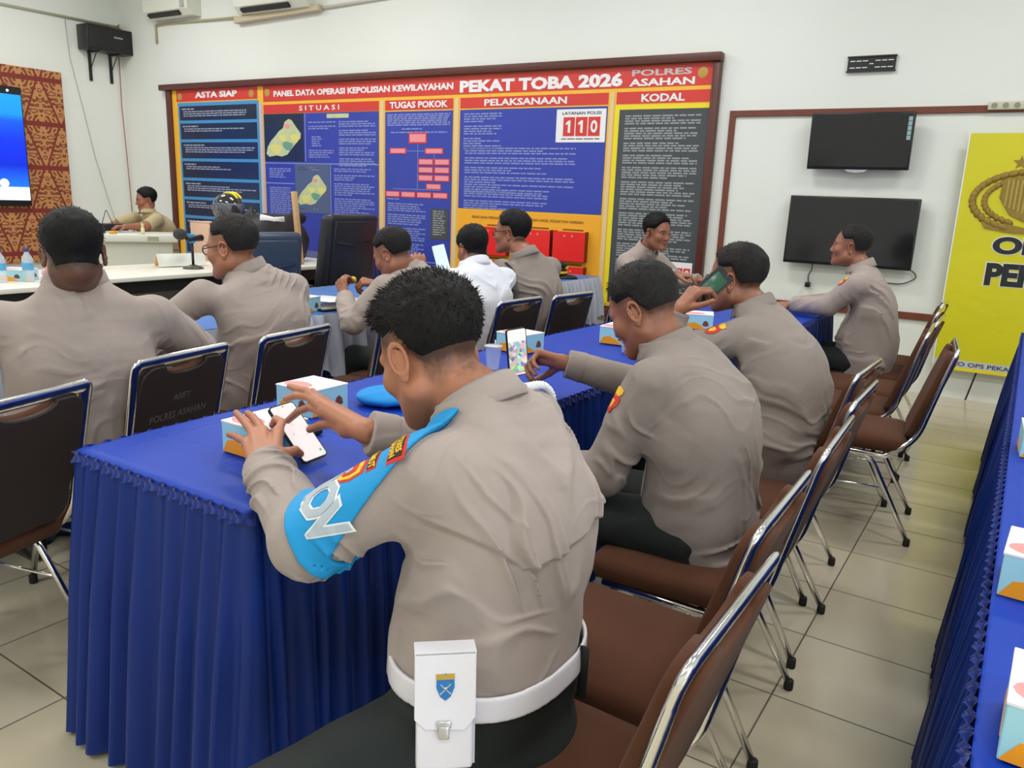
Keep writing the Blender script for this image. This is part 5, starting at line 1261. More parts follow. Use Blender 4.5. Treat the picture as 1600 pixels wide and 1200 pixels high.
def make_hand(W, d, n, side, curl=(35, 40, 30), spread=1.0, curls=None, thumb=None, s=1.0, fingers=None, thumb_pts=None):
    """wrist W, direction d to the fingers, back-of-hand normal n; side +1: thumb lies along cross(d, n), -1 the other way.
    returns list of capsules (a,b,ra,rb,group)"""
    d = unit(d); n = unit(np.asarray(n, float)-d*np.dot(n, d)); T = np.cross(d, n)*side
    W = np.asarray(W, float); C = []
    offs = [0.030, 0.010, -0.011, -0.030]; kl = [0.090, 0.093, 0.088, 0.080]
    lens = [(0.043, 0.026, 0.021), (0.047, 0.030, 0.022), (0.043, 0.028, 0.021), (0.034, 0.020, 0.019)]
    rad = [0.0090, 0.0092, 0.0087, 0.0078]
    for i in range(4):
        kb = W+(d*kl[i]+T*offs[i]+n*(0.002-0.004*(i == 3)))*s
        C.append((W+(T*offs[i]*0.55+d*0.008)*s, kb, 0.0150*s, 0.0112*s, 'palm'))
        dd = unit(d+T*(offs[i]*4.0*spread))
        cu = curls[i] if curls else curl
        P = fingers[i] if fingers and fingers[i] is not None else finger_pts(kb, dd, n, [l*s for l in lens[i]], cu)
        if fingers and fingers[i] is not None: P = [kb]+[np.asarray(x, float) for x in P]
        r = rad[i]*s
        C.append((kb-(d*0.012)*s, P[0], r*1.12, r*1.1, 'palm'))
        for j in range(len(P)-1):
            C.append((P[j], P[j+1], r*(1.06-0.08*j), r*(1.0-0.09*j), 'f%d' % i))
    C.append((W+(d*0.02-n*0.004)*s, W+(d*0.07-n*0.008)*s, 0.019*s, 0.014*s, 'palm'))
    if thumb_pts: P = [np.asarray(x, float) for x in thumb_pts]
    else:
        tb = W+(d*0.018+T*0.022-n*0.008)*s
        ta, tc = thumb or (42, 20)
        td = unit(d*math.cos(math.radians(ta))+T*math.sin(math.radians(ta))-n*0.25)
        td2 = unit(td*math.cos(math.radians(tc))+unit(d-n*0.6)*math.sin(math.radians(tc)))
        P = [tb, tb+td*0.043*s, tb+td*0.043*s+td2*0.032*s, tb+td*0.043*s+td2*0.032*s+unit(td2+d*0.3)*0.026*s]
    rt = [0.0150, 0.0115, 0.0105, 0.0085]
    C.append((P[0], P[1], rt[0]*s, rt[1]*s, 'palm'))
    for j in range(1, len(P)-1): C.append((P[j], P[j+1], rt[j]*s, rt[j+1]*s, 'th'))
    return C

def hand_sdf(p, C):
    gr = {}
    for (a, b, ra, rb, g) in C:
        d = cone(p, a, b, ra, rb)
        gr[g] = d if g not in gr else smin(gr[g], d, 0.010 if g == 'palm' else 0.002)
    d = gr.pop('palm')
    res = None
    for g, v in gr.items():
        v = smin(v, d, 0.006)
        res = v if res is None else np.minimum(res, v)
    return res if res is not None else d

def gate(p, c, r, fn, far=0.12):
    """evaluate an expensive distance only near its ball"""
    dd = np.sqrt(((p-np.asarray(c, f32))**2).sum(1))-r
    out = dd+0.02; m = dd < far
    if m.any(): out[m] = fn(p[m])
    return out

def build_person(name_label, cfg, group=None):
    c = cfg; c['_hf'] = head_frame(c)
    origin = np.array(c['origin'], float)
    R = torso_segments(c); Rb = torso_segments(c, -0.034)
    fine = c.get('fine', False); h = c.get('h', 0.005); hs = c.get('hshirt', 0.006)
    head = np.asarray(c['head'], float); F, L, U = c['_hf']
    nk = np.asarray(c['neck'], float)
    g = c.get('arm_g', 1.0)
    arms = c['arms']                      # [(S,E,W,hand capsules)]
    sl = c.get('sleeve', 1.0)             # 1 long sleeve to the wrist, 0.5 short
    # ---- body
    def body(p):
        R0 = 0.16*c.get('hs', 1.0)
        d = gate(p, head, R0, lambda q: head_sdf(head_local(q, c), c, fine)*c.get('hs', 1.0))
        nb = head-F*0.022-U*0.055
        d = smin(d, cone(p, nb, nk, 0.054+c.get('neck_g', 0), 0.060+c.get('neck_g', 0)), 0.022)
        t, *_ = torso_sdf(p, Rb); d = smin(d, t, 0.03)
        for (S, E, W, H) in arms:
            a = smin(cone(p, S, E, 0.047*g, 0.040*g), cone(p, E, np.asarray(W)*0.35+np.asarray(E)*0.65, 0.041*g, 0.040*g), 0.02)
            a = smin(a, cone(p, np.asarray(W)*0.35+np.asarray(E)*0.65, W, 0.040*g, 0.026), 0.02)
            if H:
                Wc = np.asarray(W); ctr = Wc+(np.mean([k[1] for k in H], 0)-Wc)*0.9
                a = smin(a, gate(p, ctr, 0.13, lambda q: hand_sdf(q, H), 0.08), 0.014)
            d = smin(d, a, 0.02)
        return d
    pts = [head, nk]+[s[0] for s in c['torso']]
    for (S, E, W, H) in arms:
        pts += [S, E, W]+[k[1] for k in (H or [])]
    pts = np.array([np.asarray(q, float) for q in pts])
    V, Q = mesh_sdf(body, pts.min(0)-0.19, pts.max(0)+0.19, h)
    # colours on the skin
    base = np.asarray(c.get('skin', SKIN_A)); colr = np.tile(base, (len(V), 1)).astype(f32)
    n1 = vnoise((V*22).astype(f32)); colr *= (1+0.07*n1[:, None])
    q = head_local(V.astype(f32), c)
    inh = (q[:, 2] > -0.13) & (np.abs(q[:, 0]) < 0.15) & (np.abs(q[:, 1]) < 0.095)
    hl = hair_line(q, c)
    hb = c.get('haircol', (0.010, 0.009, 0.009)); hb = np.asarray(hb)
    st = np.clip((q[:, 2]-hl)/(0.03+0.04*c.get('fade', 0))+0.30+c.get('stub_off', 0.0)-0.2*c.get('fade', 0)+0.25*vnoise((q*90).astype(f32))+0.15*vnoise((q*300).astype(f32)), 0, 1)*inh*(np.abs(q[:, 1]) < 0.084)
    earmask = (np.abs(q[:, 0]+0.012) < 0.026) & (np.abs(q[:, 1]) > 0.0745) & (q[:, 2] < 0.026)
    st = st*(~earmask)*c.get('stubble', 0.75)
    colr = colr*(1-st[:, None])+hb*st[:, None]*1.25
    lip = inh & (q[:, 0] > 0.078) & (np.abs(q[:, 1]) < 0.024) & (np.abs(q[:, 2]+0.0655) < 0.0105)
    colr[lip] = colr[lip]*np.array([0.72, 0.50, 0.52])
    bl = np.abs(q[:, 1]); brow = inh & (q[:, 0] > 0.060) & (bl > 0.012) & (bl < 0.052) & (np.abs(q[:, 2]-(0.024-(bl-0.03)**2*9)) < 0.0052)
    colr[brow] = colr[brow]*0.16
    if c.get('shave', 0):
        bm_ = inh & (q[:, 2] < -0.045) & (q[:, 0] > 0.0); colr[bm_] *= (1-c['shave'])
    eye = inh & (q[:, 0] > 0.074) & (((bl-0.031)/0.0100)**2+((q[:, 2]-0.001)/0.0034)**2 < 1)
    colr[eye] = (0.30, 0.26, 0.23); iris = eye & (np.abs(bl-0.031) < 0.0056); colr[iris] = (0.015, 0.010, 0.008)
    me = np_mesh('person_body', V-origin, Q, True, colr)
    P = obj('person', me, M_SKIN, None, origin)
    tag(P, name_label, 'person', group)
    # ---- hair
    def hair(p): return hair_sdf(head_local(p, c), c)*c.get('hs', 1.0)
    if not c.get('bald'):
        Vh, Qh = mesh_sdf(hair, head-0.16, head+0.17, c.get('hhair', max(0.0028, h*0.75)), slack=0.01, smooth=1, newton=False)
        rs = np.random.RandomState(c.get('seed', 3))
        # strands rooted on the hair surface
        ns = c.get('strands', 1500); fi = rs.randint(0, len(Qh), ns)
        rp = Vh[Qh[fi]].mean(1); e1 = Vh[Qh[fi, 1]]-Vh[Qh[fi, 0]]; e2 = Vh[Qh[fi, 3]]-Vh[Qh[fi, 0]]
        nn = np.cross(e1, e2); nn /= np.linalg.norm(nn, axis=1)[:, None].clip(1e-9)
        ql = head_local(rp.astype(f32), c)
        keep = ql[:, 2]-hair_line(ql, c) > 0.014+c.get('fade', 0)*0.056*(0.75+0.5*rs.rand(ns)); rp, nn, ql = rp[keep], nn[keep], ql[keep]; ns = len(rp)
        up = np.clip(ql[:, 2]/0.08, 0, 1)[:, None]
        flow = -U*0.9*(1-up)+(F*c.get('flowf', 0.9)+U*0.2)*up
        dr = nn*(0.35+0.45*up*c.get('spike', 1.0))+flow+rs.randn(ns, 3)*0.28
        dr /= np.linalg.norm(dr, axis=1)[:, None]
        ln = c.get('strand_l', 0.014)*(0.35+0.65*up[:, 0])*(0.6+0.8*rs.rand(ns))
        side = np.cross(dr, nn); side /= np.linalg.norm(side, axis=1)[:, None].clip(1e-9)
        wd = c.get('strand_w', 0.0011)
        a = rp-nn*0.002-side*wd; b = rp-nn*0.002+side*wd; m1 = rp+dr*ln[:, None]*0.55; tip = rp+dr*ln[:, None]-U*0.0015
        SV = np.stack([a, b, m1+side*wd*0.8, m1-side*wd*0.8, tip+side*0.0001, tip-side*0.0001], 1).reshape(-1, 3)
        k = np.arange(ns)[:, None]*6
        SQ = np.concatenate([k+np.array([[0, 1, 2, 3]]), k+np.array([[3, 2, 4, 5]])])
        VV = np.concatenate([Vh, SV]); QQ = np.concatenate([Qh, SQ+len(Vh)])
        hc = np.tile(hb, (len(VV), 1)); gl = c.get('grey', 0.0)
        nz = vnoise((VV*260).astype(f32)); qa = head_local(VV.astype(f32), c)
        low = np.clip((0.05-qa[:, 2])/0.06, 0, 1)
        gm = (gl*np.clip(nz*0.5+0.15+low*0.7, 0, 1))[:, None]
        hc = hc*(1-gm)+np.array([0.13, 0.125, 0.12])*gm
        hm = np_mesh('hair', VV-origin, QQ, True, hc.astype(f32))
        obj('hair', hm, M_HAIR, P)
    # ---- shirt
    if 'collar' in c: NB = np.asarray(c['collar'], float)
    else: NB = nk
    wa = c.get('wrinkle', 0.004); seed = c.get('seed', 3)*3.7
    seg_lat = unit(c['torso'][0][1])
    _sc = (np.asarray(arms[0][0], float)+np.asarray(arms[1][0], float))/2
    ncut_dir = unit(unit(head-F*0.03-_sc)*0.7+unit(nk-_sc)*0.3+V3(0, 0, 0.35))
    def shirt(p, folds=True):
        d, t, u, v = torso_sdf(p, R, 2.35)
        d = d*0.9
        if folds:
            P_ = p.astype(f32); low = np.clip(1-t*1.9, 0, 1); mid = np.clip(1-np.abs(t-0.55)*3.2, 0, 1); s_ = np.abs(u)
            w1 = vnoise(P_*f32(5.0)+f32(seed)); w2 = vnoise(P_*f32(11.0)+f32(seed+9)); gate1 = np.clip(vnoise(P_*f32(7.0)+f32(seed+3))*1.8+0.35, 0, 1); gate2 = np.clip(vnoise(P_*f32(6.0)+f32(seed+17))*2.2+0.1, 0, 1)
            q1 = np.stack([u*6.0+seed, v*5.0, t*13+w1*1.8+w2*0.6+u*2.5], 1).astype(f32)       # bunched cloth at the waist
            q2 = np.stack([u*4.0+seed, v*4.0+2, t*8-s_*20+w1*1.5+w2*0.3], 1).astype(f32)       # pulls running down from the armpits
            q3 = np.stack([u*8.0+v*6+w1*1.5, v*3.0+seed, t*3.0+w2*0.4], 1).astype(f32)         # soft upright drape
            q4 = np.stack([u*5.0-seed, v*5.0, t*20+w1*2.6+w2*1.0-u*4], 1).astype(f32)
            d = d-crease(q1, 0.2)*wa*(0.25+1.9*low)*gate1-crease(q2)*wa*2.0*gate2*(0.20+0.80*mid)-crease(q4, 0.15)*wa*1.0*gate1*(0.3+low)-vnoise(q3)*wa*0.9-w1*0.005
            if 'yoke' in c: d = c['yoke'](p, d, t, u, v)
        rad_ = np.sqrt(((p-NB.astype(f32))**2).sum(1)); d = smax(d, smin((p-(NB+ncut_dir*0.014).astype(f32))@ncut_dir.astype(f32), 0.14-rad_, 0.02), 0.006)
        for k, (S, E, W, H) in enumerate(arms):
            Wc = np.asarray(E)+(np.asarray(W)-np.asarray(E))*(sl if sl >= 0.9 else 0.02)
            rw = (0.043 if sl >= 0.9 else 0.060)
            cdir = unit(np.asarray(W)-np.asarray(E))
            a = arm_part(p, np.asarray(S)-V3(0, 0, 0.012), E, Wc, 0.064*g, 0.058*g, rw*g, wa*1.15 if folds else None, seed+k*5, (np.asarray(W)-cdir*c.get('cuff_back', 0.012), cdir) if sl >= 0.9 else None)
            if sl < 0.9:
                cd = unit(np.asarray(E)-np.asarray(S)); cp = np.asarray(S)+(np.asarray(E)-np.asarray(S))*0.86
                a = cone(p, S, E, 0.066*g, 0.062*g); a = smax(a, ((p-cp.astype(f32))@cd.astype(f32)), 0.004)
            d = smin(d, a, c.get('blend', 0.048))
        nc = smin((p-(NB+ncut_dir*0.012).astype(f32))@ncut_dir.astype(f32), 0.088-np.sqrt(((p-(NB+ncut_dir*0.05).astype(f32))**2).sum(1)), 0.01)
        d = smax(d, nc, 0.006)
        if c.get('hem_z'): d = smax(d, c['hem_z']-p[:, 2], 0.006)
        return d
    P_pts = [s[0] for s in c['torso']]
    for (S, E, W, H) in arms: P_pts += [S, E]+([W] if sl >= 0.9 else [])
    P_pts = np.array([np.asarray(q, float) for q in P_pts])
    # drop the blind top bit above the collar
    V, Q = mesh_sdf(shirt, P_pts.min(0)-0.24, P_pts.max(0)+0.2, hs, slack=0.03)
    sm = np_mesh('shirt', V-origin, Q, True)
    so = obj('shirt', sm, c.get('shirt_mat', M_KHAKI), P)
    # collar band
    if c.get('collar_on', True):
        ax = ncut_dir; fr = unit(F-ax*F.dot(ax)); fr = unit(np.asarray(c.get('cface', fr))-ax*np.dot(c.get('cface', fr), ax)); lt = np.cross(ax, fr)
        rr = 0.068+c.get('neck_g', 0)+c.get('collar_g', 0); cc = NB-fr*0.002+ax*c.get('collar_up', 0.0)
        prof = [(rr+0.010, -0.012), (rr+0.002, 0.006), (rr, 0.026), (rr+0.004, 0.032), (rr+0.010, 0.027), (rr+0.019, 0.002), (rr+0.024, -0.012),
                (rr+0.021, -0.014), (rr+0.014, 0.004), (rr+0.007, 0.020)]
        CVs = []; nth = 40; NP = len(prof)
        for i in range(nth+1):
            th = math.radians(-158+316*i/nth); ct = math.cos(th); sn = math.sin(th)
            drp = 0.012*max(0, -ct)
            for (r_, z_) in prof:
                ca = r_*(1.0 if True else 1)
                CVs.append(cc-fr*(ct*ca*0.98)+lt*(sn*ca)+ax*(z_*(1.0+0.15*ct)-(0.030*(1-ct)/2)))
        CQ = []
        for i in range(nth):
            for j in range(NP):
                k = (j+1) % NP; CQ.append((i*NP+j, i*NP+k, (i+1)*NP+k, (i+1)*NP+j))
        cm = np_mesh('collar', np.array(CVs)-origin, CQ, True)
        obj('collar', cm, c.get('shirt_mat', M_KHAKI), P)
    # ---- trousers and shoes
    hip = np.asarray(c['torso'][0][0], float); legs = c['legs']
    latv = unit(c['torso'][0][1])
    def trs(p):
        d = ell(p, hip-V3(0, 0, 0.03), (0.165*c.get('hipg', 1), 0.165*c.get('hipg', 1), 0.115))
        for (Hj, K, A) in legs:
            a = smin(cone(p, Hj, K, 0.092*c.get('legg', 1), 0.068), cone(p, K, A, 0.066, 0.056), 0.02)
            q = np.stack([p[:, 0]*7, p[:, 1]*7, p[:, 2]*12], 1).astype(f32)
            d = smin(d, a-crease(q, 0.25)*0.004, 0.03)
        if c.get('tucked'): d = smin(d, torso_sdf(p, R, 2.35)[0]*0.9-0.003, 0.02)
        return smax(d, (p[:, 2]-c.get('waist_z', hip[2]+0.10)), 0.008) if c.get('waist_z') else d
    lp = np.array([np.asarray(q, float) for Lg in legs for q in Lg]+[hip])
    V, Q = mesh_sdf(trs, lp.min(0)-0.2, lp.max(0)+0.18, max(hs*1.4, 0.008), slack=0.03)
    obj('trousers', np_mesh('trousers', V-origin, Q, True), c.get('trouser_mat', M_TROUSER), P)
    for (Hj, K, A) in legs:
        A = np.asarray(A, float); fd = unit(c.get('footdir', V3(-1, 0, 0)))
        A = V3(A[0], A[1], 0.0)
        def sh(p):
            d = cone(p, A+V3(0, 0, .075)-fd*0.02, A+V3(0, 0, 0.035)+fd*0.13, 0.042, 0.034)
            d = smin(d, cone(p, A+V3(0, 0, 0.04)-fd*0.04, A+V3(0, 0, 0.04)+fd*0.1, 0.038, 0.036), 0.02)
            return smax(d, -p[:, 2]+0.003, 0.004)
        V, Q = mesh_sdf(sh, A-V3(.2, .2, .02), A+V3(.2, .2, .16), 0.008)
        obj('shoe', np_mesh('shoe', V-origin, Q, True), M_SHOE, P)
    c['_shirt'] = shirt; c['_obj'] = P; c['_body'] = body; c['_origin'] = origin; c['_trs'] = trs; c['_R'] = R
    return P

def decal_on(cfg, name, me, centre, xdir, ydir, material, off=0.003, sub=0.006, fn=None, parent=None):
    """a flat badge or letter mesh (XY plane, metres) laid on the cloth at a point"""
    x = unit(xdir); n = unit(np.cross(x, ydir)); y = np.cross(n, x)
    bm = bmesh.new(); bm.from_mesh(me)
    bmesh.ops.triangulate(bm, faces=bm.faces[:])
    for _ in range(6):
        es = [e for e in bm.edges if e.calc_length() > sub*1.6]
        if not es: break
        bmesh.ops.subdivide_edges(bm, edges=es, cuts=1); bmesh.ops.triangulate(bm, faces=bm.faces[:])
    bm.verts.ensure_lookup_table()
    P = np.array([v.co[:] for v in bm.verts]); fn = fn or cfg['_shirt']
    W = np.asarray(centre)+P[:, :1]*x+P[:, 1:2]*y+n*0.03
    S = snap_to(fn, W, -n, off)
    zr = P[:, 2]-P[:, 2].min(); S = S+zr[:, None]*n
    o0 = cfg['_origin']
    bad = (~np.isfinite(S).all(1)) | (np.linalg.norm(S-W, axis=1) > 0.25)
    if bad.any(): S[bad] = (W-n*0.03)[bad]
    for v, s in zip(bm.verts, S): v.co = Vector((s-o0).tolist())
    m2 = bm_mesh(bm, smooth=False)
    return obj(name, m2, material, parent or cfg['_obj'])

def glasses(cfg, col_mat, r=0.021, thick=0.0024):
    F, L, U = cfg['_hf']; H = np.asarray(cfg['head'], float); o0 = cfg['_origin']; s = cfg.get('hs', 1)
    bm = bmesh.new()
    def P(f, l, u): return tuple(H+(F*f+L*l+U*u)*s-o0)
    for sg in (-1, 1):
        ring = [P(0.099-0.006*abs(math.cos(a)), sg*(0.033+0.026*math.cos(a)), 0.000+0.018*math.sin(a)) for a in [2*PI*k/20 for k in range(20)]]
        tube(bm, ring, thick, 6, closed=True)
        tube(bm, [P(0.094, sg*0.059, 0.006), P(0.070, sg*0.076, 0.006), P(-0.005, sg*0.083, 0.010), P(-0.022, sg*0.082, -0.002)], thick, 6)
    tube(bm, [P(0.100, -0.009, 0.006), P(0.103, 0, 0.009), P(0.100, 0.009, 0.006)], thick, 6)
    return obj('glasses', bm_mesh(bm, smooth=True), col_mat, cfg['_obj'])
# ------------------------------------------------------------------ the cast
def hand_explicit(W, fingers, thumb, s=1.0, wl=(0.018, 0.006, -0.006, -0.018)):
    """fingers: index..little, each [knuckle, joint, joint, tip]; thumb [base, joint, joint, tip]"""
    W = np.asarray(W, float); C = []; rad = [0.0088, 0.0090, 0.0086, 0.0077]
    K = [np.asarray(f[0], float) for f in fingers]; across = unit(K[0]-K[3])
    for i, f in enumerate(fingers):
        P = [np.asarray(q, float) for q in f]; r = rad[i]*s*1.08
        C.append((W+across*wl[i], P[0], 0.0155*s, 0.0118*s, 'palm'))
        C.append((P[0]+(P[1]-P[0])*0.05, P[0]+(P[1]-P[0])*0.25, r*1.2, r*1.05, 'palm'))
        for j in range(3): C.append((P[j], P[j+1], r*(1.10-0.07*j), r*(1.0-0.08*j), 'f%d' % i))
    P = [np.asarray(q, float) for q in thumb]
    C.append((W+across*0.010, P[0], 0.017*s, 0.0165*s, 'palm')); C.append((P[0], P[1], 0.0160*s, 0.0118*s, 'palm'))
    for j in (1, 2): C.append((P[j], P[j+1], (0.0118, 0.0105)[j-1]*s, (0.0105, 0.0085)[j-1]*s, 'th'))
    return C

def stations(hip, chest, sh, neck, lat0, lat1, w=1.0, dp=1.0, belly=0.0, back=0.0, shw=0.165):
    """hip, chest, shoulder-line centre and neck base points; lat0/lat1 lateral axes below/above"""
    hip, chest, sh, neck = [np.asarray(q, float) for q in (hip, chest, sh, neck)]
    lat0 = unit(lat0); lat1 = unit(lat1); lm = unit(lat0+lat1)
    return [(hip+V3(0, 0, -0.09), lat0, 0.165*w, 0.130*dp), (hip+V3(0, 0, 0.02), lat0, 0.182*w, 0.142*dp+belly*0.6),
            (hip*0.55+chest*0.45, lm, 0.180*w, 0.132*dp+belly), (chest, lm, 0.188*w, 0.125*dp+back),
            (chest*0.4+sh*0.6, lat1, 0.186*w, 0.108*dp+back), (sh, lat1, shw*w, 0.082*dp+back*0.6), (sh*0.4+neck*0.6, lat1, 0.105, 0.072*dp), (neck+V3(0, 0, 0.012), lat1, 0.066, 0.064)]

def sit_legs(hip, fwd, kz=0.50, spread=0.12, reach=0.42):
    f = unit(fwd); l = np.cross(V3(0, 0, 1), f); L_ = []
    for s in (-1, 1):
        H = np.asarray(hip, float)+l*s*0.085+V3(0, 0, -0.02); K = H+f*reach+l*s*(spread-0.085); K[2] = kz
        A = K+f*0.06; A[2] = 0.09; L_.append((H, K, A))
    return L_
XN = V3(-1, 0, 0)

# ---- 1. officer with the blue armband, front of the picture
Wl = at(414, 728, D=1.60); Wr = at(573, 673, D=1.70)
def pth(*q): return [at(a, b_, D=d) for a, b_, d in q]
HL = hand_explicit(Wl, [pth((434, 676, 1.735), (440, 660, 1.775), (431, 655, 1.80), (426, 664, 1.80)), pth((411, 675, 1.74), (402.5, 661, 1.79), (395, 652, 1.83), (387, 646, 1.865)),
                        pth((397, 679, 1.735), (386, 664, 1.785), (377, 653, 1.83), (369, 645, 1.87)), pth((387, 693, 1.72), (375, 686, 1.76), (366, 681, 1.79), (358, 679, 1.815))],
                   pth((436, 714, 1.64), (450, 708, 1.67), (461, 704, 1.695), (469, 709, 1.71)))
HR = hand_explicit(Wr, [pth((506, 645, 1.775), (484, 636, 1.81), (466, 643, 1.84), (450, 657, 1.868)), pth((501, 634, 1.785), (480, 620, 1.82), (463, 618, 1.85), (447, 623, 1.87)),
                        pth((498, 627, 1.80), (478, 611, 1.83), (465, 608, 1.86), (453, 604, 1.88)), pth((503, 626, 1.82), (488, 612, 1.85), (478, 613, 1.87), (472, 618, 1.88))],
                   pth((541, 672, 1.735), (519, 662, 1.765), (501, 664, 1.79), (484, 671, 1.805)))
hipM = V3(-0.70, 1.05, 0.56); chM = V3(-0.715, 1.105, 0.82); shM = V3(-0.765, 1.145, 0.955); nkM = V3(-0.825, 1.150, 1.020)
def yokeM(p, d, t, u, v):
    # back yoke: a second layer of cloth ending in a shallow V, with one deep standing pleat
    q = p.astype(np.float64); up = q[:, 2]; yy = q[:, 1]
    rear = np.clip((q[:, 0]-(-0.80))/0.05, 0, 1)
    edge = up-(0.812+0.95*np.maximum(0, 0.985-yy)+0.10*np.maximum(0, yy-0.985))
    step = np.clip(edge/0.006+0.5, 0, 1)*rear
    d = d-0.0075*step.astype(f32)
    k = (yy-0.985)+0.012*np.sin((up-0.82)*40); ins = np.clip((0.965-up)/0.05, 0, 1)*np.clip((up-0.812)/0.008, 0, 1)*rear
    pl = np.where(k > 0, 0.012*np.exp(-np.maximum(k, 0)/0.028), -0.006*np.exp(np.minimum(k, 0)/0.014))*np.clip(np.abs(k)/0.002, 0, 1)
    return d-(pl*ins).astype(f32)
cM = dict(origin=(-0.68, 1.05, 0.47), h=0.0034, hshirt=0.0036, fine=True, seed=6, head=at(672, 552, Y=1.145), hs=1.05, face=(-0.84, 0.12, -0.50), neck=nkM, neck_g=0.004, fat=0.006,
          torso=stations(hipM, chM, shM, nkM, V3(0.03, 1, 0), V3(0.05, 1, 0.02), w=0.94, dp=1.0, belly=0.008, back=0.012, shw=0.155),
          arms=[(V3(-0.775, 0.965, 0.945), V3(-0.985, 0.885, 0.785), Wl, HL), (V3(-0.80, 1.325, 0.955), V3(-0.985, 1.42, 0.80), Wr, HR)],
          legs=[(hipM+V3(0, -0.075, -0.06), V3(-0.93, 0.60, 0.40), V3(-0.97, 0.58, 0.09)), (hipM+V3(0, 0.085, -0.06), V3(-1.03, 1.30, 0.46), V3(-1.06, 1.32, 0.09))], hipg=1.02, waist_z=0.612, tucked=True, hem_z=0.575,
          skin=SKIN_A*0.97, hair_t=0.020, quiff=True, fade=0.48, ear_h=0.022, stubble=0.85, stub_off=0.30, strands=5200, strand_l=0.013, spike=1.0, wrinkle=0.0075, yoke=yokeM, backfold=True, arm_g=1.02, cuff_back=0.006, collar=V3(-0.815, 1.150, 1.022), shirt_mat=M_KHAKI)
P1 = build_person('officer nearest the camera in grey-khaki uniform and blue armband, tapping a phone with both hands', cM)
sM = cM['_shirt']
# sky blue armband wrapped over the left sleeve, rising to a point at the shoulder strap
S_, E_, W_ = cM['arms'][0][:3]; axu = unit(E_-S_)
M_BAND = mat('armband_blue', lin(20, 150, 214), 0.6, bump=0.3, bscale=60)
def band(p):
    d = sM(p); d = np.abs(d-0.0044)-0.0045
    t = ((p-S_.astype(f32))@axu.astype(f32))/np.linalg.norm(E_-S_)
    q = p-S_.astype(f32); topw = (q@unit(np.cross(axu, V3(0, 1, 0))).astype(f32)); topw = topw if unit(np.cross(axu, V3(0, 1, 0)))[2] > 0 else -topw
    sidew = -(p[:, 1]-S_[1].astype(f32))
    lo = t-0.93; hi = (0.42-0.62*np.clip((topw+0.01)/0.07, -0.6, 1.3)-t)
    near = np.sqrt(((p-((S_+E_)/2).astype(f32))**2).sum(1))-0.24
    dd = np.maximum(np.maximum(lo, hi)*0.26, near)
    c1 = cone(p, S_-axu*0.02, E_, 0.105, 0.09)
    return smax(smax(d, dd, 0.002), c1, 0.002)
V, Q = mesh_sdf(band, np.minimum(S_, E_)-0.13, np.maximum(S_, E_)+0.13, 0.0032, slack=0.012, newton=False)
obj('armband', np_mesh('armband', V-cM['_origin'], Q), M_BAND, P1)
M_LETG = mat('letter_silver', lin(178, 190, 200), 0.4); M_LETW = mat('letter_white', lin(236, 240, 244), 0.5)
def on_arm(t, ang):
    """point and axes on the left sleeve: t along the upper arm, ang round it (0 = outward, 90 = up)"""
    n0 = unit(V3(0, -1, 0)-axu*np.dot(V3(0, -1, 0), axu)); u0 = np.cross(n0, axu); u0 = u0 if u0[2] > 0 else -u0
    n = n0*math.cos(math.radians(ang))+u0*math.sin(math.radians(ang)); c = S_+(E_-S_)*t+n*0.07
    return c, n, np.cross(n, axu)
def arm_text(s, t, ang, size, m, bold, rot=0, sx=1.0, off=0.0070, name='lettering'):
    c, n, b_ = on_arm(t, ang); me = text_mesh(s, size, bold=bold, depth=0.0012, sx=sx)
    # letters read down the sleeve: x axis along b_ (round the arm), y axis up the arm
    y_ = -axu*math.cos(rot)+b_*math.sin(rot); x_ = np.cross(y_, n)
    return decal_on(cM, name, me, c, x_, y_, m, off=off, parent=P1)
for (s, ang) in (('P', 118), ('R', 80), ('O', 42), ('V', 0)):
    arm_text(s, 0.66, ang, 0.108, M_LETW, 0.0065, rot=0, sx=0.80, off=0.0095, name='letter_outline'); arm_text(s, 0.66, ang, 0.108, M_LETG, 0.0025, rot=0, sx=0.80, off=0.0115, name='letter')
M_PRED = mat('patch_red', lin(206, 46, 34), 0.6); M_PYEL = mat('patch_yellow', lin(236, 190, 40), 0.6); M_PBLK = mat('patch_black', lin(40, 34, 30), 0.6)
def patch(cfg, shape, c, x_, y_, m, off): 
    bm = bmesh.new(); poly_prism(bm, shape, 0, 0.0012, 'xy'); return decal_on(cfg, 'patch', bm_mesh(bm), c, x_, y_, m, off=off, parent=cfg['_obj'], sub=0.005)
def shield(w_, h_): return [(-w_/2, h_/2), (0, h_*0.62), (w_/2, h_/2), (w_*0.52, 0), (w_*0.3, -h_*0.42), (0, -h_*0.6), (-w_*0.3, -h_*0.42), (-w_*0.52, 0)]
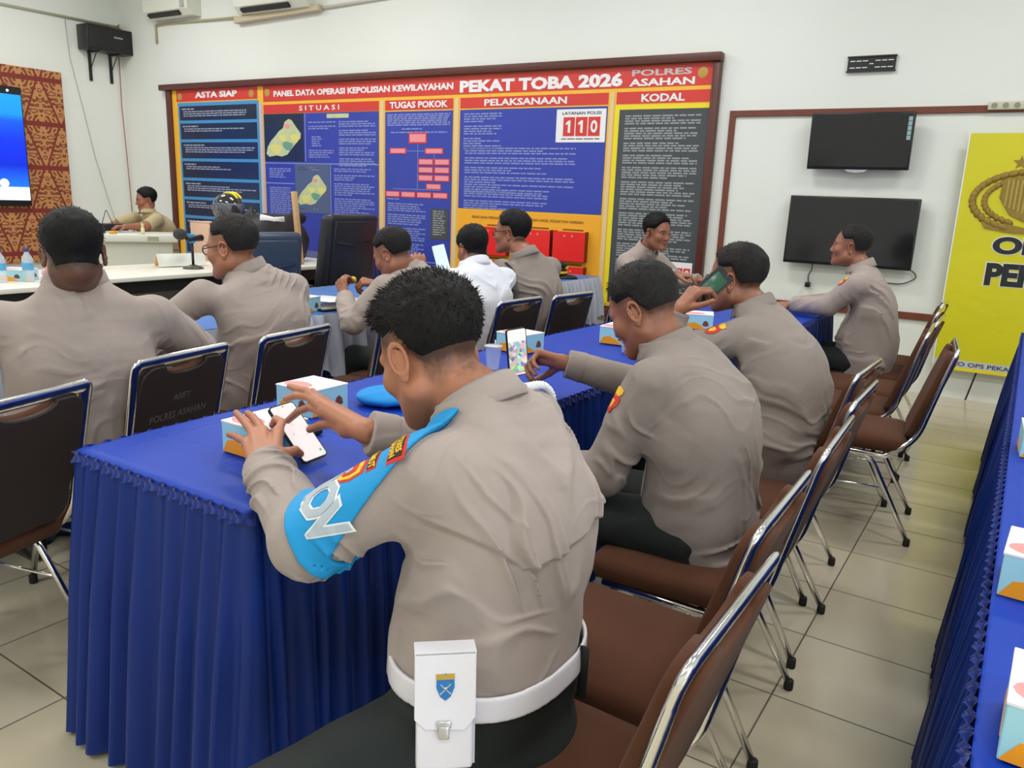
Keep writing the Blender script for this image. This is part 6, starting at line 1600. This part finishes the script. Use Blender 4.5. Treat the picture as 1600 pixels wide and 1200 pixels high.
def badge(t, ang, rot, w_, h_, txt=None, kind='shield'):
    c, n, b_ = on_arm(t, ang); y_ = -axu*math.cos(rot)+b_*math.sin(rot); x_ = np.cross(y_, n)
    sh = shield(w_, h_) if kind == 'shield' else [(-w_/2, h_*0.3), (-w_*0.2, h_*0.5), (w_*0.2, h_*0.5), (w_/2, h_*0.3), (w_*0.46, -h_*0.5), (0, -h_*0.32), (-w_*0.46, -h_*0.5)]
    patch(cM, sh, c, x_, y_, M_PRED, 0.0085); s2 = [(a*0.82, b2*0.78) for a, b2 in sh]
    patch(cM, s2, c, x_, y_, M_PBLK if txt else M_PYEL, 0.0098)
    if txt:
        for k, line in enumerate(txt): me = text_mesh(line, h_*0.5/len(txt)*1.5, bold=0.0004, depth=0.0008, sx=0.8); decal_on(cM, 'patch_lettering', me, c+y_*(h_*0.16-(h_*0.34)*k if len(txt) > 1 else 0), x_, y_, M_PYEL, off=0.0111, parent=P1, sub=0.006)
    else:
        patch(cM, [(a*0.5, b2*0.5) for a, b2 in sh], c, x_, y_, M_PRED, 0.0110); patch(cM, [(0.006*math.cos(k*PI/5), 0.009*math.sin(k*PI/5)) for k in range(10)], c, x_, y_, M_LETG, 0.0123)
badge(0.05, 56, 0.0, 0.070, 0.044, ['POLRES', 'ASAHAN'], 'arc'); badge(0.24, 62, 0.0, 0.056, 0.026, ['SUMUT'], 'arc'); badge(0.42, 64, 0.0, 0.048, 0.062)
# white braided cord over the right shoulder
bm = bmesh.new(); A0, A1, A2 = V3(-0.80, 1.235, 1.08), V3(-0.775, 1.40, 1.06), V3(-0.80, 1.435, 0.93); cc_ = V3(-0.80, 1.29, 0.93); sn = []
for k in range(60):
    t = k/59; q = (1-t)**2*A0+2*t*(1-t)*A1+t*t*A2
    sn.append(snap_to(sM, np.array([q]), cc_-q, 0.012)[0])
sn = np.array(sn)
for ph in (0, 2.1, 4.2): tube(bm, [tuple(sn[k]-cM['_origin']+V3(0.003*math.cos(k*0.75+ph), 0.003*math.cos(k*0.75+ph+1), 0.004*math.sin(k*0.75+ph))) for k in range(60)], 0.0055, 7)
obj('shoulder_cord', bm_mesh(bm, smooth=True), mat('cord_white', lin(232, 232, 236), 0.7), P1)
# shoulder strap on the left shoulder
# white belt, loop, pouch
def belt(p):
    d = torso_sdf(p, cM['_R'], 2.35)[0]*0.9; d = np.abs(d-0.007)-0.003
    z0 = 0.598+0.03*(p[:, 0]+0.70)
    return smax(smax(d, np.abs(p[:, 2]-z0)-0.022, 0.002), np.sqrt((p[:, 0]+0.72)**2+(p[:, 1]-1.05)**2)-0.30, 0.01)
V, Q = mesh_sdf(belt, V3(-1.02, 0.78, 0.54), V3(-0.42, 1.34, 0.66), 0.0035, slack=0.012, newton=False)
M_WLE = mat('white_leather', lin(228, 226, 234), 0.32, bump=0.1, bscale=120); obj('belt', np_mesh('belt', V-cM['_origin'], Q), M_WLE, P1)
bc = snap_to(lambda p: np.minimum(sM(p, False), cM['_trs'](p)), np.array([[-0.50, 1.02, 0.59]]), unit(V3(-1, -0.05, 0)), 0.012)[0]
lp = at(880, 1045, D=1.45)
lpp = snap_to(lambda p: np.minimum(sM(p, False), cM['_trs'](p)), np.array([V3(-0.35, 1.16, 0.60), V3(-0.35, 1.155, 0.565)]), unit(V3(-1, -0.25, 0)), 0.011)
bm = bmesh.new(); tube(bm, [tuple(lpp[0]+V3(0, 0, 0.03)-cM['_origin']), tuple(lpp[0]-cM['_origin']), tuple(lpp[1]+V3(0, 0, -0.03)-cM['_origin'])], 0.009, 10, flat=(0.5, 1.0)); obj('belt_loop', bm_mesh(bm, smooth=True), M_TROUSER, P1)
pc = snap_to(lambda p: torso_sdf(p, cM['_R'], 2.35)[0]*0.9, np.array([[-0.58, 0.74, 0.615]]), unit(V3(-0.42, 0.90, 0)), 0.026)[0]; pc[2] = 0.690; pc[0] -= 0.012; pc[1] -= 0.008
t = empty('belt_pouch', tuple(pc)); tag(t, 'white leather pouch with a blue shield badge hanging at the back of the belt', 'pouch'); pn = unit(V3(0.62, -0.70, 0.02)); t.rotation_euler = (math.radians(-8), math.radians(0), math.atan2(pn[1], pn[0])+PI/2); PCH = t
# pouch: front faces its local -Y
bm = bmesh.new(); box(bm, (-0.043, -0.020, -0.155), (0.043, 0.012, 0.030)); bevel_all(bm, 0.006, 3); obj('pouch_body', bm_mesh(bm, smooth=True), M_WLE, PCH)
bm = bmesh.new(); O = [(-0.046, 0.034), (0.046, 0.034), (0.046, -0.070), (0.030, -0.090), (-0.030, -0.086), (-0.046, -0.070)]
poly_prism(bm, O, -0.0255, -0.021); bevel_all(bm, 0.0018, 2); box(bm, (-0.046, -0.0255, 0.030), (0.046, 0.014, 0.0345)); obj('pouch_flap', bm_mesh(bm), M_WLE, PCH)
bm = bmesh.new(); box(bm, (0.040, -0.012, -0.150), (0.0465, -0.009, 0.020)); box(bm, (0.040, -0.003, -0.150), (0.0465, 0.0, 0.020)); obj('gusset', bm_mesh(bm), mat('white_leather_edge', lin(190, 188, 198), 0.5), PCH)
bm = bmesh.new(); poly_prism(bm, [(a, b_-0.020) for a, b_ in shield(0.026, 0.034)], -0.0275, -0.0256); obj('badge', bm_mesh(bm), mat('badge_blue', lin(36, 120, 190), 0.35), PCH)
bm = bmesh.new(); box(bm, (-0.0135, -0.0283, -0.0075), (0.0135, -0.0256, 0.0005)); obj('badge_top', bm_mesh(bm), M_GOLD, PCH)
bm = bmesh.new()
for s in (-1, 1): tube(bm, [(-0.008*s, -0.0282, -0.014), (0.008*s, -0.0282, -0.030)], 0.0014, 6)
obj('badge_crossed_emblem', bm_mesh(bm), M_SIL, PCH)
bm = bmesh.new(); box(bm, (-0.013, -0.030, -0.083), (0.009, -0.0255, -0.072)); box(bm, (-0.010, -0.031, -0.100), (0.006, -0.024, -0.080)); bevel_all(bm, 0.0015, 2); obj('clasp', bm_mesh(bm, smooth=True), M_SIL, PCH)
# phone he is using, leaning on the snack box
m, nt, b = nodes_of('phone_white_page'); N = NT(nt); x, y, z, P = N.xyz()
b.inputs['Base Color'].default_value = (0.3, 0.3, 0.3, 1); b.inputs['Roughness'].default_value = 0.15
mk = N.m('GREATER_THAN', N.noise(P, 95.0, 2, 0.5), 0.70); nt.links.new(N.mix(mk, (1.0, 0.86, 0.84), (0.55, 0.4, 0.4)), b.inputs['Emission Color']); b.inputs['Emission Strength'].default_value = 0.6
M_PAGE = m
dl = unit(V3(-0.715, -0.03, 0.698)); dw = unit(V3(0.02, 1, 0.03)); dw = unit(dw-dl*dw.dot(dl)); dn = np.cross(dw, dl); dn = dn if dn[2] > 0 else -dn
if np.dot(np.cross(dl, dw), dn) < 0: dw = -dw
B0 = V3(-1.352, 1.250, 0.7575)+dl*0.082
Mx = Matrix(((dl[0], dw[0], dn[0]), (dl[1], dw[1], dn[1]), (dl[2], dw[2], dn[2])))
t = phone('mobile_phone', (0.163, 0.076, 0.008), tuple(B0), Mx, 'phone with a white page on screen, leaning on the snack box under two hands', M_PAGE)
obj('screen_icon', box_mesh((-0.066, -0.028, 0.0087), (-0.060, -0.022, 0.009)), mat('icon_green', (0.02, 0.4, 0.12), 0.4, emit=(0.02, 0.5, 0.15), estr=0.5), t)
obj('front_camera', box_mesh((0.072, -0.002, 0.0087), (0.075, 0.001, 0.009)), M_BLACK, t)

# ---- 2. officer holding a phone at arm's length
W2 = V3(-1.215, 2.195, 0.872); ph2 = V3(-1.350, 2.135, 0.900)
def auto_hand(W, to, n, side, **k):
    return make_hand(W, unit(np.asarray(to)-np.asarray(W)), n, side, **k)
hip2 = V3(-0.665, 2.03, 0.53); c2 = dict(origin=(-0.66, 2.03, 0.47), h=0.0044, hshirt=0.0055, fine=True, seed=5, head=at(1005, 484, Y=2.075), hs=1.02, face=(-0.86, 0.05, -0.52), neck=V3(-0.825, 2.075, 1.005), fat=0.003,
          torso=stations(hip2, V3(-0.675, 2.05, 0.80), V3(-0.765, 2.075, 0.945), V3(-0.830, 2.075, 1.005), V3(0, 1, 0), V3(0.02, 1, 0.01), w=0.95, belly=0.012, back=0.012),
          arms=[(V3(-0.79, 1.905, 0.935), V3(-0.885, 1.855, 0.665), V3(-1.12, 1.97, 0.61), make_hand(V3(-1.12, 1.97, 0.61), V3(-1, 0.3, -0.1), V3(0, 0, 1), -1)),
                (V3(-0.82, 2.245, 0.945), V3(-0.985, 2.33, 0.805), W2, make_hand(W2, V3(-0.92, -0.25, 0.12), V3(0.1, 0.75, 0.65), 1, curls=[(60, 50, 20), (66, 52, 25), (70, 52, 25), (72, 52, 25)], thumb=(50, 15)))],
          legs=sit_legs(hip2, XN), hipg=1.0, waist_z=0.66, skin=SKIN_B, hair_t=0.010, fade=0.35, grey=0.14, front_h=0.082, stubble=0.7, strands=1800, strand_l=0.010, spike=0.4, haircol=(0.012, 0.011, 0.011), wrinkle=0.0075, backfold=True, shirt_mat=M_KHAKI_D)
P2 = build_person('officer with greying hair holding a phone out over the blue table, second along', c2)
m, nt, b = nodes_of('phone_group_photo'); N = NT(nt); x, y, z, P = N.xyz()
vo = nt.nodes.new('ShaderNodeTexVoronoi'); vo.inputs['Scale'].default_value = 90; nt.links.new(P, vo.inputs['Vector'])
hs_ = nt.nodes.new('ShaderNodeHueSaturation'); hs_.inputs['Saturation'].default_value = 0.75; hs_.inputs['Value'].default_value = 1.0; nt.links.new(vo.outputs['Color'], hs_.inputs['Color'])
msk = N.m('MULTIPLY', N.m('LESS_THAN', x, 0.035), N.m('GREATER_THAN', x, -0.07)); nt.links.new(N.mix(msk, (1, 1, 0.97), hs_.outputs['Color']), b.inputs['Emission Color']); b.inputs['Emission Strength'].default_value = 0.7
b.inputs['Base Color'].default_value = (0.1, 0.1, 0.1, 1); M_GRP = m
def free_phone(size, c, dl, dn_hint, lab, screen, case=M_BLACK):
    dl = unit(dl); dn = np.asarray(dn_hint, float); dn = unit(dn-dl*dn.dot(dl)); dw = np.cross(dn, dl)
    Mx = Matrix(((dl[0], dw[0], dn[0]), (dl[1], dw[1], dn[1]), (dl[2], dw[2], dn[2])))
    return phone('mobile_phone', size, tuple(np.asarray(c)-dn*size[2]/2), Mx, lab, screen, case)
free_phone((0.155, 0.074, 0.008), at(808, 550, Y=2.12), V3(-0.10, -0.05, 0.98), V3(0.80, -0.40, 0.15), 'phone showing a bright group photo, held out in one hand over the table', M_GRP)
def arm_badges(cfg, ang_n, t=0.25):
    S, E = [np.asarray(q, float) for q in cfg['arms'][0][:2]]; a = unit(E-S); n = unit(ang_n-a*np.dot(ang_n, a)); b_ = np.cross(n, a); c = S+(E-S)*t+n*0.07; y_ = -a; x_ = np.cross(y_, n)
    patch(cfg, [(q[0], q[1]+0.024) for q in shield(0.036, 0.022)], c, x_, y_, M_PYEL, 0.002); patch(cfg, [(q[0], q[1]-0.012) for q in shield(0.040, 0.046)], c, x_, y_, M_PRED, 0.002)
    patch(cfg, [(q[0]*0.5, q[1]*0.5-0.012) for q in shield(0.040, 0.046)], c, x_, y_, M_PYEL, 0.0034)
arm_badges(c2, V3(-0.8, -0.75, 0.2), 0.30)

# ---- 3. officer with a phone at his ear
W3 = V3(-1.045, 2.735, 1.015); hip3 = V3(-0.665, 2.87, 0.53)
c3 = dict(origin=(-0.66, 2.87, 0.47), h=0.0048, hshirt=0.006, fine=True, seed=8, head=at(1150, 435, Y=3.0), hs=1.04, face=(-0.985, 0.10, -0.12), neck=V3(-0.855, 3.0, 1.025), fat=0.006,
          torso=stations(hip3, V3(-0.68, 2.92, 0.80), V3(-0.79, 2.985, 0.955), V3(-0.86, 3.0, 1.025), V3(0.05, 1, 0), V3(0.08, 1, 0.0), w=0.97, belly=0.012, back=0.012),
          arms=[(V3(-0.83, 2.805, 0.945), V3(-1.095, 2.70, 0.815), W3, make_hand(W3, V3(0.42, 0.25, 0.62), V3(-0.6, -0.75, 0.15), 1, curls=[(45, 50, 25), (50, 52, 25), (55, 52, 25), (60, 50, 25)], thumb=(38, 10))),
                (V3(-0.83, 3.165, 0.955), V3(-1.05, 3.26, 0.82), V3(-1.27, 3.10, 0.80), make_hand(V3(-1.27, 3.10, 0.80), V3(-1, -0.3, -0.1), V3(0, 0, 1), 1))],
          legs=sit_legs(hip3, XN), hipg=0.88, legg=0.85, waist_z=0.60, skin=SKIN_B, hair_t=0.009, fade=0.35, grey=0.14, front_h=0.076, ear_h=0.018, stubble=0.75, strands=1500, strand_l=0.008, spike=0.2, haircol=(0.011, 0.010, 0.010), wrinkle=0.0075, backfold=True, shirt_mat=M_KHAKI_D)
P3 = build_person('officer with glasses seen from behind, pressing a phone to his ear', c3)
glasses(c3, M_BLACK)
pt = free_phone((0.155, 0.076, 0.010), at(1112, 447, D=float(np.dot(np.asarray(c3['head'])-V3(0, 0, CAM_H), _fw))-0.085), _r2*0.74+_u2*0.64+_fw*0.1, -_fw*0.9+_r2*0.1, 'dark phone in a green-backed case held at an ear', None)
obj('green_back', box_mesh((-0.045, -0.027, 0.0102), (0.055, 0.027, 0.0112), 0.0004, 1), mat('case_green', lin(52, 96, 76), 0.3), pt)
obj('white_label', box_mesh((-0.055, 0.004, 0.0112), (-0.035, 0.016, 0.0118)), M_WHT, pt)
for k in range(2): obj('camera_lens', lathe_mesh([(0.0, 0.0118), (0.006, 0.0118), (0.006, 0.0100)], 14, (-0.064, -0.018+0.018*k, 0)), M_SIL if k else M_BLACK, pt)
arm_badges(c3, V3(-0.8, -0.75, 0.3), 0.25)

# ---- 4. far right officer
hip4 = V3(-0.745, 5.10, 0.52); Wf = V3(-1.19, 5.02, 0.81); Wf2 = V3(-1.21, 5.16, 0.80)
c4 = dict(origin=(-0.74, 5.10, 0.47), h=0.0055, hshirt=0.0075, fine=True, seed=12, head=at(1329, 385, Y=5.1), hs=1.0, face=(-0.99, -0.05, 0.02), neck=V3(-0.845, 5.10, 1.075), fat=0.006,
          torso=stations(hip4, V3(-0.74, 5.10, 0.82), V3(-0.80, 5.10, 0.995), V3(-0.845, 5.10, 1.075), V3(0, 1, 0), V3(0, 1, 0), w=0.98, belly=0.035, back=0.006),
          arms=[(V3(-0.82, 4.915, 0.985), V3(-0.96, 4.93, 0.835), Wf, make_hand(Wf, V3(-1, 0.15, -0.12), V3(0, -0.2, 1), -1, curl=(30, 30, 20))), (V3(-0.82, 5.285, 0.985), V3(-0.97, 5.27, 0.835), Wf2, make_hand(Wf2, V3(-1, -0.25, -0.12), V3(0, 0.2, 1), 1, curl=(30, 30, 20)))],
          legs=sit_legs(hip4, XN), waist_z=0.60, skin=SKIN_B, hair_t=0.009, fade=0.35, grey=0.14, front_h=0.078, ear_h=0.018, stubble=0.7, strands=900, strand_l=0.007, spike=0.2, haircol=(0.013, 0.012, 0.012), wrinkle=0.0080, backfold=False)
P4 = build_person('officer at the far end of the blue table, seated in profile before the lower television', c4)
arm_badges(c4, V3(-0.9, -0.4, 0.4), 0.2)

# ---- 5. broad officer at the left, from behind
f5 = unit(V3(-0.94, 0.30, 0)); l5 = V3(-f5[1], f5[0], 0); lat5 = V3(f5[1], -f5[0], 0)
def off(base, f, l, fr, la, z): q = np.asarray(base, float)+f*fr+l*la; return V3(q[0], q[1], z)
h5 = V3(-2.50, 1.30, 0); hip5 = V3(h5[0], h5[1], 0.53)
c5 = dict(origin=(h5[0], h5[1], 0.47), h=0.006, hshirt=0.006, seed=15, head=at(114, 396, D=2.36), hs=0.98, face=(-0.90, 0.32, -0.36), neck=V3(-2.47, 1.315, 1.085), neck_g=0.004, collar_up=0.02, fat=0.0,
          torso=stations(hip5, V3(-2.43, 1.29, 0.82), V3(-2.44, 1.305, 1.0), V3(-2.475, 1.315, 1.09), lat5, lat5, w=1.12, dp=1.05, belly=0.015, back=0.01, shw=0.18),
          arms=[(off(V3(-2.44, 1.30, 0), f5, lat5, 0.02, -0.225, 0.975), off(V3(-2.44, 1.30, 0), f5, lat5, 0.10, -0.38, 0.80), V3(-2.88, 1.22, 0.81), make_hand(V3(-2.88, 1.22, 0.81), V3(-1, 0.3, -0.1), V3(0, 0, 1), -1)),
                (off(V3(-2.44, 1.30, 0), f5, lat5, 0.02, 0.225, 0.970), off(V3(-2.44, 1.30, 0), f5, lat5, 0.16, 0.40, 0.805), V3(-2.86, 1.58, 0.81), make_hand(V3(-2.86, 1.58, 0.81), V3(-1, -0.2, -0.1), V3(0, 0, 1), 1))],
          legs=sit_legs(hip5, f5, reach=0.40), waist_z=0.60, skin=SKIN_C*0.8, hair_t=0.012, fade=0.0, ear_h=0.0, nape_h=-0.068, stubble=0.95, strands=1800, strand_l=0.010, spike=0.2, haircol=(0.006, 0.006, 0.006), wrinkle=0.0080, backfold=True, arm_g=1.12, shirt_mat=M_KHAKI)
P5 = build_person('broad-backed officer at the left edge, head bowed over the table', c5)

# ---- 6. officer with glasses, left
hip6 = V3(-2.74, 2.22, 0.53); f6 = unit(V3(-1, 0.12, 0)); lat6 = V3(f6[1], -f6[0], 0)
c6 = dict(origin=(-2.74, 2.22, 0.47), h=0.0052, hshirt=0.006, fine=True, seed=18, head=at(362, 386, D=3.28), hs=1.04, face=(-0.93, -0.32, -0.16), neck=V3(-2.765, 2.19, 1.045), collar_up=0.018, fat=0.004,
          torso=stations(hip6, V3(-2.69, 2.22, 0.82), V3(-2.725, 2.20, 0.975), V3(-2.765, 2.19, 1.05), V3(0.1, 1, 0), V3(0.15, 1, 0.0), w=1.05, belly=0.02, back=0.012, shw=0.175),
          arms=[(V3(-2.79, 1.99, 0.965), V3(-2.92, 1.88, 0.815), V3(-3.16, 1.98, 0.80), make_hand(V3(-3.16, 1.98, 0.80), V3(-1, 0.2, -0.1), V3(0, 0, 1), -1)), (V3(-2.72, 2.41, 0.965), V3(-2.87, 2.50, 0.815), V3(-3.12, 2.44, 0.80), make_hand(V3(-3.12, 2.44, 0.80), V3(-1, -0.2, -0.1), V3(0, 0, 1), 1))],
          legs=sit_legs(hip6, f6, reach=0.36), waist_z=0.60, skin=SKIN_A*0.93, hair_t=0.008, fade=0.30, grey=0.12, front_h=0.084, ear_h=0.026, stubble=0.6, strands=1500, strand_l=0.008, spike=0.2, haircol=(0.014, 0.013, 0.013), wrinkle=0.0075, backfold=True)
P6 = build_person('officer with dark glasses looking left, behind the white desk microphone', c6)
glasses(c6, M_BLACK)

# ---- 7. man eating
hip7 = V3(-2.62, 3.20, 0.53); W7 = V3(-2.985, 2.985, 0.850); W7r = V3(-2.90, 3.16, 0.905)
c7 = dict(origin=(-2.62, 3.20, 0.47), h=0.0055, hshirt=0.0075, fine=True, seed=21, head=at(613, 397, D=4.02), hs=1.02, face=(-0.88, -0.15, -0.45), neck=V3(-2.70, 3.13, 1.01), fat=0.004,
          torso=stations(hip7, V3(-2.60, 3.18, 0.80), V3(-2.655, 3.14, 0.955), V3(-2.70, 3.13, 1.015), V3(0, 1, 0), V3(0.1, 1, 0), w=1.0, belly=0.02, back=0.012),
          arms=[(V3(-2.68, 2.96, 0.935), V3(-2.80, 2.86, 0.745), W7, make_hand(W7, V3(-0.5, 0.25, 0.75), V3(-0.2, -0.8, 0.2), -1, curls=[(45, 60, 40)]*4, thumb=(35, 20))), (V3(-2.68, 3.32, 0.935), V3(-2.76, 3.36, 0.78), W7r, make_hand(W7r, V3(-0.8, -0.6, 0.15), V3(-0.1, -0.3, 0.9), 1, curls=[(55, 60, 40)]*4, thumb=(35, 30)))],
          legs=sit_legs(hip7, XN, reach=0.38), waist_z=0.60, skin=SKIN_B*1.02, hair_t=0.010, fade=0.30, grey=0.08, front_h=0.080, ear_h=0.024, stubble=0.7, strands=1000, strand_l=0.009, haircol=(0.010, 0.010, 0.010), wrinkle=0.0080, backfold=True, shirt_mat=M_TAN if False else M_KHAKI)
P7 = build_person('officer bending over his food with yellow fruit in his fingers', c7)
yf = at(552, 437, D=float(np.dot(W7r-V3(0, 0, CAM_H), _fw))+0.02)
o = obj('yellow_fruit', lathe_mesh([(0, -0.022), (0.012, -0.018), (0.018, 0), (0.012, 0.018), (0, 0.022)], 12), mat('fruit_yellow', lin(226, 206, 50), 0.5)); o.location = tuple(yf); o.rotation_euler = (1.0, 0.5, 0); tag(o, 'small piece of yellow fruit held in the fingers of the eating officer', 'fruit')

# ---- 8. man in white shirt
hip8 = V3(-2.58, 3.62, 0.53); W8 = V3(-2.86, 3.47, 0.96)
c8 = dict(origin=(-2.58, 3.62, 0.47), h=0.0065, hshirt=0.0075, seed=24, head=at(738, 388, D=4.50), hs=1.0, face=(-0.86, 0.35, -0.38), neck=V3(-2.63, 3.66, 1.02),
          torso=stations(hip8, V3(-2.56, 3.64, 0.80), V3(-2.60, 3.65, 0.955), V3(-2.635, 3.66, 1.025), V3(0.15, 1, 0), V3(0.3, 1, 0), w=0.98, belly=0.01, back=0.01),
          arms=[(V3(-2.68, 3.48, 0.94), V3(-2.78, 3.38, 0.76), W8, make_hand(W8, V3(-0.45, 0.15, 0.80), V3(0.5, -0.7, 0.2), -1, curls=[(45, 50, 20)]*4, thumb=(40, 10))), (V3(-2.54, 3.84, 0.94), V3(-2.66, 3.93, 0.80), V3(-2.90, 3.85, 0.80), make_hand(V3(-2.90, 3.85, 0.80), V3(-1, -0.2, -0.1), V3(0, 0, 1), 1))],
          legs=sit_legs(hip8, XN, reach=0.38), waist_z=0.60, skin=SKIN_B, hair_t=0.012, ear_h=0.008, nape_h=-0.075, stubble=0.9, strands=900, strand_l=0.009, haircol=(0.006, 0.006, 0.007), wrinkle=0.0070, backfold=True, shirt_mat=M_WHITE_SH)
P8 = build_person('black-haired man in a white shirt looking at a raised phone', c8)
free_phone((0.15, 0.072, 0.008), at(689, 403, D=4.38), _u2*0.94-_r2*0.25+_fw*0.1, -_fw+_r2*0.2, 'phone with a pale green and white picture raised by the man in white', mat('phone_pale_picture', (0.3, 0.3, 0.3), 0.3, emit=(0.55, 0.85, 0.9), estr=0.7), M_SIL)

# ---- 9. officer with shoulder cord
hip9 = V3(-2.50, 4.08, 0.53)
c9 = dict(origin=(-2.50, 4.08, 0.47), h=0.006, hshirt=0.0075, fine=True, seed=27, head=at(799, 363, D=4.78), hs=1.04, face=(-0.97, -0.22, -0.05), neck=V3(-2.535, 4.02, 1.065), fat=0.006,
          torso=stations(hip9, V3(-2.46, 4.06, 0.82), V3(-2.50, 4.04, 0.985), V3(-2.535, 4.02, 1.065), V3(0.15, 1, 0), V3(0.2, 1, 0), w=0.98, belly=0.02, back=0.012),
          arms=[(V3(-2.58, 3.86, 0.985), V3(-2.68, 3.84, 0.78), V3(-2.90, 3.95, 0.80), make_hand(V3(-2.90, 3.95, 0.80), V3(-1, 0.2, -0.1), V3(0, 0, 1), -1)), (V3(-2.47, 4.24, 0.985), V3(-2.60, 4.34, 0.80), V3(-2.86, 4.28, 0.80), make_hand(V3(-2.86, 4.28, 0.80), V3(-1, -0.2, -0.1), V3(0, 0, 1), 1))],
          legs=sit_legs(hip9, XN, reach=0.38), waist_z=0.60, skin=SKIN_B, hair_t=0.012, fade=0.2, nape_h=-0.065, ear_h=0.020, front_h=0.078, stubble=0.8, strands=1000, strand_l=0.010, haircol=(0.008, 0.008, 0.009), wrinkle=0.0075, backfold=True, shirt_mat=M_KHAKI_D)
P9 = build_person('officer with glasses and a black shoulder cord, in front of the red document holders', c9)
glasses(c9, M_BLACK)
s9 = c9['_shirt']; cp = []
for k in range(26):
    a = PI*k/25; cp.append(at(789+17*math.sin(a), 394+1.95*k, D=4.2))
cs = snap_to(s9, np.array(cp), _fw, 0.006, 40); bm = bmesh.new(); tube(bm, [tuple(q-c9['_origin']) for q in cs], 0.006, 8); obj('shoulder_cord', bm_mesh(bm, smooth=True), M_BLACK, P9)

# ---- 10. officer facing right
hipA = V3(-2.46, 5.50, 0.53); fA = unit(V3(0.96, -0.25, 0)); WA_ = V3(-2.05, 5.42, 0.83)
cA = dict(origin=(-2.46, 5.50, 0.47), h=0.006, hshirt=0.0085, fine=True, seed=30, head=at(1027, 363, D=5.66), hs=1.02, face=(0.93, -0.30, -0.12), neck=V3(-2.36, 5.46, 1.075),
          torso=stations(hipA, V3(-2.45, 5.48, 0.82), V3(-2.41, 5.46, 0.99), V3(-2.36, 5.46, 1.08), V3(0.25, 1, 0), V3(0.25, 1, 0), w=0.98, belly=0.01, back=0.006),
          arms=[(V3(-2.45, 5.28, 0.975), V3(-2.30, 5.20, 0.86), V3(-2.05, 5.28, 0.90), make_hand(V3(-2.05, 5.28, 0.90), V3(1, 0.2, 0), V3(0, 0, 1), 1)), (V3(-2.36, 5.65, 0.975), V3(-2.2, 5.70, 0.82), V3(-2.0, 5.6, 0.85), make_hand(V3(-2.0, 5.6, 0.85), V3(1, -0.2, 0), V3(0, 0, 1), -1))],
          legs=sit_legs(hipA, fA, reach=0.36), footdir=V3(1, 0, 0), waist_z=0.60, skin=SKIN_B, hair_t=0.014, fade=0.1, ear_h=0.014, front_h=0.075, stubble=0.8, strands=900, strand_l=0.011, haircol=(0.006, 0.006, 0.006), wrinkle=0.005)
PA = build_person('dark-haired officer facing right in front of the charcoal column of the board', cA)
chair(-2.44, 5.50, 98, 'dark chair under the officer who faces right', G2)

# ---- 11. man in tan at the counter
fB = unit(V3(-0.35, -0.90, 0)); hipB = V3(-7.95, 5.22, 0.60); latB = V3(-fB[1], fB[0], 0)
cB = dict(origin=(-7.95, 5.22, 0.5), h=0.0075, hshirt=0.009, fine=True, seed=33, head=at(228, 312, D=8.35), hs=1.0, face=(-0.30, -0.92, -0.18), neck=V3(-7.92, 5.04, 1.10),
          torso=stations(hipB, V3(-7.93, 5.20, 0.88), V3(-7.92, 5.09, 1.02), V3(-7.92, 5.04, 1.09), latB, latB, w=0.98, belly=0.01, back=0.02),
          arms=[(V3(-7.74, 5.03, 1.02), V3(-7.66, 4.84, 0.945), V3(-7.62, 4.60, 0.955), make_hand(V3(-7.62, 4.60, 0.955), V3(-0.1, -1, 0), V3(0, 0, 1), -1)), (V3(-8.10, 5.0, 1.02), V3(-8.14, 4.80, 0.945), V3(-7.9, 4.62, 0.955), make_hand(V3(-7.9, 4.62, 0.955), V3(0.3, -1, 0), V3(0, 0, 1), 1))],
          legs=sit_legs(hipB, fB, kz=0.55, reach=0.25), footdir=fB, waist_z=0.70, skin=SKIN_B, hair_t=0.012, ear_h=0.012, front_h=0.078, stubble=0.85, strands=600, strand_l=0.010, haircol=(0.006, 0.006, 0.006), wrinkle=0.005, sleeve=0.5, shirt_mat=M_TAN, trouser_mat=M_TROUSER_K)
PB = build_person('man in a tan short-sleeved shirt leaning over the white counter', cB)
t = empty('stool', (-7.96, 5.24, 0)); tag(t, 'plain stool hidden under the man in tan', 'stool'); obj('seat', lathe_mesh([(0, 0.43), (0.16, 0.43), (0.17, 0.45), (0.16, 0.47), (0, 0.475)], 24), M_BLACK, t)
for k in range(4): obj('leg', tube_mesh([(0.12*math.cos(PI/4+k*PI/2), 0.12*math.sin(PI/4+k*PI/2), 0.43), (0.17*math.cos(PI/4+k*PI/2), 0.17*math.sin(PI/4+k*PI/2), 0.0)], 0.012, 8), M_CHROME, t)
